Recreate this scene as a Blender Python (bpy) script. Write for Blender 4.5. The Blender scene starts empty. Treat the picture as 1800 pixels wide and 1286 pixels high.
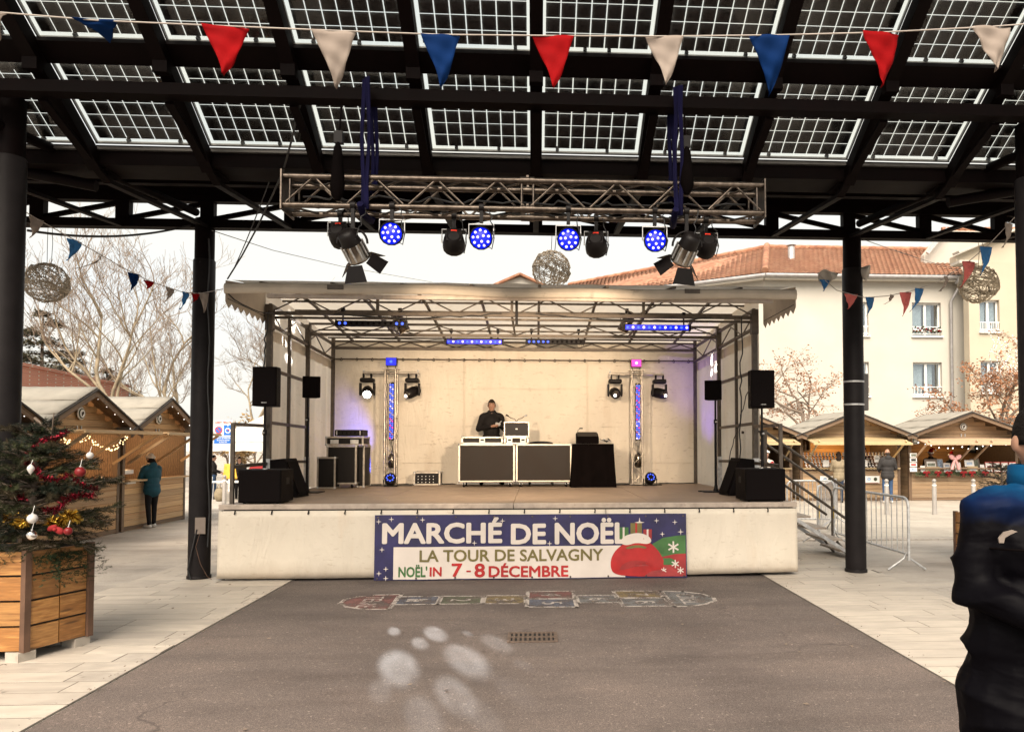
import bpy, bmesh, math, random
import numpy as np
from math import sin, cos, tan, pi, atan2, sqrt, radians as R
from mathutils import Vector as V, Matrix, Euler, noise as mnoise

rnd = random.Random(11)
scene = bpy.context.scene
COL = scene.collection

# ------------------------------------------------------------------ camera
CAMZ, PITCH, YAW, FPX, CX, CY = 1.7, R(2.0), R(-3.2), 1300.0, 1014.0, 736.0
cd = bpy.data.cameras.new('camera')
cam = bpy.data.objects.new('camera', cd)
COL.objects.link(cam)
cam.location = (0, 0, CAMZ)
cam.rotation_euler = (R(90) + PITCH, 0, YAW)
cd.sensor_width = 36.0
cd.lens = FPX / 1800 * 36
cd.shift_x = -114 / 1800
cd.shift_y = 93 / 1800
cd.clip_start = 0.05
cd.clip_end = 2000
scene.camera = cam

# ------------------------------------------------------------------ world, sun, exposure
SUN_EL, SUN_AZ = R(47), R(-14)          # the bright part of the overcast sky is behind the camera
w = bpy.data.worlds.new('World')
scene.world = w
w.use_nodes = True
nt = w.node_tree
nt.nodes.clear()
sky = nt.nodes.new('ShaderNodeTexSky')
sky.sky_type = 'NISHITA'
sky.sun_disc = False
sky.sun_elevation = SUN_EL
sky.sun_rotation = R(180) - SUN_AZ
sky.air_density, sky.dust_density, sky.ozone_density = 1.0, 3.0, 1.0
hs = nt.nodes.new('ShaderNodeHueSaturation')
hs.inputs['Saturation'].default_value = 0.12
tc = nt.nodes.new('ShaderNodeTexCoord')
mp = nt.nodes.new('ShaderNodeMapping')
mp.inputs['Scale'].default_value = (1.5, 1.5, 4)
nz = nt.nodes.new('ShaderNodeTexNoise')
nz.inputs['Scale'].default_value = 2.2
nz.inputs['Detail'].default_value = 5
rp = nt.nodes.new('ShaderNodeValToRGB')
rp.color_ramp.elements[0].position = .36
rp.color_ramp.elements[0].color = (2.38, 2.44, 2.40, 1)
rp.color_ramp.elements[1].position = .62
rp.color_ramp.elements[1].color = (2.72, 2.62, 2.34, 1)
mx = nt.nodes.new('ShaderNodeMix')
mx.data_type = 'RGBA'
mx.inputs[0].default_value = .92          # a closed cloud layer over the clear-sky model
bg = nt.nodes.new('ShaderNodeBackground')
bg.inputs['Strength'].default_value = 0.068
out = nt.nodes.new('ShaderNodeOutputWorld')
L = nt.links.new
L(sky.outputs[0], hs.inputs['Color'])
L(tc.outputs['Generated'], mp.inputs[0]); L(mp.outputs[0], nz.inputs['Vector']); L(nz.outputs[0], rp.inputs[0])
L(hs.outputs[0], mx.inputs[6]); L(rp.outputs[0], mx.inputs[7])
L(mx.outputs[2], bg.inputs[0]); L(bg.outputs[0], out.inputs[0])

sd = bpy.data.lights.new('sun', 'SUN')
sun = bpy.data.objects.new('sun', sd)
COL.objects.link(sun)
sd.energy = 1.55
sd.angle = R(50)
sd.color = (1, .87, .72)
_d = V((sin(SUN_AZ) * cos(SUN_EL), -cos(SUN_AZ) * cos(SUN_EL), sin(SUN_EL)))   # towards the sun
sun.rotation_euler = _d.to_track_quat('Z', 'Y').to_euler()
sun.location = (0, -5, 30)

vs = scene.view_settings
vs.view_transform = 'Standard'
vs.look = 'None'
vs.exposure = 2.5
vs.gamma = 1
vs.use_curve_mapping = False
cy = scene.cycles
cy.use_denoising = True
cy.max_bounces = 8
cy.diffuse_bounces = 3
cy.glossy_bounces = 3
cy.transmission_bounces = 4
cy.transparent_max_bounces = 12
cy.caustics_reflective = cy.caustics_refractive = False
cy.sample_clamp_indirect = 4
cy.use_adaptive_sampling = True
cy.adaptive_threshold = .015

# ------------------------------------------------------------------ pixel -> world
_f = V((-sin(YAW) * cos(PITCH), cos(YAW) * cos(PITCH), sin(PITCH)))
_r = V((cos(YAW), sin(YAW), 0))
_u = _r.cross(_f)
def ray(px, py): return _f + _r * ((px - CX) / FPX) + _u * ((CY - py) / FPX)
def P(px, py, Y):
    d = ray(px, py); return V((0, 0, CAMZ)) + d * (Y / d.y)
def G(px, py, z=0.0):
    d = ray(px, py); return V((0, 0, CAMZ)) + d * ((z - CAMZ) / d.z)

# ------------------------------------------------------------------ mesh builder
def frame(d):
    d = V(d).normalized()
    a = V((0, 0, 1)) if abs(d.z) < .95 else V((0, 1, 0))
    x = a.cross(d).normalized()
    return x, d.cross(x), d
class MB:
    def __init__(s): s.v = []; s.f = []; s.m = []; s.s = []
    def add(s, vs, fs, mi=0, sm=False):
        n = len(s.v)
        s.v.extend([tuple(q) for q in vs])
        for f in fs:
            s.f.append([n + i for i in f]); s.m.append(mi); s.s.append(sm)
        return s
    def box(s, c, d, rot=None, mi=0):
        hx, hy, hz = d[0] / 2, d[1] / 2, d[2] / 2
        vs = [V((x, y, z)) for x in (-hx, hx) for y in (-hy, hy) for z in (-hz, hz)]
        if rot is not None:
            m = rot if isinstance(rot, Matrix) else Euler(rot).to_matrix()
            vs = [m @ q for q in vs]
        c = V(c)
        return s.add([q + c for q in vs], [(0, 1, 3, 2), (4, 6, 7, 5), (0, 4, 5, 1), (2, 3, 7, 6), (0, 2, 6, 4), (1, 5, 7, 3)], mi)
    def bb(s, x0, x1, y0, y1, z0, z1, mi=0):
        return s.box(((x0 + x1) / 2, (y0 + y1) / 2, (z0 + z1) / 2), (abs(x1 - x0), abs(y1 - y0), abs(z1 - z0)), None, mi)
    def bar(s, a, b, w, h, mi=0, up=(0, 0, 1)):
        a, b = V(a), V(b); d = (b - a)
        y = d.normalized(); x = y.cross(V(up))
        if x.length < 1e-4: x = V((1, 0, 0))
        x.normalize(); z = x.cross(y)
        m = Matrix((x, y, z)).transposed()
        return s.box((a + b) / 2, (w, d.length, h), m, mi)
    def cyl(s, a, b, r0, r1=None, n=10, mi=0, caps=True, sm=True):
        r1 = r0 if r1 is None else r1
        a, b = V(a), V(b); x, y, d = frame(b - a)
        vs = []
        for c, r in ((a, r0), (b, r1)):
            for i in range(n):
                t = 2 * pi * i / n; vs.append(c + x * (r * cos(t)) + y * (r * sin(t)))
        s.add(vs, [(i, (i + 1) % n, n + (i + 1) % n, n + i) for i in range(n)], mi, sm)
        if caps: s.add(vs, [tuple(range(n))[::-1], tuple(range(n, 2 * n))], mi)
        return s
    def tube(s, pts, r, n=6, mi=0, caps=True):
        pts = [V(p) for p in pts]; k = len(pts)
        rs = r if isinstance(r, (list, tuple)) else [r] * k
        vs = []; px = None
        for i, p in enumerate(pts):
            d = (pts[min(i + 1, k - 1)] - pts[max(i - 1, 0)])
            if d.length < 1e-9: d = V((0, 0, 1))
            d.normalize()
            if px is None: x, y, _ = frame(d)
            else:
                x = px - d * px.dot(d)
                if x.length < 1e-5: x, y, _ = frame(d)
                x.normalize(); y = d.cross(x)
            px = x
            for j in range(n):
                t = 2 * pi * j / n; vs.append(p + x * (rs[i] * cos(t)) + y * (rs[i] * sin(t)))
        fs = [(i * n + j, i * n + (j + 1) % n, (i + 1) * n + (j + 1) % n, (i + 1) * n + j) for i in range(k - 1) for j in range(n)]
        s.add(vs, fs, mi, True)
        if caps: s.add(vs, [tuple(range(n))[::-1], tuple(range((k - 1) * n, k * n))], mi)
        return s
    def ell(s, c, r, nu=12, nv=8, mi=0, rot=None, sm=True):
        c = V(c); r = (r, r, r) if not isinstance(r, (tuple, list)) else r
        m = Euler(rot).to_matrix() if rot is not None else None
        vs = [V((0, 0, r[2]))]
        for j in range(1, nv):
            t = pi * j / nv
            for i in range(nu):
                p = 2 * pi * i / nu; vs.append(V((r[0] * sin(t) * cos(p), r[1] * sin(t) * sin(p), r[2] * cos(t))))
        vs.append(V((0, 0, -r[2])))
        if m: vs = [m @ q for q in vs]
        fs = [(0, 1 + i, 1 + (i + 1) % nu) for i in range(nu)]
        for j in range(nv - 2):
            a = 1 + j * nu; fs += [(a + i, a + nu + i, a + nu + (i + 1) % nu, a + (i + 1) % nu) for i in range(nu)]
        a = 1 + (nv - 2) * nu; e = len(vs) - 1
        fs += [(e, a + (i + 1) % nu, a + i) for i in range(nu)]
        return s.add([q + c for q in vs], fs, mi, sm)
    def lathe(s, prof, c=(0, 0, 0), n=14, mi=0, rot=None, sm=True):
        c = V(c); m = rot if isinstance(rot, Matrix) else (Euler(rot).to_matrix() if rot is not None else None)
        vs = []
        for r, z in prof:
            for i in range(n):
                t = 2 * pi * i / n; q = V((r * cos(t), r * sin(t), z)); vs.append((m @ q if m else q) + c)
        k = len(prof)
        s.add(vs, [(j * n + i, j * n + (i + 1) % n, (j + 1) * n + (i + 1) % n, (j + 1) * n + i) for j in range(k - 1) for i in range(n)], mi, sm)
        return s.add(vs, [tuple(range(n))[::-1], tuple(range((k - 1) * n, k * n))], mi)
    def prism(s, poly, o, ex, ey, dz, mi=0):
        """polygon (2d list) in plane o + ex*u + ey*v, extruded by vector dz"""
        o, ex, ey, dz = V(o), V(ex), V(ey), V(dz); n = len(poly)
        vs = [o + ex * a + ey * b for a, b in poly]; vs += [q + dz for q in vs]
        return s.add(vs, [tuple(range(n))[::-1], tuple(range(n, 2 * n))] + [(i, (i + 1) % n, n + (i + 1) % n, n + i) for i in range(n)], mi)
    def grid(s, nx, ny, fn, mi=0, sm=True):
        vs = [fn(i / nx, j / ny) for j in range(ny + 1) for i in range(nx + 1)]
        return s.add(vs, [(j * (nx + 1) + i, j * (nx + 1) + i + 1, (j + 1) * (nx + 1) + i + 1, (j + 1) * (nx + 1) + i) for j in range(ny) for i in range(nx)], mi, sm)
    def mesh(s, name, mats):
        me = bpy.data.meshes.new(name)
        me.from_pydata(s.v, [], s.f)
        mats = mats if isinstance(mats, (list, tuple)) else [mats]
        for m in mats: me.materials.append(m)
        me.polygons.foreach_set('material_index', s.m)
        me.polygons.foreach_set('use_smooth', s.s)
        me.update()
        return me
    def build(s, name, mats, parent=None, world=False, bevel=0, kind=None, label=None):
        if world and parent is not None:
            m = wmat(parent).inverted()
            s.v = [tuple(m @ V(q)) for q in s.v]
        return obj(name, s.mesh(name, mats), parent, bevel=bevel, kind=kind, label=label)
def wmat(o):
    m = Matrix.LocRotScale(o.location, o.rotation_euler, o.scale)
    return wmat(o.parent) @ m if o.parent else m
def obj(name, data, parent=None, loc=None, rot=None, scale=None, bevel=0, kind=None, label=None):
    o = bpy.data.objects.new(name, data); COL.objects.link(o)
    if parent is not None: o.parent = parent
    if loc is not None: o.location = loc
    if rot is not None: o.rotation_euler = rot
    if scale is not None: o.scale = scale
    if bevel:
        b = o.modifiers.new('bevel', 'BEVEL'); b.width = bevel; b.segments = 2; b.limit_method = 'ANGLE'; b.angle_limit = R(40)
    if kind: o['kind'] = kind
    if label: o['label'] = label
    return o
def tag(o, label, cat, group=None, kind=None):
    o['label'] = label; o['category'] = cat
    if group: o['group'] = group
    if kind: o['kind'] = kind
    return o
def thing(name, label, cat, loc=(0, 0, 0), rz=0, group=None):
    o = obj(name, None, None, loc, (0, 0, rz)); o.empty_display_size = .1
    return tag(o, label, cat, group)
def one(mb, name, mats, label, cat, group=None, base=None, bevel=0):
    """a thing that is a single mesh; its origin is put at the base of its bounds"""
    a = np.array(mb.v); c = V(((a[:, 0].min() + a[:, 0].max()) / 2, (a[:, 1].min() + a[:, 1].max()) / 2, a[:, 2].min()))
    mb.v = [tuple(V(q) - c) for q in mb.v]
    return tag(obj(name, mb.mesh(name, mats), None, c, bevel=bevel), label, cat, group)
def dup(o, parent=None, loc=None, rz=None, label=None):
    c = o.copy(); COL.objects.link(c)
    if parent is not None: c.parent = parent
    if loc is not None: c.location = loc
    if rz is not None: c.rotation_euler = (0, 0, rz)
    if label: c['label'] = label
    for ch in list(o.children): dup(ch, c)
    return c
def light(name, kind, loc, energy, col=(1, 1, 1), to=None, parent=None, **kw):
    l = bpy.data.lights.new(name, kind); l.energy = energy; l.color = col
    for k, v_ in kw.items(): setattr(l, k, v_)
    o = bpy.data.objects.new(name, l); COL.objects.link(o); o.location = loc
    if to is not None: o.rotation_euler = (V(loc) - V(to)).to_track_quat('Z', 'Y').to_euler()
    return o
def sag(a, b, drop, n=16):
    a, b = V(a), V(b)
    return [a.lerp(b, i / n) - V((0, 0, 4 * drop * (i / n) * (1 - i / n))) for i in range(n + 1)]

# ------------------------------------------------------------------ materials
def newmat(name):
    m = bpy.data.materials.new(name); m.use_nodes = True
    t = m.node_tree; b = t.nodes['Principled BSDF']
    return m, t, b
def coords(t, scale=(1, 1, 1), rand=True):
    c = t.nodes.new('ShaderNodeTexCoord'); mp = t.nodes.new('ShaderNodeMapping'); mp.inputs['Scale'].default_value = scale
    t.links.new(c.outputs['Object'], mp.inputs[0])
    if rand:
        oi = t.nodes.new('ShaderNodeObjectInfo'); vm = t.nodes.new('ShaderNodeVectorMath'); vm.operation = 'SCALE'
        vm.inputs[0].default_value = (37, 53, 71); t.links.new(oi.outputs['Random'], vm.inputs['Scale'])
        t.links.new(vm.outputs[0], mp.inputs['Location'])
    return mp.outputs[0]
def noise_node(t, vec, scale, detail=4, rough=.55, dist=0):
    n = t.nodes.new('ShaderNodeTexNoise'); n.inputs['Scale'].default_value = scale; n.inputs['Detail'].default_value = detail
    n.inputs['Roughness'].default_value = rough; n.inputs['Distortion'].default_value = dist
    t.links.new(vec, n.inputs['Vector']); return n.outputs[0]
def ramp(t, fac, stops):
    r = t.nodes.new('ShaderNodeValToRGB'); e = r.color_ramp.elements
    while len(e) < len(stops): e.new(.5)
    for i, (p, c) in enumerate(stops):
        e[i].position = p; e[i].color = (c[0], c[1], c[2], 1)
    t.links.new(fac, r.inputs[0]); return r.outputs[0]
def mixc(t, a, b, fac, mode='MIX'):
    m = t.nodes.new('ShaderNodeMix'); m.data_type = 'RGBA'; m.blend_type = mode
    for s, x in ((m.inputs[0], fac), (m.inputs[6], a), (m.inputs[7], b)):
        if hasattr(x, 'links') or hasattr(x, 'is_output'): t.links.new(x, s)
        elif isinstance(x, (int, float)): s.default_value = x
        else: s.default_value = (*x[:3], 1)
    return m.outputs[2]
def bump(t, b, h, strength=.3, dist=.01):
    n = t.nodes.new('ShaderNodeBump'); n.inputs['Strength'].default_value = strength; n.inputs['Distance'].default_value = dist
    t.links.new(h, n.inputs['Height']); t.links.new(n.outputs[0], b.inputs['Normal'])
def k3(c, f): return tuple(x * f for x in c[:3])
def mat(name, col, rough=.6, metal=0, var=.18, scale=6, bmp=0, bscale=60, dirt=None, spec=.5):
    m, t, b = newmat(name)
    v = coords(t); n = noise_node(t, v, scale, 5)
    c = ramp(t, n, [(.3, k3(col, 1 - var)), (.7, k3(col, 1 + var))])
    if dirt:
        n2 = noise_node(t, v, dirt[1], 7, .65)
        f = ramp(t, n2, [(dirt[2], (0, 0, 0)), (dirt[2] + .16, (1, 1, 1))])
        c = mixc(t, c, dirt[0], f)
    t.links.new(c, b.inputs['Base Color'])
    rr = t.nodes.new('ShaderNodeMapRange'); rr.inputs[3].default_value = max(.02, rough - .08); rr.inputs[4].default_value = min(1, rough + .08)
    t.links.new(n, rr.inputs[0]); t.links.new(rr.outputs[0], b.inputs['Roughness'])
    b.inputs['Metallic'].default_value = metal
    b.inputs['Specular IOR Level'].default_value = spec
    if bmp: bump(t, b, noise_node(t, v, bscale, 4), bmp)
    return m
def emis(name, col, st):
    m, t, b = newmat(name)
    b.inputs['Base Color'].default_value = (*k3(col, .5), 1)
    b.inputs['Emission Color'].default_value = (*col, 1); b.inputs['Emission Strength'].default_value = st
    return m
def wood(name, ca, cb, scale=(2.2, 14, 14), knots=True, rough=.65, weather=None):
    """grain runs along local X of a unit board"""
    m, t, b = newmat(name)
    v = coords(t, scale)
    wv = t.nodes.new('ShaderNodeTexWave'); wv.wave_type = 'BANDS'; wv.bands_direction = 'Y'
    wv.inputs['Scale'].default_value = .55; wv.inputs['Distortion'].default_value = 5.5; wv.inputs['Detail'].default_value = 3; wv.inputs['Detail Scale'].default_value = 1.4
    t.links.new(v, wv.inputs['Vector'])
    c = ramp(t, wv.outputs[1], [(.1, ca), (.85, cb)])
    n = noise_node(t, v, 1.6, 5)
    c = mixc(t, c, ramp(t, n, [(.3, (.62, .6, .58)), (.7, (1.15, 1.12, 1.1))]), .8, 'MULTIPLY')
    oi = t.nodes.new('ShaderNodeObjectInfo')
    tint = ramp(t, oi.outputs['Random'], [(0, (.72, .72, .73)), (.5, (1, .98, .95)), (1, (1.2, 1.16, 1.1))])
    c = mixc(t, c, tint, 1, 'MULTIPLY')
    if weather:
        n3 = noise_node(t, v, .9, 6, .6)
        c = mixc(t, c, weather, ramp(t, n3, [(.42, (0, 0, 0)), (.75, (.8, .8, .8))]))
    if knots:
        vo = t.nodes.new('ShaderNodeTexVoronoi'); vo.inputs['Scale'].default_value = .35; t.links.new(v, vo.inputs['Vector'])
        c = mixc(t, c, k3(ca, .25), ramp(t, vo.outputs[0], [(.09, (.85, .85, .85)), (.2, (0, 0, 0))]))
    t.links.new(c, b.inputs['Base Color']); b.inputs['Roughness'].default_value = rough
    bump(t, b, wv.outputs[1], .15, .004)
    return m

M = {}
M['black'] = mat('black_steel_paint', (.0028, .0011, .0011), .6, var=.3, spec=.05)
M['column'] = mat('grey_column_paint', (.0135, .0115, .0118), .5, spec=.08, var=.2, dirt=((.20, .19, .18), 11, .70))
M['alu'] = mat('brushed_aluminium', (.115, .094, .078), .40, 1, .45, 20)
M['silver'] = mat('bright_aluminium_edge', (.42, .375, .32), .42, .9, .2, 20)
M['galv'] = mat('galvanised_steel', (.5, .5, .5), .5, .55, .25, 18)
M['frame'] = mat('stage_frame_steel', (.085, .068, .054), .5, .4, .3, 12)
M['dark'] = mat('black_plastic', (.0045, .003, .003), .5, var=.3, spec=.2)
M['cabinet'] = mat('speaker_black_coating', (.003, .0017, .0017), .62, var=.25, bmp=.2, bscale=300, spec=.08)
M['grille'] = mat('speaker_black_grille', (.004, .0025, .0025), .8, 0, .3, 500, spec=.08)
M['cable'] = mat('black_rubber_cable', (.012, .012, .013), .55)
M['white'] = mat('white_paint', (.78, .77, .74), .5, var=.08)
M['red'] = mat('red_cloth', (.17, .0025, .0035), .8, var=.15, spec=.04)
M['blue'] = mat('blue_cloth', (.0018, .014, .062), .8, var=.15, spec=.04)
M['flagwhite'] = mat('white_cloth', (.21, .175, .15), .8, var=.1, spec=.05)
M['pink'] = mat('faded_red_cloth', (.42, .09, .08), .8)
M['skyblue'] = mat('bright_blue_cloth', (.012, .10, .26), .8)
M['plywood'] = mat('worn_plywood_deck', (.27, .20, .145), .6, var=.14, scale=3, dirt=((.2, .15, .11), 5, .56), bmp=.1)
M['blacktarp'] = mat('black_table_cloth', (.003, .002, .002), .9, var=.3, spec=.03)
M['warmled'] = emis('warm_bulb', (1, .66, .3), .8)
M['whiteled'] = emis('white_bulb_and_glint', (1, .93, .85), .8)
M['blueled'] = emis('blue_led', (.05, .11, 1), .42)
M['blueglow'] = emis('blue_led_face', (.0, .010, .75), .28)
M['pinkled'] = emis('pink_white_led', (.75, .6, 1), .34)
M['redled'] = emis('red_display', (1, .05, .02), .2)
M['magled'] = emis('magenta_led', (.9, .05, .5), .22)
M['lens'] = emis('bright_lens', (1, .97, .9), 4)
M['paper'] = mat('white_paper', (.8, .8, .78), .6, var=.04)
M['chrome'] = mat('polished_metal', (.17, .145, .12), .22, 1, .15)
# ------------------------------------------------------------------ ground
def asphalt(name, base, speck):
    m, t, b = newmat(name)
    v = coords(t, rand=False)
    f = noise_node(t, v, 160, 3, .7)
    c = ramp(t, f, [(.36, k3(base, .55)), (.5, base), (.66, k3(base, 1.9))])
    vo = t.nodes.new('ShaderNodeTexVoronoi'); vo.inputs['Scale'].default_value = 75; t.links.new(v, vo.inputs['Vector'])
    sp = ramp(t, vo.outputs['Color'], [(.86, (0, 0, 0)), (.95, (.4, .4, .4))])
    c = mixc(t, c, speck, sp)
    big = noise_node(t, v, .55, 6, .6)
    c = mixc(t, c, ramp(t, big, [(.32, (.66, .65, .65)), (.5, (1, 1, 1)), (.68, (1.24, 1.22, 1.2))]), 1, 'MULTIPLY')
    mid = noise_node(t, v, 3.2, 5, .65)
    c = mixc(t, c, k3(base, .55), ramp(t, mid, [(.66, (0, 0, 0)), (.8, (.5, .5, .5))]))
    wv = noise_node(t, coords(t, (.35, 1.6, 1), False), 1.3, 6, .62)              # long rubbed streaks and repairs
    c = mixc(t, c, ramp(t, wv, [(.34, (.80, .78, .77)), (.5, (1, 1, 1)), (.68, (1.14, 1.12, 1.1))]), 1, 'MULTIPLY')
    cr = t.nodes.new('ShaderNodeTexVoronoi'); cr.feature = 'DISTANCE_TO_EDGE'; cr.inputs['Scale'].default_value = .42
    wp = t.nodes.new('ShaderNodeTexNoise'); wp.inputs['Scale'].default_value = 2.5; wp.inputs['Detail'].default_value = 6; t.links.new(v, wp.inputs['Vector'])
    vm = t.nodes.new('ShaderNodeVectorMath'); vm.operation = 'MULTIPLY_ADD'; vm.inputs[1].default_value = (.8, .8, .8); t.links.new(wp.outputs['Color'], vm.inputs[0]); t.links.new(v, vm.inputs[2]); t.links.new(vm.outputs[0], cr.inputs['Vector'])
    c = mixc(t, c, k3(base, .45), mixc(t, (0, 0, 0), ramp(t, cr.outputs[0], [(.0, (.8, .8, .8)), (.008, (0, 0, 0))]), ramp(t, big, [(.5, (0, 0, 0)), (.6, (1, 1, 1))])))
    t.links.new(c, b.inputs['Base Color']); b.inputs['Roughness'].default_value = .82
    bump(t, b, f, .5, .006)
    return m
M['asphalt'] = asphalt('court_asphalt', (.094, .075, .067), (.38, .32, .28))
M['road'] = asphalt('pale_worn_asphalt', (.33, .30, .265), (.6, .54, .48))
M['paving'] = mat('pale_limestone_slab', (.42, .378, .33), .6, var=.14, scale=2.5, dirt=((.34, .295, .25), 7, .6), bmp=.12, bscale=120)
_t = M['paving'].node_tree; _b = _t.nodes['Principled BSDF']; _l = _b.inputs['Base Color'].links[0].from_socket
_oi = _t.nodes.new('ShaderNodeObjectInfo'); _t.links.new(mixc(_t, _l, ramp(_t, _oi.outputs['Random'], [(0, (.84, .83, .82)), (.5, (1, .99, .97)), (1, (1.1, 1.09, 1.06))]), 1, 'MULTIPLY'), _b.inputs['Base Color'])
M['joint'] = mat('dark_joint_sand', (.09, .075, .06), .9)
g = MB(); g.add([(-300, -60, 0), (300, -60, 0), (300, 500, 0), (-300, 500, 0)], [(0, 1, 2, 3)])
o = g.build('ground', M['road']); o['kind'] = 'structure'
g = MB(); g.add([(-3.02, -3, .004), (2.97, -3, .004), (2.97, 14.6, .004), (-3.02, 14.6, .004)], [(0, 1, 2, 3)])
o = g.build('asphalt_court', M['asphalt']); o['kind'] = 'structure'
# two strips of long pale slabs laid along the column lines
slab = MB(); slab.box((0, 0, 0), (1, 1, 1)); slabme = slab.mesh('slab', M['paving'])
def strip(x0, x1, y0, y1):
    s = MB(); s.add([(x0, y0, .0122), (x1, y0, .0122), (x1, y1, .0122), (x0, y1, .0122)], [(0, 1, 2, 3)])
    s = s.build('paving', M['joint']); s['kind'] = 'structure'
    y = y0
    while y < y1 - .05:
        x = x0 - rnd.uniform(0, .5); h = .238
        while x < x1:
            l = rnd.choice((.6, .8, 1.0, 1.2)); a, b_ = max(x, x0), min(x + l, x1)
            if b_ - a > .05:
                zt = .014 + rnd.uniform(-.0007, .0007)
                obj('paving_slab', slabme, s, ((a + b_) / 2, y + h / 2, zt - .012), (0, 0, rnd.uniform(-.002, .002)), (b_ - a - .009, h - .011, .024))
            x += l
        y += h
strip(-5.0, -3.03, 2.2, 12.6)
strip(2.95, 4.56, 2.2, 12.9)
def pavemat():
    m, t, b = newmat('pale_street_paving')
    v = coords(t, rand=False)
    br = t.nodes.new('ShaderNodeTexBrick'); br.inputs['Scale'].default_value = 1
    br.inputs['Color1'].default_value = (.40, .365, .315, 1); br.inputs['Color2'].default_value = (.35, .32, .275, 1); br.inputs['Mortar'].default_value = (.24, .21, .18, 1)
    br.inputs['Mortar Size'].default_value = .008; br.inputs['Brick Width'].default_value = .9; br.inputs['Row Height'].default_value = .3
    t.links.new(v, br.inputs['Vector'])
    n = noise_node(t, v, .8, 6)
    c = mixc(t, br.outputs[0], ramp(t, n, [(.3, (.8, .79, .78)), (.7, (1.1, 1.1, 1.1))]), 1, 'MULTIPLY')
    t.links.new(c, b.inputs['Base Color']); b.inputs['Roughness'].default_value = .75
    return m
M['street'] = pavemat()
g = MB(); g.add([(5.2, 13.4, .004), (40, 12.2, .004), (40, 60, .004), (5.2, 60, .004)], [(0, 1, 2, 3)])
o = g.build('pavement', M['street']); o['kind'] = 'structure'
# channel of small setts along the edge of the street paving
g = MB()
for i in range(46):
    for j in range(2):
        g.box((4.65 + i * .13, 12.95 + j * .13, .012), (.12, .12, .02), (0, 0, rnd.uniform(-.05, .05)))
o = g.build('sett_channel', M['road']); o['kind'] = 'structure'

# ------------------------------------------------------------------ pavilion
DX, YB, YE, SL, ZE = 1.055, 6.45, 7.2, .645, 4.58
def zp(y): return ZE - SL * (y - YE)
pav = thing('pavilion', 'dark steel pavilion with a sloping roof of glass solar panels over the court', 'pavilion', (0, 6.5, 0))
ang = math.atan(SL); up = V((0, -cos(ang), sin(ang))); nrm = V((0, sin(ang), cos(ang)))
def glassmat():
    m, t, b = newmat('solar_panel_glass')
    tr = t.nodes.new('ShaderNodeBsdfTransparent'); tr.inputs[0].default_value = (.93, .96, .93, 1)
    gl = t.nodes.new('ShaderNodeBsdfGlossy'); gl.inputs['Roughness'].default_value = .08
    df = t.nodes.new('ShaderNodeBsdfTranslucent'); df.inputs[0].default_value = (.8, .82, .78, 1)
    a = t.nodes.new('ShaderNodeMixShader'); a.inputs[0].default_value = .04
    c = t.nodes.new('ShaderNodeMixShader'); c.inputs[0].default_value = .10
    t.links.new(tr.outputs[0], a.inputs[1]); t.links.new(gl.outputs[0], a.inputs[2])
    t.links.new(a.outputs[0], c.inputs[1]); t.links.new(df.outputs[0], c.inputs[2])
    t.links.new(c.outputs[0], t.nodes['Material Output'].inputs[0])
    return m
M['glass'] = glassmat()
M['cell'] = mat('solar_cell_silicon', (.004, .002, .002), .5, var=.6, scale=14, spec=.08)
M['pframe'] = mat('panel_frame', (.10, .095, .09), .5, .6)
PW, PL = .975, .83
pm = MB()                                              # aluminium edge frame of a panel, local x across, y up the slope
for a in (0, PL): pm.box((0, a, 0), (PW + .02, .012, .03))
for a in (-PW / 2, PW / 2): pm.box((a, PL / 2, 0), (.012, PL, .03))
pme = pm.mesh('solar_panel', M['pframe'])
gm = MB(); gm.add([(-PW / 2 + .007, .007, .006), (PW / 2 - .007, .007, .006), (PW / 2 - .007, PL - .007, .006), (-PW / 2 + .007, PL - .007, .006)], [(0, 1, 2, 3)]); gme = gm.mesh('glass', M['glass'])
CW = .129
cm1 = MB(); cm1.box((0, 0, 0), (CW - .0105, .128 - .0105, .004)); cme = cm1.mesh('solar_cell', M['cell'])
cellpos = [((i - 3) * CW, .036 + .064 + j * .126) for i in range(7) for j in range(6)]
call = MB()
rot = (-ang, 0, pi)                                    # local +y points up the slope (towards the camera)
rest = MB(); ncell = 0
kk = sorted(range(-7, 7), key=lambda k: abs(k + .5))
for j in range(5):
    yb = YE - .85 * j
    for k in kk:
        xc = (k + .5) * DX
        c = V((xc, yb, zp(yb)))
        p = obj('solar_panel', pme, pav, c - pav.location, None)
        ex, ey = V((1, 0, 0)), up
        p.rotation_euler = Matrix((V((1, 0, 0)), up, V((1, 0, 0)).cross(up))).transposed().to_euler()
        obj('glass', gme, p)
        nj = ncell + 42 <= 300 and j == 0
        for a, b_ in cellpos:
            if nj: obj('solar_cell', cme, p, (a, b_, -.012)); ncell += 1
            else:
                q = c + ex * a + up * b_ + ex.cross(up) * -.012
                rest.box(q, (CW - .0105, .1175, .004), Matrix((ex, up, ex.cross(up))).transposed())
cl_ = MB(); cl_.box((0, 0, 0), (.03, .03, .03)); cl_.box((0, .012, -.012), (.018, .03, .02)); clm = cl_.mesh('panel_clamp', M['black'])
jb_ = MB(); jb_.box((0, 0, 0), (.10, .07, .022)); jbm = jb_.mesh('junction_box', M['black'])
for p in [c for c in pav.children if c.name.startswith('solar_panel')]:
    for a in (rnd.uniform(-.35, -.05), rnd.uniform(.05, .38)): obj('panel_clamp', clm, p, (a, .012, -.022))
    if rnd.random() < .5: obj('junction_box', jbm, p, (rnd.choice((-1, 1)) * CW * 1.5, PL - .09, -.026))
rest.build('solar_cell', M['cell'], pav, True, kind='stuff')
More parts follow.
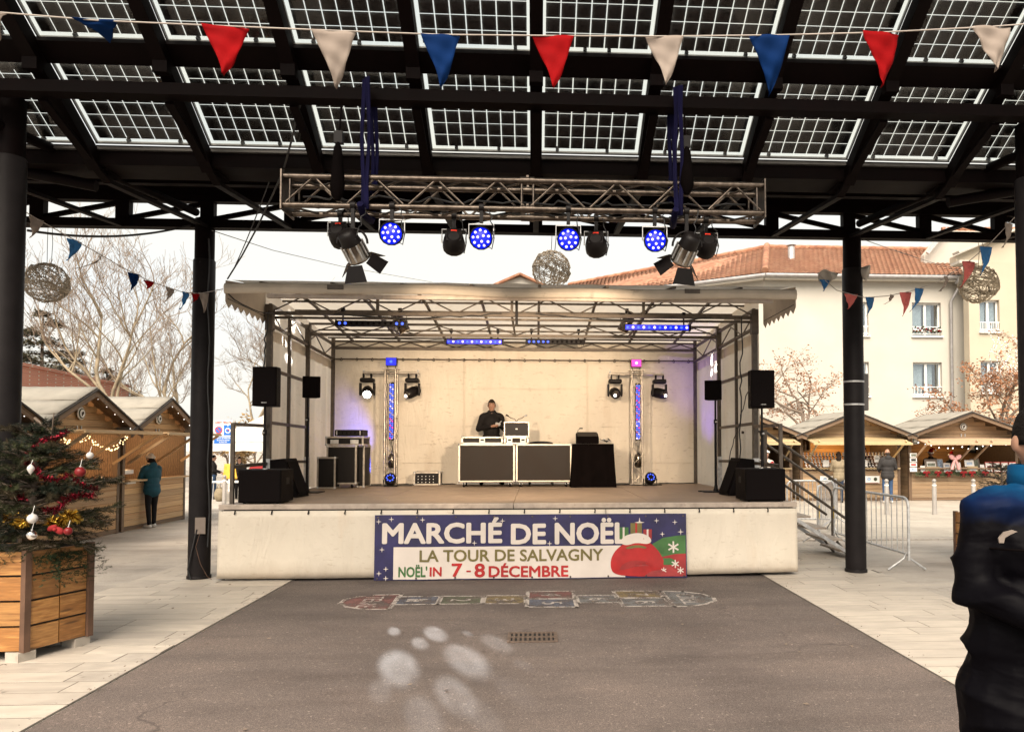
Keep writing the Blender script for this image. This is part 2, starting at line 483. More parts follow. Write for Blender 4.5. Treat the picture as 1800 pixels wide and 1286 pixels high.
def pbuild(mb, name, m='black', **kw): return mb.build(name, M[m], pav, True, **kw)
for k in range(-7, 8):
    x = k * DX
    r_ = MB()
    top, bot = V((x, 3.0, zp(3.0))), V((x, 7.35, zp(7.35)))
    r_.bar(top - nrm * .11, bot - nrm * .11, .085, .14, up=nrm)
    r_.bar(top - nrm * .185, bot - nrm * .185, .11, .014, up=nrm)
    pbuild(r_, 'rafter')
    b_ = MB(); b_.box((x, 6.34, zp(6.34) - .25), (.12, .08, .10))
    pbuild(b_, 'rafter_bracket')
    s_ = MB(); K = V((x, 7.45, 4.29))
    s_.bar((x, 6.48, 4.65), K, .075, .03); pbuild(s_, 'strut')
    s_ = MB(); s_.bar(K, (x, 9.6, 4.49), .07, .04); pbuild(s_, 'strut')
    s_ = MB(); s_.bar(K + V((0, -.14, .10)), K + V((0, .12, .08)), .14, .05)
    s_.bar(K, (x, 7.42, 4.5), .06, .06); pbuild(s_, 'strut_node')
for j in range(6):
    yb = YE - .85 * j + .07
    if j == 0: continue
    p_ = MB(); yb += .005; c = V((0, yb, zp(yb))) - nrm * .045
    m3 = Matrix((V((1, 0, 0)), up, V((1, 0, 0)).cross(up))).transposed()
    p_.box(c, (15.2, .20, .06), m3)
    pbuild(p_, 'purlin')
b_ = MB(); b_.bb(-9.5, 9.5, 6.38, 6.52, 4.68, 4.782)
pbuild(b_, 'main_beam')
gt = MB(); gt.bb(-8, 8, 7.24, 7.27, 4.38, 4.57); gt.bb(-8, 8, 7.272, 7.6, 4.38, 4.41); gt.bb(-8, 8, 7.6, 7.63, 4.38, 4.6)
pbuild(gt, 'gutter')
lip = MB(); lip.bb(-8, 8, 7.2, 7.236, 4.515, 4.54); pbuild(lip, 'gutter_edge', 'pframe')
# rear roof sheet rising to the back, dark underside
rr = MB(); rr.prism([(7.63, 4.5), (9.64, 5.17), (9.64, 5.23), (7.63, 4.56)], (-9.5, 0, 0), (0, 1, 0), (0, 0, 1), (19, 0, 0)); pbuild(rr, 'roof_sheet')
for y, zb in ((8.2, 4.62), (8.85, 4.84)):
    q = MB(); q.bb(-9.5, 9.5, y - .04, y + .04, zb - .09, zb); pbuild(q, 'purlin')
la = MB(); la.bb(-9.5, 9.5, 9.63, 9.77, 4.48, 4.585); pbuild(la, 'bottom_chord')
la = MB(); la.bb(-9.5, 9.5, 9.64, 9.76, 4.82, 4.91); la.bb(-9.5, 9.5, 9.66, 9.74, 4.912, 5.09); pbuild(la, 'top_chord')
for k in range(-8, 9):
    x = k * DX
    q = MB(); q.bb(x - .085, x + .085, 9.65, 9.75, 4.587, 4.818); pbuild(q, 'lattice_post'); q = MB(); q.bb(x - .05, x + .05, 9.65, 9.75, 5.092, 5.165); pbuild(q, 'roof_packer')
    if k < 8:
        a, b2 = (x + .085, x + DX - .085); q = MB()
        if k < 0: q.bar((a, 9.7, 4.61), (b2, 9.7, 4.795), .05, .055)
        else: q.bar((a, 9.7, 4.795), (b2, 9.7, 4.61), .05, .055)
        pbuild(q, 'lattice_diagonal')
for s in (-1, 1):
    q = MB(); q.tube([(s * 6.2, 7.3, 4.55), (s * 4.35, 7.5, 4.26)], .055, 10); pbuild(q, 'brace')
    q = MB(); q.tube([(s * 4.75, 6.5, 4.5), (s * 4.24, 9.4, 4.6)], .05, 8); pbuild(q, 'brace')
# columns: sleeve below, slimmer shaft above
def column(x, y, r, zs):
    c = MB(); c.lathe([(r, .0), (r, zs), (r - .008, zs + .012)], (x, y, 0), 32)
    c = pbuild(c, 'column', 'column')
    t_ = MB(); t_.lathe([(r - .014, zs), (r - .014, 4.6 if y > 9 else 4.79)], (x, y, 0), 28); t_ = t_.build('column_shaft', M['black'], c, True)
    f_ = MB(); f_.lathe([(r + .012, .015), (r + .012, .05), (r + .003, .055)], (x, y, 0), 32); f_.build('base_collar', M['column'], c, True)
    return c
CL, CR = V((-4.26, 9.7, 0)), V((4.27, 9.7, 0))
column(CL.x, CL.y, .132, 4.06); column(CR.x, CR.y, .132, 4.06)
column(-4.70, 6.8, .132, 4.25); column(4.76, 6.8, .132, 4.25)
# ------------------------------------------------------------------ mobile stage
SX0, SX1, SY0, SY1, SZ = -3.94, 3.40, 9.5, 14.35, .95
BXR = 3.16                                             # the tarpaulin walls draw in towards the back
def wx(s, y): return SX0 + .04 if s < 0 else 3.34 + (BXR - 3.34) * (y - 10.8) / (SY1 - 10.8)
SMID = (SX0 + SX1) / 2
def tarpmat(name, col, trans=0.0, stain=.5, warm=(.30, .22, .15), hem=None):
    m, t, b = newmat(name)
    v = coords(t, rand=False)
    n = noise_node(t, v, .9, 6, .6)
    c = ramp(t, n, [(.3, k3(col, .86)), (.7, k3(col, 1.06))])
    sc = noise_node(t, coords(t, (9, 9, 26), False), 1.0, 3, .6)          # scuffs and scratches
    sc2 = noise_node(t, coords(t, (2, 2, 2), False), 1.3, 3)
    f = mixc(t, ramp(t, sc, [(.60, (0, 0, 0)), (.65, (1, 1, 1))]), (0, 0, 0), ramp(t, sc2, [(.35, (1, 1, 1)), (.7, (.15, .15, .15))]))
    c = mixc(t, c, warm, mixc(t, (0, 0, 0), f, stain))
    st = noise_node(t, coords(t, (3, 3, .5), False), 1.1, 5, .6)
    c = mixc(t, c, k3(warm, 1.7), ramp(t, st, [(.58, (0, 0, 0)), (.85, (.45, .45, .45))]))
    tcz = t.nodes.new('ShaderNodeTexCoord'); sz_ = t.nodes.new('ShaderNodeSeparateXYZ'); t.links.new(tcz.outputs['Object'], sz_.inputs[0])
    if hem is not None:
        ma = t.nodes.new('ShaderNodeMath'); ma.operation = 'MULTIPLY_ADD'; ma.inputs[1].default_value = .25; t.links.new(st, ma.inputs[0]); t.links.new(sz_.outputs[2], ma.inputs[2])
        mr = t.nodes.new('ShaderNodeMapRange'); mr.inputs[1].default_value = hem; mr.inputs[2].default_value = hem + .22; mr.inputs[3].default_value = .55; mr.inputs[4].default_value = 0; t.links.new(ma.outputs[0], mr.inputs[0])
        c = mixc(t, c, k3(warm, .9), mr.outputs[0])
    t.links.new(c, b.inputs['Base Color']); b.inputs['Roughness'].default_value = .55
    b.inputs['Specular IOR Level'].default_value = .3
    bump(t, b, noise_node(t, coords(t, (1.6, 1.6, .55), False), 2.4, 6, .6, .8), .6, .05)
    if trans:
        tr = t.nodes.new('ShaderNodeBsdfTranslucent'); t.links.new(c, tr.inputs[0])
        mx = t.nodes.new('ShaderNodeMixShader'); mx.inputs[0].default_value = trans
        t.links.new(b.outputs[0], mx.inputs[1]); t.links.new(tr.outputs[0], mx.inputs[2])
        t.links.new(mx.outputs[0], t.nodes['Material Output'].inputs[0])
    return m
M['tarp'] = tarpmat('cream_pvc_tarp', (.66, .59, .49), .15, .5, (.24, .17, .11))
M['sidetarp'] = tarpmat('thin_translucent_side_tarp', (.62, .56, .48), .55, .35)
M['skirt'] = tarpmat('cream_skirt_tarp', (.60, .54, .45), 0, .4, hem=.14)
M['rooftarp'] = tarpmat('translucent_roof_tarp', (.56, .51, .44), .5, .3)
M['fold'] = mat('weathered_tarp_edge', (.48, .42, .345), .7, var=.2, scale=2, dirt=((.14, .12, .1), 3, .62))
stg = thing('mobile_stage', 'covered mobile stage with cream tarpaulin walls, roof and skirt in the middle of the court', 'stage', (SMID, 12.05, 0))
def sb(mb, name, m='frame', **kw): return mb.build(name, M[m] if isinstance(m, str) else m, stg, True, **kw)
# deck of plywood sheets, edged by a metal rail
ys = [SY0 + .10, 11.15, 12.85, SY1]; xs = [SX0 + .02, -2.1, -.28, 1.5, SX1 - .02]
for i in range(4):
    for j in range(3):
        d = MB(); d.bb(xs[i] + .003, xs[i + 1] - .003, ys[j] + .003, ys[j + 1] - .003, SZ - .03, SZ + rnd.uniform(-.0015, .0015)); sb(d, 'deck_board', 'plywood')
M['edge'] = mat('scuffed_edge_rail', (.36, .30, .25), .5, .15, .2, 9, dirt=((.15, .12, .1), 6, .6))
for a, b_ in ((SX0 - .01, -.283), (-.277, SX1 + .01)):
    d = MB(); d.bb(a, b_, SY0, SY0 + .098, SZ - .062, SZ + .004); sb(d, 'edge_rail', 'edge', bevel=.006)
d = MB(); d.bb(SX0 + .05, SX1 - .05, SY0 + .01, SY0 + .06, SZ - .085, SZ - .064); sb(d, 'skirt_rail', 'dark')
d = MB(); d.bb(SX0 + .5, SX1 - .5, SY0 + .25, SY1 - .3, .22, .86); sb(d, 'chassis', 'dark')
for sx in (-2.6, 1.9):
    for yy in (11.45, 12.55):
        d = MB(); d.lathe([(.12, -.1), (.29, -.1), (.3, -.06), (.3, .06), (.29, .1), (.12, .1)], (sx, yy, .3), 18, rot=(0, pi / 2, 0)); sb(d, 'wheel', 'dark')
def skirt(x0, x1, name='skirt'):
    d = MB(); n = int((x1 - x0) * 22)
    d.grid(n, 10, lambda u, v: (x0 + (x1 - x0) * u, SY0 - .012 - .012 * v * sin(u * 9 + 1) - .006 * v * sin(u * 31) - .02 * v, SZ - .075 - (SZ - .12) * v - .012 * sin(u * 5) * v))
    o = sb(d, name, 'skirt'); s_ = o.modifiers.new('solid', 'SOLIDIFY'); s_.thickness = .003; return o
skirt(SX0, .9); skirt(.906, SX1)
for x in (SX0, SX1):
    d = MB(); d.grid(30, 6, lambda u, v: (x + .008 * sin(u * 20) * v, SY0 + .01 + (SY1 - SY0) * u, SZ - .075 - (SZ - .14) * v)); sb(d, 'skirt_end', 'skirt')
for i in range(16):
    x = SX0 + .2 + i * .45
    d = MB(); d.tube([(x, SY0 - .012, SZ - .07), (x + .004, SY0 - .03, SZ - .085), (x, SY0 - .035, SZ - .105)], .008, 5); d.ell((x, SY0 - .035, SZ - .11), .011, 6, 4); sb(d, 'bungee_hook', 'dark')
# frame posts and side rails
prof = [(9.47, 3.77), (9.75, 3.83), (10.25, 3.89), (10.95, 3.95), (11.75, 3.93), (12.85, 3.84), (13.85, 3.75), (14.42, 3.71)]
def rz(y):
    for (a, za), (b_, zb) in zip(prof[:-1], prof[1:]):
        if y <= b_: return za + (zb - za) * (y - a) / (b_ - a)
    return prof[-1][1]
def wi(s, y): return wx(s, y) - s * .07                     # line of the posts, just inside the tarpaulin
for s in (-1, 1):
    for y, w_ in ((10.85, .075), (11.71, .045), (12.65, .06), (14.2, .06)):
        x = wi(s, y)
        d = MB(); d.bb(x - w_ / 2, x + w_ / 2, y - w_ / 2, y + w_ / 2, SZ, 3.72); sb(d, 'post')
        if y in (10.85, 12.65):
            d = MB(); d.bb(x - w_ * .7, x + w_ * .7, y - w_ * .7, y + w_ * .7, 3.35, 3.72); sb(d, 'post_sleeve')
            d = MB(); d.bb(x - w_ * .62, x + w_ * .62, y - w_ * .62, y + w_ * .62, SZ, 1.5); sb(d, 'post_sleeve', 'galv')
    for z in (1.45, 2.02, 2.79):
        d = MB(); d.bar((wi(s, 10.85), 10.85, z), (wi(s, 12.65), 12.65, z - .03), .035, .045); sb(d, 'side_rail')
    for z in (3.42, 3.70):
        d = MB(); d.bar((wi(s, 10.85), 10.85, z + .02), (wi(s, 14.2), 14.2, z - .1), .04, .04); sb(d, 'side_beam')
    d = MB(); n = 6; pts = []
    for i in range(n + 1):
        y0 = 10.85 + 3.35 * i / n; pts.append((wi(s, y0), y0, 3.66 - .08 * i / n if i % 2 == 0 else 3.43 - .08 * i / n))
    d.tube(pts, .012, 5); sb(d, 'side_lattice')
    # guard frame at the front corner
    d = MB(); gx = (SX0 + .10) if s < 0 else (SX1 - .16)
    d.bb(gx - .022, gx + .022, 9.61, 9.654, SZ, 1.98); sb(d, 'guard_post', 'frame')
    for z in (1.96, 1.42):
        d = MB(); d.bar((gx, 9.654, z), (gx, 10.81, z + .01), .04, .045); sb(d, 'guard_rail', 'frame')
# walls of hanging tarpaulin
def fold_side(s):
    def fn(u, v):
        y = 10.87 + (SY1 - 10.87) * u
        return (wx(s, y) + s * (.018 * sin(u * 34) + .012 * sin(u * 61 + 1)) * (.4 + .6 * v), y, (rz(y) - .012) - (rz(y) - .012 - SZ - .01) * v)
    d = MB(); d.grid(90, 6, fn); return d
for s in (-1, 1):
    sb(fold_side(s), 'side_wall', 'sidetarp')
    def fn(u, v):
        y = 10.9 + (SY1 - 10.95) * u
        return (wx(s, y) - s * (.02 + .012 * sin(u * 50)), y, 3.40 - .1 * u - .16 * v)
    d = MB(); d.grid(60, 3, fn); sb(d, 'wall_top_band', 'tarp')
bw = [SX0 + .02, -1.37, 1.0, BXR]
for a, b_ in zip(bw[:-1], bw[1:]):
    d = MB(); d.grid(44, 14, lambda u, v: (a + (b_ - a) * u, SY1 - .012 * sin(u * 23 + a) * v - .01 * sin(v * 9 + u * 4), 3.36 - (3.36 - SZ - .005) * v)); sb(d, 'back_wall', 'tarp')
    d = MB(); d.bb(b_ - .012, b_ + .012, SY1 - .035, SY1 - .03, SZ + .03, 3.3)
    if b_ < 3: sb(d, 'wall_seam', 'tarp')
d = MB(); d.grid(80, 4, lambda u, v: (SX0 + .02 + (BXR - SX0 - .02) * u, SY1 - .04 - .015 * sin(u * 60) * v, 3.69 - .40 * v)); sb(d, 'wall_top_band', 'tarp')
for z in (2.78, 2.06, 1.35):
    d = MB(); d.grid(60, 1, lambda u, v: (SX0 + .05 + (BXR - SX0 - .08) * u, SY1 - .033, z + .008 * sin(u * 31) + .007 * v)); sb(d, 'wall_fold', 'tarp')
d = MB(); d.cyl((SX0 + .03, SY1 - .1, 3.33), (BXR - .01, SY1 - .1, 3.33), .014); sb(d, 'curtain_rail', 'alu')
for i in range(24):
    x = SX0 + .25 + i * .29; d = MB(); d.tube([(x + .02 * cos(t), SY1 - .1, 3.325 + .028 * sin(t)) for t in [2 * pi * q / 8 for q in range(9)]], .006, 4, caps=False); sb(d, 'curtain_ring', 'dark')
# roof: bowed tarpaulin on trusses
RX0, RX1 = SX0 + .03, SX1 + .02
def rfn(u, v):
    y = 9.47 + (14.42 - 9.47) * v; e = (2 * u - 1)
    return (RX0 + (RX1 - RX0) * u, y, rz(y) - .012 * abs(sin(u * pi * 8)) * (1 - abs(e)))
d = MB(); d.grid(96, 24, rfn); sb(d, 'roof_tarp', 'rooftarp')
def frn(u, v):
    e = 2 * u - 1; t = v * 2 * pi
    zc = 3.665 + .015 * sin(u * 7) + .006 * sin(u * 23)
    return (RX0 + (RX1 - RX0) * u, 9.48 - .035 * cos(t) + .01 * sin(u * 15), zc + .068 * sin(t))
d = MB(); d.grid(90, 10, frn); sb(d, 'rolled_front_edge', 'fold')
d = MB(); d.bb(RX0 + .5, RX1 - .3, 9.52, 9.58, 3.565, 3.615); sb(d, 'front_batten', 'edge')
for x in (-2.63, 1.93):
    d = MB(); d.bb(x, x + .2, 9.435, 9.45, 3.66, 3.72); sb(d, 'roof_plate', 'frame')
for s, x in ((-1, SX0 + .04), (1, SX1 + .01)):
    poly = [(9.49, 3.77), (10.0, 3.85), (10.5, 3.905), (10.87, 3.94)]
    n = 7
    for i in range(n * 4 + 1):
        u = 1 - i / (n * 4); poly.append((9.49 + (10.87 - 9.49) * u, 3.47 + .035 * cos(2 * pi * n * u)))
    d = MB(); d.prism(poly, (x, 0, 0), (0, 1, 0), (0, 0, 1), (.006 * s, 0, 0)); sb(d, 'scalloped_valance', 'fold')
    d = MB(); d.bb(x - .004, x + .004, 9.55, 10.85, 3.545, 3.553); sb(d, 'valance_hem', 'dark')
def truss(y, zb, zt, n, nm):
    x0, x1 = SX0 + .12, wi(1, y)
    d = MB(); d.bar((x0, y, zb), (x1, y, zb), .05, .05); sb(d, 'truss_chord')
    d = MB(); d.bar((x0, y, zt), (x1, y, zt), .035, .035); sb(d, 'truss_chord')
    h = (x1 - x0) / n
    for i in range(n):
        a = x0 + i * h
        d = MB(); d.tube([(a, y, zb + .02), (a + h / 2, y, zt - .02), (a + h, y, zb + .02)], .0115, 5); sb(d, 'truss_lattice')
truss(10.85, 3.60, 3.86, 8, 0); truss(12.65, 3.56, 3.74, 8, 0); truss(14.18, 3.53, 3.66, 12, 0)
d = MB(); d.bar((SX0 + .1, 11., 3.56), (SX1 - .1, 11., 3.56), .05, .03); sb(d, 'truss_chord')
for y in (10.15, 11.45, 12.05, 13.35, 13.95):
    d = MB(); z = rz(y) - .05; d.bar((SX0 + .08, y, z), (wx(1, y) - .02, y, z), .028, .028); sb(d, 'roof_purlin')
for i in range(8):
    x = SX0 + .45 + i * .885
    pts = [(y, rz(y) - .028) for y in (9.55, 10.25, 10.95, 11.75, 12.85, 13.85, 14.3)]
    d = MB()
    for (a, za), (b_, zb) in zip(pts[:-1], pts[1:]): d.bar((x, a, za), (x, b_, zb), .04, .03)
    sb(d, 'roof_rafter')
for x in (-2.3, -.35, 1.6):
    d = MB(); d.bar((x, 10.85, 3.6), (x, 12.65, 3.56), .03, .03); sb(d, 'roof_tie')
    d = MB(); d.bb(x - .02, x + .02, 10.84, 10.88, 3.62, 3.85); sb(d, 'truss_post')
d = MB(); d.bb(SMID - .03, SMID + .01, 10.8, 10.835, 3.45, 3.9); sb(d, 'centre_latch', 'dark')
# loose cables along the roof and down the posts
def cable(pts, label, r=.008, name='cable', m='cable', group=None, cat='cable'):
    d = MB(); d.tube(pts, r, 6); return one(d, name, M[m] if isinstance(m, str) else m, label, cat, group)
def wander(a, b, n=14, amp=.03, drop=0):
    ps = sag(a, b, drop, n)
    return [p + (V((rnd.uniform(-amp, amp), rnd.uniform(-amp, amp), rnd.uniform(-amp, amp) * .6)) if 0 < i < n else V((0, 0, 0))) for i, p in enumerate(ps)]
cable(wander((SX0 + .12, 10.77, 3.62), (SX0 + .15, 10.45, 2.6), 12, .02) + wander((SX0 + .15, 10.45, 2.55), (SX0 + .5, 9.87, 2.2), 6, .01), 'black cable hanging from the roof truss beside the front speaker near the tree', .011)
cable(wander((SX1 - .35, 10.75, 3.6), (SX1 - .2, 11.45, 1.5), 16, .02) + [(SX1 - .22, 11.45, .97)], 'black cable hanging down the tarpaulin wall beside the stage steps', .010)
cable(wander((SX1 - .2, 10.75, 2.7), (SX1 - .4, 11.25, 1.6), 12, .02) + [(SX1 - .45, 11.45, .97)], 'thinner black cable slanting down inside the wall beside the stage steps', .007)
cable(wander((-2.9, 10.77, 3.58), (-.5, 10.8, 3.62), 16, .02, .06), 'black cable clipped along the front roof truss toward the tower with the blue top lamp', .009)
cable(wander((.0, 10.77, 3.62), (2.6, 10.8, 3.58), 16, .02, .07), 'black cable looping along the front roof truss toward the tower with the magenta top lamp', .009)
cable(wander((-3.3, 12.55, 3.55), (-1.2, 12.65, 3.5), 12, .02, .05), 'black cable drooping along the middle roof truss above the equipment rack', .008)
cable(wander((-3.9, 9.53, 3.62), (-3.55, 10.75, 3.6), 8, .02, .12), 'black cable drooping under the scalloped roof corner', .008)

# ------------------------------------------------------------------ banner on the skirt
ban = thing('market_banner', 'long blue and white Christmas market banner hung on the stage skirt', 'banner', (-.1, SY0 - .06, 0))
BX0, BX1, BZ0, BZ1, BY = P(659, 900, 9.43).x, P(1206, 900, 9.43).x, .012, .82, SY0 - .06
def byc(u, v): return BY - .012 * sin(u * 14) * (1 - v) - .006 * sin(u * 37 + 2) - .03 * (1 - v)
def onb(u, v, e): return V((BX0 + (BX1 - BX0) * u, byc(u, v) - e, BZ0 + (BZ1 - BZ0) * v))
def bsheet(u0, u1, v0, v1, e, name, m, n=60, parent=ban):
    d = MB(); d.grid(max(4, int(n * (u1 - u0))), 5, lambda a, b_: onb(u0 + (u1 - u0) * a, v0 + (v1 - v0) * b_, e)); return d.build(name, m, parent, True)
def clothmat(name, col, var=.25):
    m, t, b = newmat(name); v = coords(t, rand=False)
    n = noise_node(t, v, 3.2, 4, .6); c = ramp(t, n, [(.3, k3(col, 1 - var)), (.7, k3(col, 1 + var))])
    t.links.new(c, b.inputs['Base Color']); b.inputs['Roughness'].default_value = .42
    bump(t, b, noise_node(t, v, 2.4, 4), .3, .02); return m
M['bannernight'] = clothmat('banner_night_blue', (.013, .010, .062), .4)
M['bannerwhite'] = clothmat('banner_white', (.56, .50, .45), .06)
M['bannerred'] = clothmat('banner_red', (.33, .012, .012), .25)
M['bannerolive'] = clothmat('banner_olive', (.13, .105, .03), .2)
M['bannergreen'] = clothmat('banner_green', (.04, .12, .03), .3)
M['bannerdred'] = clothmat('banner_dark_red', (.26, .02, .02), .3)
bsheet(0, 1, 0, 1, 0, 'banner_sheet', M['bannernight'])
bsheet(.06, .80, .012, .505, .0025, 'white_field', M['bannerwhite'])
def bpoly(pts, e, name, m, smooth=False):
    # closed outline in (u, v) laid on the banner as a thin print
    if smooth:
        for _ in range(3): pts = [q for i in range(len(pts)) for q in ((.75 * pts[i][0] + .25 * pts[(i + 1) % len(pts)][0], .75 * pts[i][1] + .25 * pts[(i + 1) % len(pts)][1]), (.25 * pts[i][0] + .75 * pts[(i + 1) % len(pts)][0], .25 * pts[i][1] + .75 * pts[(i + 1) % len(pts)][1]))]
    d = MB(); n = len(pts); cu = sum(p[0] for p in pts) / n; cv = sum(p[1] for p in pts) / n
    d.add([onb(cu, cv, e)] + [onb(a, b_, e) for a, b_ in pts], [(0, 1 + i, 1 + (i + 1) % n) for i in range(n)]); return d.build(name, m, ban, True)
def text(body, width, height, name, m, parent, mtx, bold=.0, ext=.0008, sx=None):
    """lettering as a mesh, scaled to width x height, placed by matrix (x right, y up)"""
    c = bpy.data.curves.new('lettering', 'FONT'); c.body = body; c.size = 1; c.extrude = ext; c.resolution_u = 3
    o = bpy.data.objects.new('lettering', c); COL.objects.link(o)
    bpy.context.view_layer.update()
    me = bpy.data.meshes.new_from_object(o.evaluated_get(bpy.context.evaluated_depsgraph_get()))
    bpy.data.objects.remove(o); bpy.data.curves.remove(c)
    if bold:                                             # heavier strokes: the outline laid over itself, each layer a hair proud of the last
        vs = [V(v_.co) for v_ in me.vertices]; fs = [tuple(p_.vertices) for p_ in me.polygons]; d = MB()
        for i, (ox, oy) in enumerate(((0, 0), (1, 0), (-1, 0), (0, 1), (0, -1), (.7, .7), (-.7, .7), (.7, -.7), (-.7, -.7))):
            d.add([q + V((ox * bold, oy * bold, i * .0003)) for q in vs], fs)
        me = d.mesh('lettering', [])
    a = np.array([v_.co for v_ in me.vertices]); lo, hi = a.min(0), a.max(0)
    me.materials.clear(); me.materials.append(m)
    for v_ in me.vertices:
        q = V(((v_.co.x - lo[0]) / (hi[0] - lo[0]) * width, (v_.co.y - lo[1]) / (hi[1] - lo[1]) * height, v_.co.z - lo[2]))
        v_.co = mtx(q) if callable(mtx) else mtx @ q
    if parent is not None:
        me.transform(wmat(parent).inverted())
    return obj(name, me, parent)
def bz(py): return BZ0 + (1023.5 - py) / (1023.5 - 905) * (BZ1 - BZ0)
def btext(body, px0, px1, py0, py1, m, bold, e=.005):
    # pixel box of the lettering in the photo, converted to metres on the banner plane
    a, b_ = P(px0, py1, BY), P(px1, py0, BY); a.z, b_.z = bz(py1), bz(py0)
    def f(q):
        x, z = a.x + q.x, a.z + q.y
        u, v = (x - BX0) / (BX1 - BX0), (z - BZ0) / (BZ1 - BZ0)
        return V((x, byc(u, v) - e - q.z, z))
    return text(body, b_.x - a.x, b_.z - a.z, 'lettering', M[m], ban, f, bold)
btext('MARCHÉ', 672, 883, 910, 958, 'bannerwhite', .034, .007)
btext('DE', 898, 960, 922, 960, 'bannerwhite', .034, .007)
btext('NOËL', 975, 1104, 912, 961, 'bannerwhite', .034, .007)
btext('LA TOUR DE SALVAGNY', 738, 1060, 969, 991, 'bannerolive', .022)
btext('7', 794, 813, 994, 1019, 'bannerred', .028); btext('-', 820, 828, 1007, 1010, 'bannerred', .028)
btext('8', 834, 853, 994, 1020, 'bannerred', .028)
btext('DÉCEMBRE', 859, 999, 994, 1020, 'bannerred', .028)
btext('NOËL\'', 701, 752, 995, 1018, 'bannergreen', .03); btext('IN', 756, 777, 1000, 1017, 'bannerred', .028)
# right end of the print: green hill, dark red ground, a full red sack with white fur trim, snowflakes
def uv(px, py):
    p = P(px, py, BY); return ((p.x - BX0) / (BX1 - BX0), (bz(py) - BZ0) / (BZ1 - BZ0))
bpoly([uv(*p) for p in ((1130, 985), (1145, 962), (1165, 950), (1190, 946), (1204.5, 945), (1204.5, 1000), (1150, 1000))], .003, 'printed_hill', M['bannergreen'])
bpoly([uv(*p) for p in ((1130, 1000), (1160, 986), (1185, 980), (1204.5, 979), (1204.5, 1021), (1120, 1021))], .0045, 'printed_ground', M['bannerdred'])
bpoly([uv(*p) for p in ((1078, 1018), (1072, 1000), (1076, 980), (1092, 962), (1118, 950), (1140, 956), (1158, 974), (1168, 996), (1172, 1012), (1166, 1020), (1120, 1021))], .006, 'printed_sack', M['bannerred'], True)
bpoly([uv(*p) for p in ((1090, 960), (1094, 948), (1108, 942), (1124, 940), (1140, 946), (1146, 956), (1138, 962), (1118, 958), (1102, 964))], .008, 'printed_fur_trim', M['bannerwhite'], True)
bpoly([uv(*p) for p in ((1086, 1010), (1096, 996), (1116, 990), (1138, 994), (1146, 1002), (1120, 1001), (1100, 1008))], .0075, 'printed_fold', M['bannerdred'], True)
for gx, gy, gw, gh, gm, rm in ((1096, 930, 17, 22, 'bannergreen', 'bannerwhite'), (1118, 922, 20, 26, 'bannerolive', 'bannerred'), (1138, 934, 15, 18, 'bannerdred', 'bannerwhite')):
    bpoly([uv(gx - gw / 2, gy + gh), uv(gx + gw / 2, gy + gh), uv(gx + gw / 2, gy), uv(gx - gw / 2, gy)], .0068, 'printed_gift', M[gm])
    bpoly([uv(gx - 1.6, gy + gh), uv(gx + 1.6, gy + gh), uv(gx + 1.6, gy), uv(gx - 1.6, gy)], .0072, 'printed_ribbon', M[rm])
bpoly([uv(*p) for p in ((1100, 966), (1120, 962), (1136, 966), (1136, 970), (1120, 967), (1100, 971))], .0095, 'printed_cord', M['bannerolive'], True)
def star(px, py, r, e=.004, n=4, inner=.22):
    u0, v0 = uv(px, py); w_, h_ = BX1 - BX0, BZ1 - BZ0; s = r * 9.45 / 1300
    pts = []
    for i in range(2 * n):
        rr_ = s if i % 2 == 0 else s * inner; t = pi * i / n
        pts.append((u0 + rr_ * sin(t) / w_, v0 + rr_ * cos(t) / h_))
    bpoly(pts, e, 'printed_star', M['bannerwhite'])
for q in ((666, 917, 5), (688, 913, 5), (743, 914, 5), (883, 917, 5), (834, 957, 5), (966, 959, 5), (976, 913, 5), (1124, 921, 9), (1154, 918, 5), (1186, 921, 5), (1164, 943, 5), (1196, 939, 6), (667, 1011, 5), (679, 1003, 5), (679, 1020, 5), (672, 968, 5)): star(*q)
def flake(px, py, r):
    for k in range(3):
        u0, v0 = uv(px, py); w_, h_ = BX1 - BX0, BZ1 - BZ0; s = r * 9.45 / 1300; t = k * pi / 3
        dx, dz = sin(t), cos(t); pw = .14
        pts = [(u0 + s * (a * dx + b_ * dz) / w_, v0 + s * (a * dz - b_ * dx) / h_) for a, b_ in ((-1, -pw), (1, -pw), (1, pw), (-1, pw))]
        bpoly(pts, .0095 + k * .0006, 'printed_snowflake', M['bannerwhite'])
flake(1183, 967, 10); flake(1186, 998, 7); flake(1195, 1010, 6); flake(1166, 1010, 5)
for i in range(9):
    for v_ in (.965, .03):
        q = onb(.01 + i * .1225, v_, .006); d = MB(); d.lathe([(.012, 0), (.012, .003)], q, 10, rot=(pi / 2, 0, 0)); d.build('eyelet', M['alu'], ban, True)
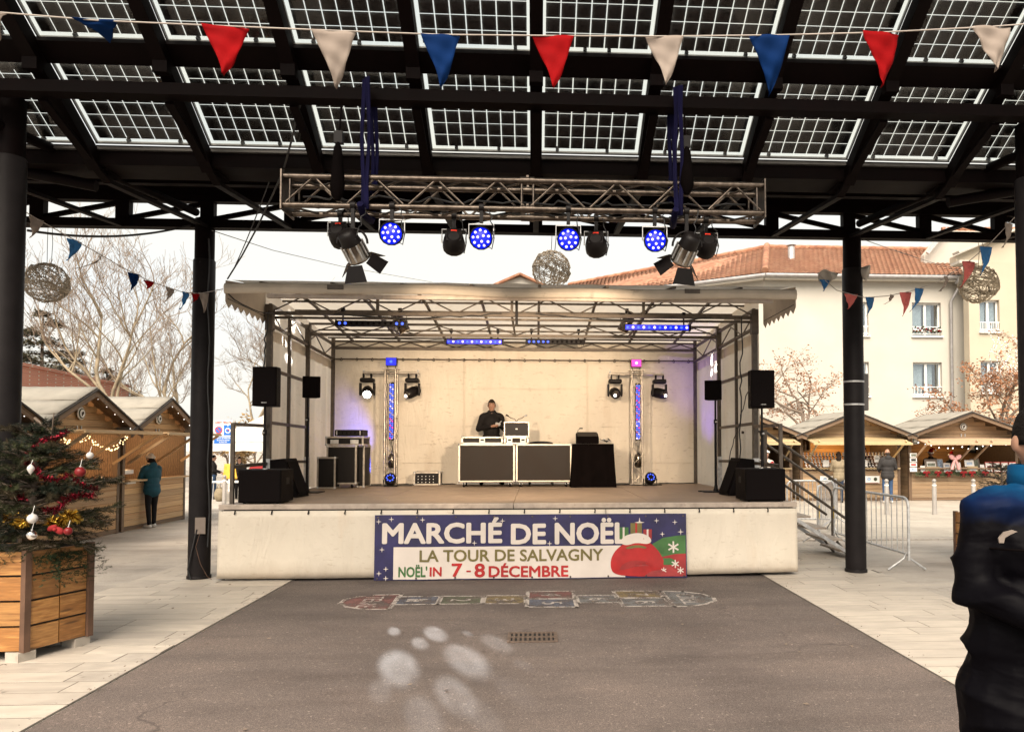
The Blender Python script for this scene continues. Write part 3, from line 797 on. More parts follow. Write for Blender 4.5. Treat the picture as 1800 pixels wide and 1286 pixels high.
# ------------------------------------------------------------------ hanging lighting truss
def box_truss(name, label, p0, axis, length, w, n, cat='truss', side=None, rt=.024, rb=.010, group=None, end_plates=True, joints=(), metal='alu'):
    """four chord tubes with zig-zag braces; p0 centre of one end, axis unit vector"""
    t = thing(name, label, cat, p0, 0, group)
    ax = V(axis); sx = V(side); sz = ax.cross(sx)
    h = w / 2
    for a in (-h, h):
        for b_ in (-h, h):
            d = MB(); d.cyl(sx * a + sz * b_, sx * a + sz * b_ + ax * length, rt, n=10); d.build('chord', M[metal], t)
    st = length / n
    for i in range(n):
        for (o1, o2) in ((sx * -h + sz * -h, sx * -h + sz * h), (sx * h + sz * -h, sx * h + sz * h), (sx * -h + sz * -h, sx * h + sz * -h), (sx * -h + sz * h, sx * h + sz * h)):
            a, b_ = (o1, o2) if i % 2 == 0 else (o2, o1)
            d = MB(); d.cyl(a + ax * (st * i), b_ + ax * (st * (i + 1)), rb, n=6, caps=False); d.build('brace', M[metal], t)
    for q in joints:
        for a in (-h, h):
            for b_ in (-h, h):
                d = MB(); o_ = sx * a + sz * b_
                d.cyl(o_ + ax * (q - .06), o_ + ax * (q + .06), rt * 1.25, n=10); d.box(o_ + ax * q + V((0, 0, .03)), (.02, .02, .03)); d.build('coupler', M[metal], t)
            d = MB(); d.cyl(sx * a - sz * h + ax * (q - .05), sx * a + sz * h + ax * (q - .05), rb, n=6); d.build('brace', M[metal], t)
            d = MB(); d.cyl(sx * a - sz * h + ax * (q + .05), sx * a + sz * h + ax * (q + .05), rb, n=6); d.build('brace', M[metal], t)
    if end_plates:
        for q in (0, length):
            d = MB(); m3 = Matrix((sx, ax, sz)).transposed()
            d.box(ax * q, (w + .09, .012, w + .09), m3); d.build('end_plate', M[metal], t)
            for a in (-h, h):
                d = MB(); d.cyl(sx * a - sz * h + ax * (.06 if q == 0 else q - .06), sx * a + sz * h + ax * (.06 if q == 0 else q - .06), rb, n=6); d.build('brace', M[metal], t)
    return t
TX0, TX1 = P(505, 345, 6.4).x, P(1335, 345, 6.4).x
TY0, TY1, TZ0, TZ1 = 6.28, 6.525, 3.715, 3.96
box_truss('lighting_truss', 'long silver box truss carrying stage lights, hung under the pavilion beam', (TX0, (TY0 + TY1) / 2, (TZ0 + TZ1) / 2), (1, 0, 0), TX1 - TX0, TY1 - TY0, 16, side=(0, 1, 0), joints=((TX1 - TX0) / 2,), rt=.025)
# blue slings and black chain bags that hold the truss
M['sling'] = mat('blue_sling_fabric', (.005, .0045, .026), .85, spec=.1, var=.25, bmp=.3, bscale=90)
for px, lab in ((650, 'blue fabric sling holding the truss end nearer the Christmas tree'), (1186, 'blue fabric sling holding the truss end nearer the tiled roof')):
    x = P(px, 240, 6.4).x
    t = thing('blue_sling', lab, 'sling', (x, 6.4, 3.7), 0, 'blue slings on the lighting truss')
    for i, (dx, yy) in enumerate(((-.022, 6.25), (.022, 6.23), (-.015, 6.57), (.02, 6.56))):
        d = MB(); n = 14
        wv = rnd.uniform(0, 6)
        def fn(u, v, dx=dx, yy=yy, wv=wv):
            z = 4.8 - 1.13 * v if yy < 6.4 else 4.8 - .9 * v
            return (x + dx + (u - .5) * (.045 - .015 * sin(v * pi)) + .008 * sin(v * 7 + wv), yy + .012 * sin(v * 5 + wv) + .01 * sin(u * 6), z)
        d.grid(4, n, fn); o = d.build('sling_band', M['sling'], t, True); o.modifiers.new('solid', 'SOLIDIFY').thickness = .004
    d = MB(); d.tube([(x - .03, 6.2, 3.71), (x - .03, 6.3, 3.655), (x, 6.5, 3.655), (x, 6.6, 3.75)], .03, 6); d.build('sling_loop', M['sling'], t, True)
for px, y0, y1, lab in ((594, 250, 352, 'black chain bag hanging at the truss end nearer the Christmas tree'), (1207, 258, 342, 'black chain bag hanging at the truss end nearer the tiled roof')):
    a, b_ = P(px, y0, 6.25), P(px, y1, 6.25)
    t = thing('chain_bag', lab, 'bag', (a.x, 6.25, b_.z), 0, 'chain bags on the lighting truss')
    d = MB(); h = a.z - b_.z
    d.lathe([(.01, h), (.035, h * .9), (.05, h * .55), (.062, h * .25), (.05, .04), (.02, 0)], (0, 0, 0), 10); d.build('bag', M['blacktarp'], t)
    d = MB(); d.cyl((0, 0, h * .9), (0, .1, 4.6 - b_.z), .009, n=6); d.build('chain', M['black'], t)
    d = MB(); d.box((0, .03, h + .05), (.07, .06, .1)); d.build('hoist', M['dark'], t)

# ------------------------------------------------------------------ stage lamps
def aimrot(d):
    return V(d).to_track_quat('Y', 'Z').to_matrix()          # local +y along the beam
def par_can(c, aim, top, lit, label, group):
    c = V(c); t = thing('par_light', label, 'stage light', c, 0, group)
    m = aimrot(aim)
    d = MB()
    for prof in ([(.05, -.1), (.085, -.07), (.098, 0), (.1, .06), (.094, .065), (.09, .03)],):
        d.lathe([(r, z) for r, z in prof], (0, 0, 0), 14, rot=m @ Matrix.Rotation(-pi / 2, 3, 'X'))
    d.build('housing', M['dark'], t)
    f = MB(); f.lathe([(.001, .036), (.088, .036), (.088, .04), (.001, .04)], (0, 0, 0), 16, rot=m @ Matrix.Rotation(-pi / 2, 3, 'X')); f.build('lamp_face', M['blueglow'] if lit else M['dark'], t)
    if lit:
        for (r_, k, ph) in ((.028, 3, .3), (.066, 9, .1)):
            for i in range(k):
                a = 2 * pi * i / k + ph; l = MB(); l.ell(m @ V((r_ * cos(a), .043, r_ * sin(a))), (.0115, .0115, .0115), 8, 6); l.build('led', M['pinkled'], t)
    else:
        q = MB(); q.box(m @ V((-.0, -.075, .06)), (.05, .03, .022), m); q.build('red_display', M['redled'], t)
        q = MB(); q.box(m @ V((0, -.06, .02)), (.13, .06, .13), m); q.build('electronics_box', M['dark'], t)
    side = V((1, 0, 0)); h = V(top) - c
    y = MB(); y.tube([side * .105, side * .105 + V((0, 0, .12)), side * -.105 + V((0, 0, .12)), side * -.105], .007, 5); y.build('yoke', M['galv'], t)
    k = MB(); k.box((0, 0, h.z - .06), (.03, .03, max(.05, h.z - .12))); k.lathe([(.036, -.02), (.036, .02)], (0, 0, h.z), 10, rot=(0, pi / 2, 0)); k.build('clamp', M['dark'], t)
    w_ = MB(); w_.tube(wander(side * .06 + V((0, 0, h.z)), side * .11 + V((0, -.02, 0)), 8, .02, -.02) + [side * .09 + V((0, 0, -.09)), side * .03 + V((0, -.05, -.06))], .005, 5); w_.build('lead', M['cable'], t)
    return t
for px, py, lab in ((689, 411, 'lit blue LED spotlight nearest the blue sling by the Christmas tree side'), (846, 419, 'lit blue LED spotlight just before the middle of the truss'),
                    (999, 421, 'lit blue LED spotlight over the wicker ball'), (1151, 423, 'lit blue LED spotlight beside the barn door lamp near the tiled roof')):
    c = P(px, py, 6.26); par_can(c, (0, -1, -.22), (c.x, TY0, TZ0), True, lab, 'blue LED spotlights on the truss')
for px, py, lab in ((598, 415, 'dark spotlight with red display behind the barn door lamp nearer the Christmas tree'), (798, 427, 'dark spotlight with red display hanging against open sky'),
                    (1048, 431, 'dark spotlight with red display just beside the wicker ball'), (1241, 433, 'dark spotlight with red display over the tiled roof')):
    c = P(px, py, 6.5); par_can(c, (rnd.uniform(-.2, .2), 1, -.45), (c.x, TY1, TZ0), False, lab, 'dark spotlights facing the stage')
def fresnel(c, aim, label, flip):
    c = V(c); t = thing('barn_door_light', label, 'stage light', c, 0, 'barn door lamps on the truss')
    m = aimrot(aim); q = m @ Matrix.Rotation(-pi / 2, 3, 'X')
    d = MB(); d.lathe([(.02, -.17), (.07, -.165), (.095, -.13), (.1, -.03)], (0, 0, 0), 16, rot=q); d.build('rear_housing', M['dark'], t)
    d = MB(); d.lathe([(.105, -.03), (.11, .13), (.118, .135), (.118, .155), (.1, .155)], (0, 0, 0), 16, rot=q); d.build('front_housing', M['chrome'], t)
    for i in range(10):
        a = 2 * pi * i / 10; r_ = MB(); r_.box(m @ V((.112 * cos(a), .05, .112 * sin(a))), (.012, .16, .012), m); r_.build('cooling_rib', M['galv'], t)
    l = MB(); l.lathe([(.001, .14), (.098, .14), (.098, .146), (.001, .15)], (0, 0, 0), 16, rot=q); l.build('lens', M['warmled'], t)
    for k in range(4):
        a = pi / 2 * k; rk = Matrix.Rotation(a, 3, 'Y')
        w0, w1, ln = .085, .15, .17
        d = MB(); d.prism([(-w0, 0), (w0, 0), (w1 * .9, ln), (-w1 * .9, ln)] if k % 2 == 0 else [(-w0, 0), (w0, 0), (w0 * 1.25, ln), (-w0 * 1.25, ln)],
                          m @ rk @ V((0, .157, .118)), m @ rk @ V((1, 0, 0)), m @ rk @ V((0, .75, .66)), m @ rk @ V((0, .003, -.003))); d.build('barn_door', M['dark'], t)
    h = (TZ0 - c.z) / .84
    y = MB(); y.tube([(.15 * cos(a), -.02, .15 * sin(a) + .02) for a in [pi * i / 12 for i in range(13)]], .012, 6); y.build('yoke', M['dark'], t)
    k = MB(); k.box((0, 0, (h + .17) / 2), (.035, .035, max(.03, h - .14))); k.lathe([(.04, -.025), (.04, .025)], (0, 0, h), 10, rot=(0, pi / 2, 0)); k.build('clamp', M['dark'], t)
    w_ = MB(); w_.tube(wander((.12, 0, h + .02), (.02, -.12, .02), 10, .03, .05), .006, 5); w_.build('lead', M['cable'], t)
    t.scale = (.84, .84, .84); return t
fresnel(P(620, 432, 6.26), (.32, .75, -.75), 'big stage lamp with black barn doors nearer the Christmas tree', False)
fresnel(P(1207, 437, 6.26), (-.3, .75, -.75), 'big stage lamp with black barn doors nearer the tiled roof', True)
for (a, b_, lab) in (((TX0, 6.3, 3.72), (TX1, 6.35, 3.73), 'black power cable strung along the lower truss tube'), ((TX0 + .1, 6.5, 3.86), (TX1 - .1, 6.5, 3.86), 'black power cable looped through the upper back of the truss')):
    cable(wander(a, b_, 40, .035, .02), lab, .009)
cable([P(x, y, Y) for x, y, Y in ((532, 170, 6.55), (522, 205, 6.6), (513, 245, 6.8), (498, 300, 7.3), (478, 345, 7.9), (452, 400, 8.5), (425, 450, 9.1), (400, 490, 9.45))], 'thick black cable falling past the truss end to the stage roof corner', .010)
cable(sag(P(480, 300, 7.6), P(412, 470, 9.2), .04, 10), 'thin black cable falling beside the thicker one to the stage roof corner', .006)

# ------------------------------------------------------------------ loudspeakers and stands
def speaker(c0, w_, h, dp, label, group, rz=0, tilt=0, mark=True, name='loudspeaker'):
    """c0 = centre of the bottom front edge"""
    t = thing(name, label, 'loudspeaker', c0, rz, group)
    poly = [(-w_ / 2, 0), (w_ / 2, 0), (w_ / 2, dp * .45), (w_ * .32, dp), (-w_ * .32, dp), (-w_ / 2, dp * .45)]
    d = MB(); d.prism(poly, (0, .012, 0), (1, 0, 0), (0, 1, 0), (0, 0, h)); d.build('cabinet', M['cabinet'], t, bevel=.008)
    g_ = MB(); g_.bb(-w_ / 2 + .008, w_ / 2 - .008, 0, .011, .01, h - .01); g_.build('grille', M['grille'], t, bevel=.004)
    if mark:
        text('NEXO', .065, .014, 'lettering', M['paper'], None, lambda q: q).parent = t
        o = t.children[-1]; o.rotation_euler = (pi / 2, 0, 0); o.location = (-.03, -.002, .035)
    hd = MB(); hd.bb(-w_ / 2 - .001, -w_ / 2 + .004, dp * .2, dp * .4, h * .42, h * .58); hd.build('handle', M['dark'], t)
    return t
def sub(c0, label, w_=.56, h=.43, dp=.5):
    t = thing('subwoofer', label, 'loudspeaker', c0, 0, 'subwoofers at the stage corners')
    d = MB(); d.bb(-w_ / 2, w_ / 2, .012, dp, .012, h); d.build('cabinet', M['cabinet'], t, bevel=.012)
    g_ = MB(); g_.bb(-w_ / 2 + .012, w_ / 2 - .012, 0, .011, .025, h - .015); g_.build('grille', M['grille'], t, bevel=.004)
    for x in (-w_ / 2 + .06, w_ / 2 - .06):
        for y in (.07, dp - .07):
            f_ = MB(); f_.cyl((x, y, 0), (x, y, .012), .02, n=8); f_.build('foot', M['dark'], t)
    for s in (-1, 1):
        q = MB(); q.bb(s * w_ / 2 - .003, s * w_ / 2 + .002, dp * .4, dp * .65, h * .55, h * .75); q.build('handle', M['dark'], t)
    q = MB(); q.cyl((0, .2, h), (0, .2, h + .008), .03, n=12); q.build('pole_socket', M['galv'], t)
    return t
def pole(base, z1, label, plate=None):
    base = V(base); t = thing('speaker_pole', label, 'speaker stand', base, 0, 'speaker poles')
    d = MB(); d.cyl((0, 0, .008), (0, 0, z1 - base.z - .35), .021, n=10); d.build('lower_tube', M['dark'], t)
    d = MB(); d.cyl((0, 0, z1 - base.z - .35), (0, 0, z1 - base.z), .016, n=10); d.build('upper_tube', M['dark'], t)
    d = MB(); d.lathe([(.027, -.03), (.03, 0), (.027, .04)], (0, 0, z1 - base.z - .35), 10); d.build('collar', M['dark'], t)
    d = MB(); d.cyl((0, -.02, z1 - base.z - .35), (0, -.06, z1 - base.z - .35), .012, n=8); d.ell((0, -.065, z1 - base.z - .35), .016, 8, 6); d.build('knob', M['galv'], t)
    if plate:
        d = MB(); d.box((0, 0, .006), (plate, plate * .8, .012)); d.build('base_plate', M['dark'], t)
        d = MB(); d.lathe([(.05, .0), (.03, .05), (.024, .1)], (0, 0, .01), 10); d.build('base_hub', M['dark'], t)
    return t
YS = 9.56
for px0, px1, side_, pole_px, sp in ((417, 493, 'by the parking sign', 466, (442, 486, 644, 713)), (1311, 1382, 'by the stage steps', 1339, (1321, 1362, 650, 716))):
    a, b_ = P(px0, 887, YS), P(px1, 887, YS); c = (a + b_) / 2
    sub((c.x, YS, SZ + .005), 'black subwoofer box at the stage corner ' + side_, b_.x - a.x)
    yp = YS + .2
    top = P(pole_px, sp[3], yp)
    pole((top.x, yp, SZ + .005 + .438), top.z, 'black speaker pole standing on the subwoofer ' + side_)
    a, b_ = P(sp[0], sp[3], YS + .06), P(sp[1], sp[2], YS + .06)
    speaker(((a.x + b_.x) / 2, YS + .06, a.z), b_.x - a.x, b_.z - a.z, .32, 'tall black loudspeaker on the pole ' + side_, 'front loudspeakers')
for px0, px1, py0, py1, yy, ppx, rz_, side_ in ((531, 565, 661, 698, 11.75, 540, .35, 'by the silver cased rack'), (1237, 1269, 668, 702, 11.55, 1258, -.3, 'by the magenta topped tower')):
    a, b_ = P(px0, py1, yy), P(px1, py0, yy)
    pc = P(ppx, 800, yy + .12)
    pole((pc.x, yy + .12, SZ + .002), a.z, 'thin black stand with square base plate inside the stage ' + side_, .46)
    speaker(((a.x + b_.x) / 2, yy, a.z), (b_.x - a.x) * .9, b_.z - a.z, .26, 'small black loudspeaker on a thin stand ' + side_, 'side loudspeakers', rz_, mark=False)
def wedge(c0, rz_, label, s=1, h=.55):
    t = thing('stage_monitor', label, 'loudspeaker', c0, rz_, 'wedge monitors')
    d = MB(); d.prism([(-.2, 0), (.22, 0), (.02, h), (-.2, h * .96)], (0, 0, .004), (s, 0, 0), (0, 0, 1), (0, .38, 0)); d.build('cabinet', M['cabinet'], t, bevel=.01)
    d = MB(); a, b_ = V((s * .225, 0, .03)), V((s * .03, 0, h - .02)); m3 = (b_ - a)
    d.prism([(.02, .03), (m3.length - .03, .03), (m3.length - .03, .35), (.02, .35)], a, m3.normalized(), (0, 1, 0), V((s * .008, 0, .004))); d.build('grille', M['grille'], t)
    return t
wedge(P(497, 858, 10.75) * 1 + V((0, 0, SZ + .002 - P(497, 858, 10.75).z)), R(-8), 'black wedge monitor behind the subwoofer by the parking sign')
wedge(P(1305, 862, 10.75) * 1 + V((0, 0, SZ + .002 - P(1305, 862, 10.75).z)), R(8), 'black wedge monitor behind the subwoofer by the stage steps', -1)

# ------------------------------------------------------------------ lighting towers
def moving_head(c, aim, label, lit):
    c = V(c); t = thing('moving_head_light', label, 'stage light', c, 0, 'moving head lights on the towers')
    d = MB(); d.box((0, 0, -.1), (.25, .2, .085)); d.build('base', M['dark'], t, bevel=.03)
    for s in (-1, 1):
        q = MB(); q.box((s * .07, 0, -.03), (.03, .04, .06)); q.lathe([(.034, -.015), (.034, .015)], (s * .07, 0, 0), 10, rot=(0, pi / 2, 0)); q.build('clamp', M['dark'], t)
        a = MB(); a.prism([(-.05, -.15), (.05, -.15), (.045, -.36), (0, -.39), (-.045, -.36)], (s * .125 - .017, 0, 0), (0, 1, 0), (0, 0, 1), (.034, 0, 0)); a.build('yoke_arm', M['dark'], t, bevel=.01)
    m = aimrot(aim); q = m @ Matrix.Rotation(-pi / 2, 3, 'X'); hc = V((0, 0, -.32))
    h = MB(); h.lathe([(.03, -.16), (.085, -.14), (.1, -.05), (.1, .06), (.088, .13), (.08, .135)], hc, 14, rot=q); h.build('head', M['dark'], t)
    l = MB(); l.lathe([(.001, .125), (.07, .125), (.07, .14), (.001, .15)], hc, 14, rot=q); l.build('lens', M['lens'] if lit else M['chrome'], t)
    if not lit: k = MB(); k.ell(hc + m @ V((.02, .15, -.02)), (.03, .03, .03), 8, 6); k.build('lamp_glint', M['whiteled'], t)  # small glowing ball stands in for the glint on an unlit lens
    return hc + c + m @ V((0, .18, 0))
YT = 13.9
heads = {}
def tower(px, mag, nm):
    b_ = P(px, 850, YT); x = b_.x
    t = box_truss('lighting_tower', f'upright silver truss tower topped by a {nm} lamp', (x, YT, SZ + .02), (0, 0, 1), 2.13, .19, 12, 'truss tower', side=(1, 0, 0), rt=.02, rb=.008, group='lighting towers on the stage', end_plates=True, metal='silver')
    d = MB(); d.box((0, 0, -.01), (.88, .5, .012)); d.build('base_plate', M['dark'], t)
    d = MB(); d.cyl((-.52, -.02, 2.06), (.52, -.02, 2.06), .025); d.build('cross_bar', M['silver'], t)
    for s in (-1, 1):
        d = MB(); d.cyl((s * .5, -.02, 2.02), (s * .5, -.02, 2.12), .018, n=8); d.build('bar_pin', M['galv'], t)
    # lamp on top
    l = thing('top_lamp', f'small square {nm} stage lamp on top of its truss tower', 'stage light', (x, YT - .02, SZ + 2.16), 0, 'tower top lamps')
    q = MB(); q.bb(-.1, .1, 0, .1, .06, .21); q.build('housing', M['dark'], l, bevel=.006)
    q = MB(); q.bb(-.092, .092, -.006, -.001, .068, .202); q.build('lamp_face', M['magled'] if mag else M['blueglow'], l)
    q = MB(); q.ell((.0, -.012, .135), (.028, .012, .028), 10, 6); q.build('led', M['pinkled'] if mag else M['blueled'], l)
    q = MB(); q.tube([(-.08, .05, .06), (-.06, .05, 0), (.06, .05, 0), (.08, .05, .06)], .008, 5); q.build('yoke', M['dark'], l)
    # vertical LED batten inside
    e = thing('led_batten', f'vertical batten of glowing LEDs inside the tower topped by the {nm} lamp', 'stage light', (x + .02, YT - .06, SZ + .85), 0, 'vertical LED battens')
    q = MB(); q.bb(-.045, .045, 0, .04, -.02, 1.06); q.build('housing', M['dark'], e)
    for i in range(26):
        for j in (-1, 1):
            k = MB(); k.box((j * .02 + .004 * (i % 2), -.006, .02 + i * .0395), (.028, .01, .022), (0, R(25), 0))
            k.build('led', M['blueled'] if (i + (j > 0)) % 3 else (M['magled'] if (i > 9) == mag or mag and i % 2 else M['pinkled']), e)
    # silver can lamp and blue uplight at the foot
    c = thing('can_lamp', f'silver can lamp low inside the tower topped by the {nm} lamp', 'stage light', (x + .03, YT - .02, SZ + .32), 0, 'silver can lamps')
    q = MB(); q.lathe([(.03, 0), (.07, .03), (.075, .2), (.05, .26), (.02, .27)], (0, 0, 0), 12); q.build('housing', M['chrome'], c)
    q = MB(); q.cyl((0, 0, .27), (0, .03, .42), .012, n=6); q.build('yoke', M['dark'], c)
    return t, x
_, xl = tower(686, False, 'blue'); _, xr = tower(1119, True, 'magenta')
for nm_, xx, px, aim, lit, lab in (('a', xl, 646, (.18, -1, -.42), True, 'moving head lamp with a blinding white lens above the equipment rack'), ('b', xl, 725, (-.65, -.75, -.4), False, 'moving head lamp tilted sideways on the blue topped tower'),
                               ('c', xr, 1081, (.05, -1, -.25), False, 'moving head lamp facing forward on the magenta topped tower'), ('d', xr, 1159, (.7, -.6, -.2), False, 'moving head lamp turned toward the tarpaulin side wall')):
    p = P(px, 656, YT - .02); heads[nm_] = moving_head((p.x, YT - .02, SZ + 2.045), aim, lab, lit)
def floor_par(c, label):
    t = thing('floor_light', label, 'stage light', c, 0, 'blue floor lights by the towers')
    m = aimrot((.1, -.75, .5)); q = m @ Matrix.Rotation(-pi / 2, 3, 'X'); o_ = V((0, 0, .12))
    d = MB(); d.lathe([(.04, -.12), (.09, -.08), (.105, .02), (.105, .06), (.095, .06)], o_, 14, rot=q); d.build('housing', M['dark'], t)
    d = MB(); d.lathe([(.001, .05), (.093, .05), (.093, .055), (.001, .055)], o_, 14, rot=q); d.build('lamp_face', M['blueglow'], t)
    for i in range(8):
        a = 2 * pi * i / 8; l = MB(); l.ell(o_ + m @ V((.06 * cos(a), .06, .06 * sin(a))), .013, 8, 5); l.build('led', M['blueled'], t)
    d = MB(); d.tube([(-.12, 0, .12), (-.12, .02, 0), (.12, .02, 0), (.12, 0, .12)], .009, 5); d.build('bracket', M['dark'], t)
a = P(686, 846, 13.4); floor_par((a.x, 13.4, SZ + .01), 'blue floor light at the foot of the blue topped tower')
a = P(1143, 846, 13.5); floor_par((a.x, 13.5, SZ + .01), 'blue floor light beside the foot of the magenta topped tower')

# LED battens under the roof trusses
def led_bar(px0, px1, py, Y, lits, label):
    a, b_ = P(px0, py, Y), P(px1, py + 2, Y); n = 12
    t = thing('led_bar', label, 'stage light', (a + b_) / 2, 0, 'LED bars under the stage roof')
    L_ = b_.x - a.x
    d = MB(); d.box((0, 0, 0), (L_, .07, .085)); d.build('housing', M['dark'], t, bevel=.006)
    for s in (-1, 1):
        d = MB(); d.box((s * (L_ / 2 + .012), 0, 0), (.02, .1, .1)); d.build('end_cap', M['dark'], t)
        d = MB(); d.cyl((s * L_ * .42, 0, .04), (s * L_ * .42, .02, .2), .012, n=6); d.box((s * L_ * .42, .01, .2), (.05, .06, .07)); d.build('clamp', M['dark'], t)
    d = MB(); d.bb(-L_ / 2 + .01, L_ / 2 - .01, -.039, -.0355, -.036, .036); d.build('lamp_face', M['blueglow'] if sum(lits) > 8 else M['dark'], t)
    for i in range(n):
        k = MB(); k.ell((-L_ / 2 + L_ * (i + .5) / n, -.042, .0), (.021, .008, .021), 10, 6); k.build('led', (M['pinkled'] if i % 2 and sum(lits) > 8 else M['blueled']) if lits[i] else M['grille'], t)
led_bar(593, 713, 568, 11.0, [1, 1] + [0] * 8 + [1, 1], 'LED bar lit only at both ends near the silver par can over the rack')
led_bar(785, 883, 600, 13.2, [1] * 12, 'fully lit blue LED bar on the back truss above the person')
led_bar(926, 1025, 600, 13.2, [1] * 5 + [0] * 7, 'LED bar half dark on the back truss above the black cloth')
led_bar(1098, 1211, 575, 11.0, [1] * 12, 'fully lit blue LED bar under the roof by the stage steps')
def silver_par(px, py, aim, label):
    c = P(px, py, 11.2); t = thing('silver_par_can', label, 'stage light', c, 0, 'silver par cans under the stage roof')
    m = aimrot(aim); q = m @ Matrix.Rotation(-pi / 2, 3, 'X')
    d = MB(); d.lathe([(.03, -.17), (.075, -.14), (.085, -.02), (.085, .16), (.08, .16)], (0, 0, 0), 14, rot=q); d.build('housing', M['chrome'], t)
    d = MB(); d.tube([(-.1, 0, 0), (-.1, 0, .12), (.1, 0, .12), (.1, 0, 0)], .008, 5); d.box((0, 0, .16), (.05, .05, .09)); d.build('yoke', M['dark'], t)
silver_par(703, 566, (.45, .1, -.8), 'silver par can pointing down beside the partly lit LED bar')
silver_par(1102, 566, (-.4, .1, -.8), 'silver par can pointing down beside the fully lit LED bar by the steps')

# ------------------------------------------------------------------ flight cases and desk
M['case'] = mat('brown_black_laminate', (.012, .0068, .004), .55, var=.15, scale=3, spec=.2)
M['caseblk'] = mat('black_laminate', (.006, .0045, .004), .5, spec=.2)
def flight_case(name, c0, w_, dp, h, label, group=None, m='case', wheels=0, latch=0, cat='flight case', ew=.028, rz=0):
    """c0: centre of the front bottom edge"""
    t = thing(name, label, cat, c0, rz, group)
    z0 = wheels
    d = MB(); d.bb(-w_ / 2 + .006, w_ / 2 - .006, .006, dp - .006, z0 + .006, z0 + h - .006); d.build('panel', M[m], t)
    for z in (z0, z0 + h):
        for y in (0, dp):
            d = MB(); d.box((0, y + (ew / 2 - .001 if y == 0 else -ew / 2 + .001), z + (ew / 2 if z == z0 else -ew / 2)), (w_, ew, ew)); d.build('edge_profile', M['silver'], t, bevel=.004)
        for x in (-1, 1):
            d = MB(); d.box((x * (w_ / 2 - ew / 2), dp / 2, z + (ew / 2 if z == z0 else -ew / 2)), (ew * 1.004, dp - 2 * ew, ew * .996)); d.build('edge_profile', M['silver'], t)
    for x in (-1, 1):
        for y in (0, 1):
            d = MB(); d.box((x * (w_ / 2 - ew / 2), y * (dp - ew) + ew / 2, z0 + h / 2), (ew * .998, ew * 1.003, h - 2 * ew)); d.build('edge_profile', M['silver'], t)
            for z in (0, 1):
                d = MB(); d.ell((x * (w_ / 2 - ew * .55), y * (dp - ew * 1.1) + ew * .55, z0 + z * (h - ew * 1.1) + ew * .55), ew * .95, 8, 6); d.build('ball_corner', M['galv'], t)
    if wheels:
        for x in (-1, 1):
            for y in (.08, dp - .08):
                d = MB(); d.lathe([(.01, -.016), (.036, -.016), (.04, -.01), (.04, .01), (.036, .016), (.01, .016)], (x * (w_ / 2 - .09), y, .04), 12, rot=(0, pi / 2, 0)); d = d.build('caster', M['dark'], t)
                f_ = MB(); f_.box((x * (w_ / 2 - .09), y + .005, .072), (.05, .05, .05)); f_.build('caster_fork', M['galv'], d)
    for i in range(latch):
        x = (i - (latch - 1) / 2) * w_ / max(2, latch) * 1.1
        d = MB(); d.box((x, -.004, z0 + h * .55), (.1, .012, .085)); d = d.build('latch', M['galv'], t, bevel=.003)
        f_ = MB(); f_.box((x, -.012, z0 + h * .55), (.06, .008, .03)); f_.build('latch_lever', M['dark'], d)
    return t
YD = 13.2
def px_case(name, px0, px1, py0, Y, dp, label, zb=SZ, h=None, **kw):
    a, b_ = P(px0, py0, Y), P(px1, py0, Y); hh = h if h else a.z - zb - kw.get('wheels', 0)
    return flight_case(name, ((a.x + b_.x) / 2, Y, zb), b_.x - a.x, dp, hh, label, **kw)
px_case('flight_case', 806, 905, 780, YD, .6, 'brown fronted flight case on casters forming the desk half before the person', wheels=.09, group='flight cases of the desk')
px_case('flight_case', 907, 1005, 780, YD, .6, 'brown fronted flight case on casters forming the desk half before the chair', wheels=.09, group='flight cases of the desk')
ZT = P(850, 780, YD).z
px_case('flight_case', 811, 884, 767, YD + .06, .45, 'flat silver edged flight case lying on the desk before the person', zb=ZT, m='caseblk', latch=1)
px_case('flight_case', 886, 929, 767, YD + .05, .4, 'small case base under the open upright lid on the desk', zb=ZT, m='case', latch=2)
zt2 = P(900, 767, YD + .05).z
a, b_ = P(886, 741, YD + .12), P(930, 766, YD + .12)
t = thing('open_case_lid', 'black open case lid standing upright on the desk beside the person', 'case lid', ((a.x + b_.x) / 2, YD + .12, zt2), 0)
w_, h_ = b_.x - a.x, a.z - zt2
d = MB(); d.bb(-w_ / 2 + .012, w_ / 2 - .012, .01, .07, .012, h_ - .012); d.build('lid_panel', M['caseblk'], t)
for s in (0, 1):
    d = MB(); d.bb(-w_ / 2, w_ / 2, 0, .075, s * (h_ - .016), s * (h_ - .016) + .016); d.build('edge_profile', M['silver'], t)
    d = MB(); d.bb((s * 2 - 1) * (w_ / 2 - .008) - .008, (s * 2 - 1) * (w_ / 2 - .008) + .008, .001, .074, .017, h_ - .017); d.build('edge_profile', M['silver'], t)
d = MB(); d.bb(-.018, .018, .004, .009, h_ * .48, h_ * .55); d.build('badge', M['paper'], t)
for s in (-1, 1):
    q = P(908, 736, YD + .2)
    t = thing('gooseneck_lamp', f'thin gooseneck lamp on the open case bending toward the {"person" if s < 0 else "black cloth table"}', 'lamp', (q.x, YD + .2, zt2 + h_), 0, 'gooseneck lamps')
    d = MB(); d.tube([(0, 0, 0), (s * .03, 0, .05), (s * .1, 0, .07), (s * .15, -.02, .11 if s > 0 else .1)], .006, 5); d.build('neck', M['dark'], t)
    d = MB(); d.cyl((s * .14, -.02, .1), (s * .19, -.03, .125), .012, .018, 8); d.build('lamp_shade', M['galv'] if s > 0 else M['dark'], t)
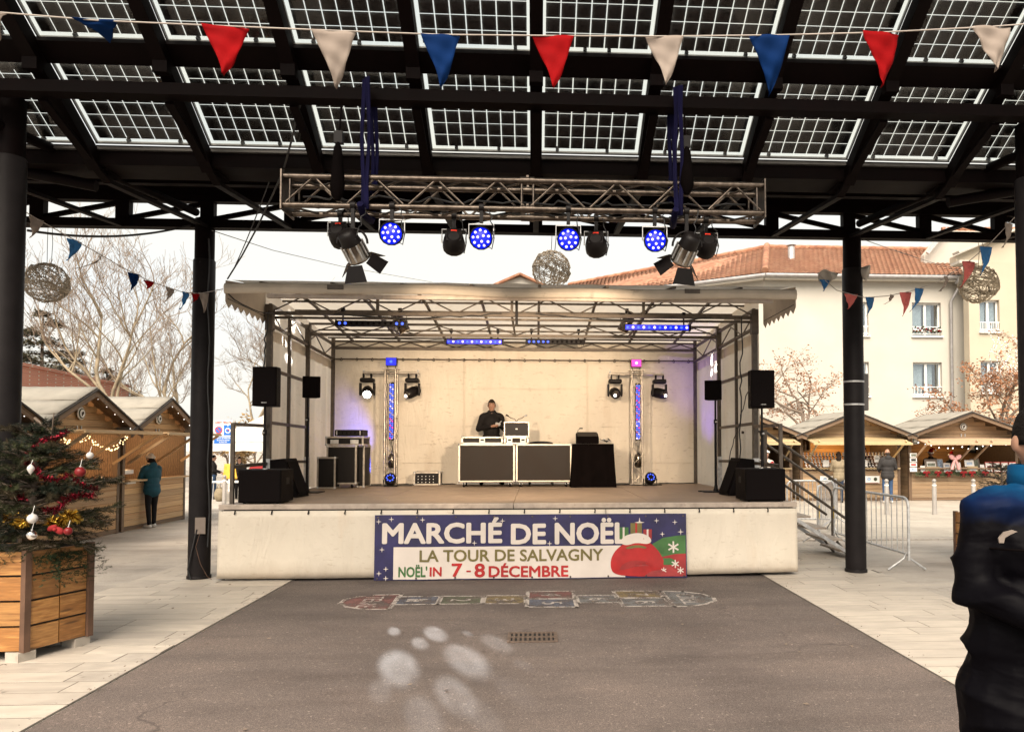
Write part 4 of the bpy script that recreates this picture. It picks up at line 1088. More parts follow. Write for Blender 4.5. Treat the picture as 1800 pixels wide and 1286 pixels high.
# chair behind the desk
a = P(951, 773, 13.95)
t = thing('folding_chair', 'black chair whose rounded back shows above the desk', 'chair', (a.x, 13.95, SZ), 0)
d = MB(); d.prism([(.25 * cos(q) if abs(cos(q)) < .86 else .23 * (1 if cos(q) > 0 else -1), .08 * sin(q) ** .6 if sin(q) > 0 else 0) for q in [pi * i / 14 for i in range(15)]], (0, .2, .74), (1, 0, 0), (0, 0, 1), (0, .03, 0)); d.build('backrest', M['dark'], t)
d = MB(); d.bb(-.23, .23, -.22, .2, .44, .47); d.build('seat', M['dark'], t)
for s in (-1, 1):
    d = MB(); d.tube([(s * .22, -.2, 0), (s * .22, .05, .45), (s * .22, .21, .76)], .012, 6); d.build('leg', M['dark'], t)
    d = MB(); d.tube([(s * .2, .22, 0), (s * .2, -.1, .44)], .012, 6); d.build('leg', M['dark'], t)
# table hidden by a black cloth
a, b_ = P(1006, 772, 13.0), P(1080, 858, 13.0)
t = thing('covered_table', 'black cloth hanging to the floor over a small table beside the desk', 'table', ((a.x + b_.x) / 2, 13.0, SZ), 0)
w_ = b_.x - a.x
def cl(u, v):
    # closed ring around the table, flaring and folded towards the floor
    q = u * 4; e = int(q) % 4; f = q - int(q)
    hw, hd = w_ / 2 * (.97 + .07 * v), .3 * (.97 + .08 * v)
    c = [(-1, -1), (1, -1), (1, 1), (-1, 1), (-1, -1)]
    x = c[e][0] + (c[e + 1][0] - c[e][0]) * f; y = c[e][1] + (c[e + 1][1] - c[e][1]) * f
    k = .016 * v * sin(u * 4 * 19) + .01 * v * sin(u * 4 * 7 + 1)
    return (x * (hw + k), .3 + y * (hd + k), .76 * (1 - v) + .004)
d = MB(); d.grid(160, 6, cl); d.build('cloth_skirt', M['blacktarp'], t)
d = MB(); d.bb(-w_ / 2 * .97, w_ / 2 * .97, .01, .59, .755, .768); d.build('table_top', M['blacktarp'], t, bevel=.006)
a, b_ = P(1013, 772, 13.15), P(1053, 762, 13.15)
t2 = thing('lighting_console', 'black lighting console tilted up under a cloth on the covered table', 'console', ((a.x + b_.x) / 2, 13.1, SZ + .77), 0)
d = MB(); d.prism([(0, 0), (.3, 0), (.3, .2), (.05, .12)], (-.2, 0, 0), (0, 1, 0), (0, 0, 1), (.4, 0, 0)); d.build('body', M['blacktarp'], t2, bevel=.015)
d = MB(); d.box((0, .17, .168), (.36, .26, .006), (R(18), 0, 0)); d.build('control_panel', M['dark'], t2)
d = MB(); d.tube([(-.16, .2, .17), (-.17, .2, .24), (-.13, .18, .27)], .005, 5); d.box((-.11, .17, .275), (.06, .02, .02)); d.build('lamp', M['dark'], t2)
q = P(1065, 778, 13.15)
tang = thing('cable_tangle', 'tangle of grey and black cables on the covered table beside the console', 'cable', (q.x, 13.2, SZ + .77))
for i in range(5):
    pts = [V((q.x + rnd.uniform(-.13, .14), 13.1 + rnd.uniform(0, .3), SZ + .775 + abs(rnd.gauss(0, .055)))) for _ in range(9)]
    d = MB(); d.tube([sum((pts[max(0, min(8, j + k))] for k in (-1, 0, 1)), V()) / 3 for j in range(9)], .0065, 5)
    (d.build('cable_loop', M['galv'] if i % 2 else M['cable'], tang, True))
# rack stack
t = px_case('equipment_rack', 574, 627, 783, 13.0, .55, 'tall black equipment rack with silver edges standing by the blue floor glow', wheels=.07, m='caseblk', group=None)
px_case('equipment_case', 557, 590, 803, 12.85, .3, 'narrow black case leaning in front of the tall rack', m='caseblk')
px_case('equipment_case', 627, 641, 783, 13.2, .5, 'slim upright case beside the tall rack', m='caseblk', wheels=.0)
zr = P(600, 783, 13.0).z + .004
t = px_case('flight_case', 572, 639, 767, 13.02, .5, 'silver edged case with two recessed handles on the tall rack', zb=zr, m='caseblk')
for s in (-1, 1):
    d = MB(); d.bb(s * .17 - .07, s * .17 + .07, -.004, .002, .03, .10); d.build('recessed_handle', M['galv'], t, bevel=.01)
zr2 = P(600, 767, 13.02).z
a, b_ = P(589, 766, 13.1), P(637, 754, 13.1)
t = thing('amplifier', 'black amplifier lying on top of the rack stack', 'amplifier', ((a.x + b_.x) / 2, 13.1, zr2), 0)
d = MB(); d.bb(-.24, .24, 0, .4, .01, .12); d.build('housing', M['dark'], t, bevel=.006)
for x in (-.2, .2):
    d = MB(); d.bb(x - .006, x + .006, -.03, 0, .03, .1); d.build('rack_handle', M['galv'], t)
for i in range(4):
    d = MB(); d.cyl((-.1 + i * .07, 0, .065), (-.1 + i * .07, -.015, .065), .014, n=10); d.build('knob', M['grille'], t)
t = px_case('rack_unit', 727, 774, 829, 13.9, .35, 'low open rack of audio units against the back wall', m='caseblk', cat='rack')
for i in range(3):
    d = MB(); d.bb(-.21, .21, -.004, .004, .035 + i * .055, .078 + i * .055); d.build('rack_panel', M['dark'], t)
    for j in range(5):
        k = MB(); k.cyl((-.16 + j * .07, -.004, .056 + i * .055), (-.16 + j * .07, -.014, .056 + i * .055), .009, n=8); k.build('knob', M['galv'], t)
for i, (x0, y0, x1, y1, lab) in enumerate(((640, 852, 720, 850, 'black cable on the stage floor between the rack and the tower'), (1085, 850, 1215, 848, 'black cable on the stage floor along the back wall near the magenta topped tower'), (720, 850, 806, 849, 'black cable on the stage floor behind the low rack'), (1228, 864, 1272, 866, 'black cable coiled by the stand base plate near the stage steps'))):
    a, b_ = G(x0, y0, SZ), G(x1, y1, SZ); a.y = min(a.y, 14.1); b_.y = min(b_.y, 14.15)
    pts = [V((a.x + (b_.x - a.x) * k / 12, a.y + (b_.y - a.y) * k / 12 + .06 * sin(k * 1.7 + i), SZ + .012)) for k in range(13)]
    cable(pts, lab, .01)

# ------------------------------------------------------------------ light from the stage lamps
for px, tx in ((620, -.6), (1207, -.2)):
    c = P(px, 437, 6.26)
    light('stage_wash', 'SPOT', c + V((.08 if px < 900 else -.08, .3, -.3)), 310, (1, .76, .52), (tx, 14.3, 1.5), spot_size=R(54), spot_blend=.7, shadow_soft_size=.1)
light('uplight_glow', 'SPOT', (xl - .15, 13.55, SZ + .2), 45, (.04, .08, 1), (xl - .9, 14.35, 2.0), spot_size=R(45), spot_blend=.8, shadow_soft_size=.05)
light('uplight_glow', 'SPOT', (xr + .5, 13.3, SZ + .3), 36, (.22, .1, 1), (BXR, 13.6, 2.9), spot_size=R(75), spot_blend=1, shadow_soft_size=.05)
def gobo(loc, to, energy, discs, size, soft=.55, blur=.012):
    """profile lamp throwing soft discs; discs = [(world point, radius in metres across the beam, strength)]"""
    o = light('moving_head_beam', 'SPOT', loc, energy, (1, .98, .95), to, spot_size=size, spot_blend=.1, shadow_soft_size=blur)
    l = o.data; l.use_nodes = True; t = l.node_tree; e = t.nodes['Emission']
    bpy.context.view_layer.update()
    inv = wmat(o).inverted()
    g_ = t.nodes.new('ShaderNodeTexCoord'); s_ = t.nodes.new('ShaderNodeSeparateXYZ'); t.links.new(g_.outputs['Normal'], s_.inputs[0])
    cb = t.nodes.new('ShaderNodeCombineXYZ')
    for i in (0, 1):
        dv = t.nodes.new('ShaderNodeMath'); dv.operation = 'DIVIDE'; t.links.new(s_.outputs[i], dv.inputs[0]); t.links.new(s_.outputs[2], dv.inputs[1]); t.links.new(dv.outputs[0], cb.inputs[i])
    acc = None
    for pt, r_, st in discs:
        q = inv @ V(pt); c = (q.x / q.z, q.y / q.z, 0); rr = r_ / abs(q.z)
        ds = t.nodes.new('ShaderNodeVectorMath'); ds.operation = 'DISTANCE'; t.links.new(cb.outputs[0], ds.inputs[0]); ds.inputs[1].default_value = c
        mr = t.nodes.new('ShaderNodeMapRange'); mr.interpolation_type = 'SMOOTHSTEP'
        mr.inputs[1].default_value = rr * (1 - soft); mr.inputs[2].default_value = rr; mr.inputs[3].default_value = st; mr.inputs[4].default_value = 0
        t.links.new(ds.outputs['Value'], mr.inputs[0])
        if acc is None: acc = mr.outputs[0]
        else:
            ad = t.nodes.new('ShaderNodeMath'); ad.operation = 'ADD'; t.links.new(acc, ad.inputs[0]); t.links.new(mr.outputs[0], ad.inputs[1]); acc = ad.outputs[0]
    gn = noise_node(t, cb.outputs[0], 46, 3, .6); gm = t.nodes.new('ShaderNodeMapRange'); gm.inputs[1].default_value = .3; gm.inputs[2].default_value = .7; gm.inputs[3].default_value = .55; gm.inputs[4].default_value = 1.3; t.links.new(gn, gm.inputs[0])
    mu = t.nodes.new('ShaderNodeMath'); mu.operation = 'MULTIPLY'; t.links.new(acc, mu.inputs[0]); t.links.new(gm.outputs[0], mu.inputs[1])
    t.links.new(mu.outputs[0], e.inputs['Strength'])
    return o
h0 = heads['a']
gobo(h0, G(775, 1165), 950, [(G(700, 1172), .185, 1), (G(820, 1160), .19, .9), (G(738, 1131), .085, .7), (G(766, 1114), .12, .9), (G(692, 1110), .07, .7), (G(800, 1222), .155, .75),
     (G(822, 1114), .05, .35), (G(873, 1131), .13, .45), (G(745, 1262), .15, .45), (G(668, 1215), .10, .3), (G(850, 1262), .13, .3), (G(905, 1215), .13, .16), (G(921, 1170), .07, .18)], R(24))

def onwall(px, py, s):
    best = min((abs(P(px, py, 10.8 + .02 * i).x - wx(s, 10.8 + .02 * i)), 10.8 + .02 * i) for i in range(170)); return P(px, py, best[1])
for key, s, spots in (('b', -1, [(481, 553, .15, 1), (512, 566, .16, .9), (508, 632, .12, .8), (497, 600, .10, .5)]), ('d', 1, [(1253, 632, .10, 1), (1259, 645, .10, .9), (1252, 655, .08, .8)])):
    pts = [(onwall(a, b_, s), r_, st) for a, b_, r_, st in spots]
    gobo(heads[key] + V((0, -.12, 0)), pts[0][0], 700 if s < 0 else 300, pts, R(60), .45)
# ------------------------------------------------------------------ buildings behind
M['render'] = mat('cream_render_wall', (.46, .435, .385), .85, var=.06, scale=.6, dirt=((.5, .42, .32), .5, .66), bmp=.05, bscale=30)
M['render2'] = mat('ochre_render_wall', (.43, .375, .29), .85, var=.06, scale=.6)
M['gutterm'] = mat('zinc_gutter', (.34, .33, .33), .5, .5)
M['pvc'] = mat('white_window_frame', (.78, .78, .76), .4, var=.04)
M['curtain'] = mat('pale_net_curtain', (.50, .53, .55), .8, var=.15, scale=9)
M['darkroom'] = mat('dark_room', (.06, .06, .065), .6)
def paneglass():
    m, t, b = newmat('window_pane_glass')
    tr = t.nodes.new('ShaderNodeBsdfTransparent'); tr.inputs[0].default_value = (.85, .9, .92, 1)
    gl = t.nodes.new('ShaderNodeBsdfGlossy'); gl.inputs['Roughness'].default_value = .03
    a = t.nodes.new('ShaderNodeMixShader'); a.inputs[0].default_value = .18
    t.links.new(tr.outputs[0], a.inputs[1]); t.links.new(gl.outputs[0], a.inputs[2]); t.links.new(a.outputs[0], t.nodes['Material Output'].inputs[0]); return m
M['pane'] = paneglass()
def tilemat():
    m, t, b = newmat('terracotta_roof_tile')
    v = coords(t, (4.2, 4.2, 2.2), False)
    vo = t.nodes.new('ShaderNodeTexVoronoi'); vo.inputs['Scale'].default_value = 1.1; t.links.new(v, vo.inputs['Vector'])
    c = ramp(t, vo.outputs['Color'], [(.0, (.21, .085, .045)), (.45, (.31, .14, .078)), (.8, (.38, .205, .125)), (1, (.25, .13, .088))])
    n = noise_node(t, coords(t, rand=False), .5, 5)
    c = mixc(t, c, ramp(t, n, [(.3, (.75, .72, .7)), (.7, (1.1, 1.1, 1.1))]), 1, 'MULTIPLY')
    t.links.new(c, b.inputs['Base Color']); b.inputs['Roughness'].default_value = .8; return m
M['tile'] = tilemat()
def wall_open(mb, o, ex, z0, z1, ln, openings, th, mi=0):
    """wall from o along ex (length ln), thickness away along n, with rectangular openings (u0,u1,z0,z1)"""
    o, ex = V(o), V(ex).normalized(); n = V((0, 0, 1)).cross(ex)
    us = sorted({0, ln, *[q for a in openings for q in a[:2]]}); zs = sorted({z0, z1, *[q for a in openings for q in a[2:4]]})
    m3 = Matrix((ex, n, V((0, 0, 1)))).transposed()
    for u0, u1 in zip(us[:-1], us[1:]):
        run = None
        for za, zb in zip(zs[:-1], zs[1:]):
            hole = any(a[0] <= (u0 + u1) / 2 <= a[1] and a[2] <= (za + zb) / 2 <= a[3] for a in openings)
            if hole: continue
            mb.box(o + ex * ((u0 + u1) / 2) + n * (th / 2) + V((0, 0, (za + zb) / 2)), (u1 - u0, th, zb - za), m3, mi)
    return n
def window(parent, o, ex, n, w_, h, rail=True, flowers=False, dark=True):
    """o: lower left corner of the opening on the outer wall face; n points into the wall"""
    o, ex = V(o), V(ex).normalized(); n = V(n)
    m3 = Matrix((ex, n, V((0, 0, 1)))).transposed()
    def bx(mb, u, d_, z, du, dd, dz): mb.box(o + ex * u + n * d_ + V((0, 0, z)), (du, dd, dz), m3)
    f = MB()
    for z in (.035, h - .035): bx(f, w_ / 2, .2, z, w_, .07, .07)
    for u in (.035, w_ - .035): bx(f, u, .2, h / 2, .07, .07, h - .142)
    bx(f, w_ / 2, .195, h / 2, .1, .07, h - .142)
    f = f.build('window', M['pvc'], parent, True)
    for i in (0, 1):
        p = MB(); bx(p, w_ * (.25 + .5 * i), .21, h / 2, w_ / 2 - .1, .012, h - .14); p.build('pane', M['pane'], f, True)
        c = MB(); u0 = w_ * (.06 + .5 * i)
        cw = w_ * (.36 if (i == 0 or not dark) else .2)
        c.grid(10, 2, lambda a, b_: o + ex * (u0 + cw * a) + n * (.30 + .015 * sin(a * 30)) + V((0, 0, .07 + (h - .14) * b_))); c.build('curtain', M['curtain'], f, True)
    d = MB(); bx(d, w_ / 2, .42, h / 2, w_ - .02, .01, h - .02); d.build('room_back', M['darkroom'], f, True)
    s = MB(); bx(s, w_ / 2, -.02, -.03, w_ + .12, .16, .06); s.build('sill', M['pvc'], f, True)
    if rail:
        r = MB()
        for z in (.10, .42): bx(r, w_ / 2, .03, z, w_, .03, .03)
        for i in range(9): bx(r, w_ * (i + .5) / 9, .03, .26, .018, .018, .3)
        r.build('railing', M['pvc'], f, True)
    if flowers:
        r = MB()
        for i in range(70):
            c = o + ex * rnd.uniform(.02, w_ - .02) + n * rnd.uniform(-.12, .02) + V((0, 0, .18 + abs(rnd.gauss(0, .09))))
            r.ell(c, rnd.uniform(.03, .05), 5, 4, rnd.choice((0, 0, 1, 2)))
        r.build('flower_box', [M['leafgreen'], M['red'], M['white']], f, True)
M['leafgreen'] = mat('dull_green_leaf', (.045, .06, .025), .7, var=.4)
def tiled(parent, E0, E1, R0, R1, nu, nv, amp=.05):
    E0, E1, R0, R1 = map(V, (E0, E1, R0, R1)); nn = ((E1 - E0).cross(R0 - E0)).normalized()
    if nn.z < 0: nn = -nn
    d = MB(); k = 6
    for j in range(nv):
        def fn(a, b_):
            v_ = (j + b_ * 1.06) / nv; q = E0.lerp(E1, a).lerp(R0.lerp(R1, a), v_)
            ph = (a * nu + (j % 2) * .02 * 0) % 1.0
            return q + nn * (amp * abs(sin(pi * a * nu)) ** .7 + .035 * (1 - b_) + rnd.uniform(0, .006))
        d.grid(nu * k, 1, fn)
    d.build('roof_tile', M['tile'], parent, True, kind='stuff')
    d = MB(); d.add([E0 - nn * .02, E1 - nn * .02, R1 - nn * .02, R0 - nn * .02], [(0, 1, 2, 3)]); d.build('roof_deck', M['tile'], parent, True)
    d = MB(); d.tube([R0.lerp(R1, i / 40) + nn * (.05 + .02 * (i % 2)) for i in range(41)], .12, 7); d.build('ridge_tile', M['tile'], parent, True)
YF = 32.0
c0, c1 = P(1345, 700, YF), P(1676, 700, YF)
ze = P(1500, 486, YF).z
c0.z = c1.z = 0
hou = thing('cream_apartment_house', 'cream rendered house with red tiled hipped roof behind the wooden chalets', 'house', (c0.x + 4, YF + 3, 0))
def wu(px): return P(px, 600, YF).x - c0.x
def wz(py): return P(1550, py, YF).z
ops = [(wu(1604), wu(1655), wz(590), wz(531)), (wu(1604), wu(1655), wz(696), wz(636)), (wu(1484), wu(1527), wz(590), wz(531)), (wu(1484), wu(1527), wz(696), wz(636))]
d = MB(); n = wall_open(d, c0, (1, 0, 0), 0, ze, c1.x - c0.x + 1.6, ops, .4); d.build('wall', M['render'], hou, True)
for i, a in enumerate(ops): window(hou, c0 + V((a[0], 0, a[2])), (1, 0, 0), n, a[1] - a[0], a[3] - a[2], True, i == 0, True)
e1 = P(985, 512, 38); wl = V((e1.x, e1.y, 0)) - V((c0.x, c0.y, 0))
d = MB(); wall_open(d, V((e1.x, e1.y, 0)), -wl, 0, ze, wl.length, [], .4); d.build('wall', M['render'], hou, True)
Ea, Eb = V((c0.x - .1, YF - .45, ze - .02)), V((c1.x + .4, YF - .45, ze - .02))
Ra, Rb = P(1348, 436, 37), P(1672, 441, 37); Rb.z = Ra.z
tiled(hou, Ea, Eb, Ra, Rb, 40, 15)
Ec = V((e1.x, e1.y - .4, ze - .02)); Rc = P(1000, 500, 46); Rc.z = Ra.z - .1
tiled(hou, Ec, Ea, Rc, Ra, 46, 15)
d = MB(); d.tube([Ea.lerp(Ra, i / 16) + V((0, 0, .13 + .03 * (i % 2))) for i in range(17)], .16, 7); d.build('hip_tile', M['tile'], hou, True)
for a, b_ in ((Ea, Eb), (Ec, Ea)):
    d = MB(); d.tube([a + V((0, -.1, -.08)), b_ + V((0, -.1, -.08))], .09, 8); d.build('gutter', M['gutterm'], hou, True)
    d = MB(); d.bar(a + V((0, .12, -.18)), b_ + V((0, .12, -.18)), .3, .1); d.build('eave_board', M['render'], hou, True)
xp = P(1674, 600, YF - .2).x
d = MB(); d.tube([(xp + .2, YF - .5, ze - .1), (xp + .2, YF - .45, ze - .5), (xp, YF - .15, ze - 1.1), (xp, YF - .12, 0)], .06, 8); d.build('downpipe', M['gutterm'], hou, True)
d = MB(); d.box((xp + .22, YF - .5, ze - .2), (.34, .24, .34)); d.build('rainwater_head', M['gutterm'], hou, True)
q = P(1391, 452, 34.5)
d = MB(); d.cyl(q - V((0, 0, .4)), q + V((0, 0, .5)), .16, n=12); d.cyl(q + V((0, 0, .56)), q + V((0, 0, .62)), .24, .05, 12)
for i in range(4): d.cyl(q + V((.13 * cos(i * pi / 2), .13 * sin(i * pi / 2), .5)), q + V((.13 * cos(i * pi / 2), .13 * sin(i * pi / 2), .57)), .012, n=4)
d.build('roof_vent', M['galv'], hou, True)
# taller ochre wing at the right
wg = thing('ochre_building_wing', 'taller ochre rendered wing beside the downpipe of the cream house', 'house', (P(1740, 700, 30.5).x, 32, 0))
w0 = V((xp + .18, 30.8, 0)); zt = P(1760, 415, 30.8).z
op = [(P(1722, 550, 30.8).x - w0.x, P(1757, 550, 30.8).x - w0.x, P(1740, 583, 30.8).z, P(1740, 527, 30.8).z), (P(1722, 550, 30.8).x - w0.x, P(1757, 550, 30.8).x - w0.x, P(1740, 690, 30.8).z, P(1740, 634, 30.8).z)]
d = MB(); n = wall_open(d, w0, (1, 0, 0), 0, P(1700, 460, 30.8).z, 9, op, .4); d.build('wall', M['render2'], wg, True)
for a in op: window(wg, w0 + V((a[0], 0, a[2])), (1, 0, 0), n, a[1] - a[0], a[3] - a[2], True, False, False)
zl, zr_ = P(1668, 447, 30.7).z, P(1760, 408, 30.7).z
za = P(1700, 460, 30.8).z
d = MB(); d.prism([(-.5, za + .01), (9, za + .01), (9, zr_ + 1.6), (3.0, zr_ + .45), (-.5, zl)], (w0.x, 30.85, 0), (1, 0, 0), (0, 0, 1), (0, .5, 0)); d.build('gable_wall', M['render2'], wg, True)
d = MB(); d.bar((w0.x - .6, 30.7, zl + .05), (w0.x + 3.1, 30.7, zr_ + .53), .5, .1); d.build('coping', M['render'], wg, True)
d = MB(); d.bb(w0.x - .5, w0.x + .4, 30.6, 31.3, za - .1, za + .02); d.build('ledge', M['render'], wg, True)
tiled(wg, P(1640, 440, 35), P(1800, 440, 35), P(1655, 405, 38), P(1800, 405, 38), 14, 6)
d = MB(); a, b_ = P(1630, 445, 33.5), P(1665, 402, 33.5); d.bar(a, b_, .12, .14); d.build('verge_board', M['galv'], wg, True)
d = MB(); d.prism([(a.x, a.z - 3), (a.x, a.z), (b_.x, b_.z), (b_.x + 4, b_.z), (b_.x + 4, a.z - 3)], (0, 33.8, 0), (1, 0, 0), (0, 0, 1), (0, .3, 0)); d.build('wall', M['render'], wg, True)
# small gabled house seen over the middle of the stage roof
h3 = thing('far_gabled_house', 'far cream house whose gable tip shows above the stage roof near the wicker ball', 'house', (P(915, 600, 55).x, 57, 0))
a = P(914, 483, 55); hw = 3.2; zb = P(914, 515, 55).z
d = MB(); d.prism([(-hw, 0), (hw, 0), (hw, zb), (0, a.z - .15), (-hw, zb)], (a.x, 55, 0), (1, 0, 0), (0, 0, 1), (0, 9, 0)); d.build('wall', M['render'], h3, True)
for s in (-1, 1):
    d = MB(); d.bar((a.x + s * (hw + .4), 59.3, zb - .25), (a.x, 59.3, a.z), 9.6, .14, up=(s * .5, 0, 1)); d.build('roof', M['tile'], h3, True)
# brick building at the left
def brickmat():
    m, t, b = newmat('red_brick_wall'); v = coords(t, rand=False)
    mp = t.nodes.new('ShaderNodeMapping'); mp.inputs['Rotation'].default_value = (pi / 2, 0, 0); t.links.new(v, mp.inputs[0])
    br = t.nodes.new('ShaderNodeTexBrick'); br.inputs['Scale'].default_value = 1; br.inputs['Brick Width'].default_value = .22; br.inputs['Row Height'].default_value = .07; br.inputs['Mortar Size'].default_value = .008
    br.inputs['Color1'].default_value = (.42, .14, .085, 1); br.inputs['Color2'].default_value = (.36, .12, .075, 1); br.inputs['Mortar'].default_value = (.4, .34, .28, 1)
    t.links.new(mp.outputs[0], br.inputs['Vector']); t.links.new(br.outputs[0], b.inputs['Base Color']); b.inputs['Roughness'].default_value = .85; return m
M['brick'] = brickmat()
bb_ = thing('brick_building', 'low red brick building behind the chalet roofs near the Christmas tree', 'building', (P(130, 700, 30).x, 30, 0))
a, b_ = P(-60, 650, 23), P(226, 684, 36)
d = MB(); ex = V((b_.x - a.x, b_.y - a.y, 0)); zt = 4.4
wl_ = [(ex.length - 3.2, ex.length - .8, 2.6, 3.7)]
n = wall_open(d, (a.x, a.y, 0), ex, 0, zt, ex.length, wl_, .35); d.build('wall', M['brick'], bb_, True)
window(bb_, V((a.x, a.y, 0)) + ex.normalized() * wl_[0][0] + V((0, 0, 2.6)), ex, n, 2.4, 1.1, False, False, False)
d = MB(); d.bar(V((a.x, a.y, zt + .05)) + n * .2, V((b_.x, b_.y, zt + .05)) + n * .2, .6, .1); d.build('coping', M['brick'], bb_, True)
d = MB(); e = V((b_.x, b_.y, 0)); wall_open(d, e, n, 0, zt, 7, [], .3); d.build('wall', M['brick'], bb_, True)

# ------------------------------------------------------------------ trees
M['bark'] = mat('pale_plane_bark', (.27, .22, .15), .85, var=.35, scale=3, dirt=((.16, .12, .08), 4, .58))
M['bark2'] = mat('grey_brown_bark', (.17, .13, .10), .9, var=.3)
M['twig'] = mat('brown_twig', (.22, .17, .13), .9, var=.3)
M['brownleaf'] = mat('dry_brown_leaf', (.27, .12, .055), .75, var=.5, scale=2)
M['goldleaf'] = mat('golden_brown_leaf', (.34, .22, .09), .75, var=.45, scale=1.5)
M['fir'] = mat('dark_fir_needle', (.011, .016, .009), .7, var=.5, scale=5, spec=.2)
M['cedar'] = mat('dull_cedar_needle', (.075, .07, .038), .8, var=.5, scale=.8)
def bare_tree(base, height, label, lean=0, spread=.75, seed=0, levels=5, r0=.16, mats=('bark', 'bark', 'twig'), leaves=0, lsize=.08, lm='brownleaf', first=.28, upw=.25, group=None, name='plane_tree', forks=2):
    q = random.Random(seed); t = thing(name, label, 'tree', base, 0, group)
    tr, br, tw, lf = MB(), MB(), MB(), MB()
    def grow(p, d, ln, r, lv):
        n = 5 if lv < 2 else 4 if lv < levels - 1 else 2
        pts = [p]; rs = [r]; c = V(p)
        for i in range(n):
            d = (d + V((q.gauss(0, .14), q.gauss(0, .14), q.gauss(0, .10) + upw * .12))).normalized()
            c = c + d * (ln / n); pts.append(V(c)); rs.append(max(.006, r * (1 - .5 * (i + 1) / n)))
        (tr if lv == 0 else br if lv < 3 else tw).tube(pts, rs, 8 if lv == 0 else 5 if lv < 3 else 3, caps=False)
        if lv >= levels:
            if leaves:
                for pp in pts[1:]:
                    for _ in range(leaves):
                        o_ = pp + V((q.gauss(0, .10), q.gauss(0, .10), q.gauss(-.02, .08))); a = V((q.gauss(0, 1), q.gauss(0, 1), q.gauss(0, .6))).normalized(); b_ = a.cross(V((q.gauss(0, 1), q.gauss(0, 1), q.gauss(0, 1)))).normalized()
                        s = lsize * q.uniform(.6, 1.2); lf.add([o_ - a * s, o_ + b_ * s * .5, o_ + a * s, o_ - b_ * s * .45], [(0, 1, 2, 3)])
            return
        k = {0: 5, 1: 4, 2: 4, 3: 3}.get(lv, 3)
        for i in range(k):
            f = q.uniform(.35 if lv else .55, 1) if i else 1
            j = f * n; a = int(min(n - 1, j)); st = pts[a].lerp(pts[a + 1], j - a)
            ax = V((q.gauss(0, 1), q.gauss(0, 1), q.gauss(0, .4))).normalized()
            nd = (d * (1 - spread * .55) + ax * spread * (.8 if i else .35) + V((0, 0, upw * .6))).normalized()
            grow(st, nd, ln * q.uniform(.55, .8) * (.9 if i else 1), max(.006, r * (.5 if i else .6)), lv + 1)
    grow(V((0, 0, 0)), V((lean, 0, 1)).normalized(), height * first, r0, 0)
    if tr.v: tr.build('trunk', M[mats[0]], t)
    if br.v: br.build('branches', M[mats[1]], t)
    if tw.v: tw.build('twigs', M[mats[2]], t, kind='stuff')
    if lf.v: lf.build('leaves', M[lm], t, kind='stuff')
    return t
def gp(px, Y): q = P(px, 780, Y); return V((q.x, Y, 0))
bare_tree(gp(262, 29), 12.8, 'tall bare plane tree with pale forking trunk behind the chalets', -.02, .74, 5, 6, .13, first=.34, upw=.42, group='bare plane trees')
bare_tree(gp(312, 33), 12.6, 'bare plane tree partly hidden by the dark pavilion column', .06, .74, 12, 6, .13, first=.34, upw=.42, group='bare plane trees')
bare_tree(gp(165, 36), 11.5, 'bare thin branched tree behind the brick building', -.05, .85, 23, 5, .11, group='bare plane trees')
bare_tree(gp(425, 40), 16, 'bare tree behind the white market tent beside the stage roof corner', .05, .8, 31, 6, .14, group='bare plane trees')
bare_tree(gp(395, 30), 5.6, 'small tree with golden dry leaves behind the parking sign', .0, .8, 43, 4, .08, ('bark2', 'twig', 'twig'), 3, .085, 'goldleaf', .2, .3, None, 'small_tree')
bare_tree(gp(448, 33), 6.2, 'golden leaved tree between the stage wall and the parking sign', .0, .85, 47, 4, .08, ('bark2', 'twig', 'twig'), 4, .09, 'goldleaf', .2, .3, None, 'small_tree')
bare_tree(gp(1421, 27), 4.7, 'small street tree with few brown leaves beside the tall loudspeaker', .0, .95, 52, 4, .12, ('bark2', 'bark2', 'twig'), 5, .058, 'brownleaf', .62, .02, 'brown leaved street trees', 'street_tree')
bare_tree(gp(1770, 25.5), 6.4, 'street tree thick with brown leaves above the chalet with framed prints', -.06, .95, 67, 4, .12, ('bark2', 'bark2', 'twig'), 11, .06, 'brownleaf', .42, .02, 'brown leaved street trees', 'street_tree')
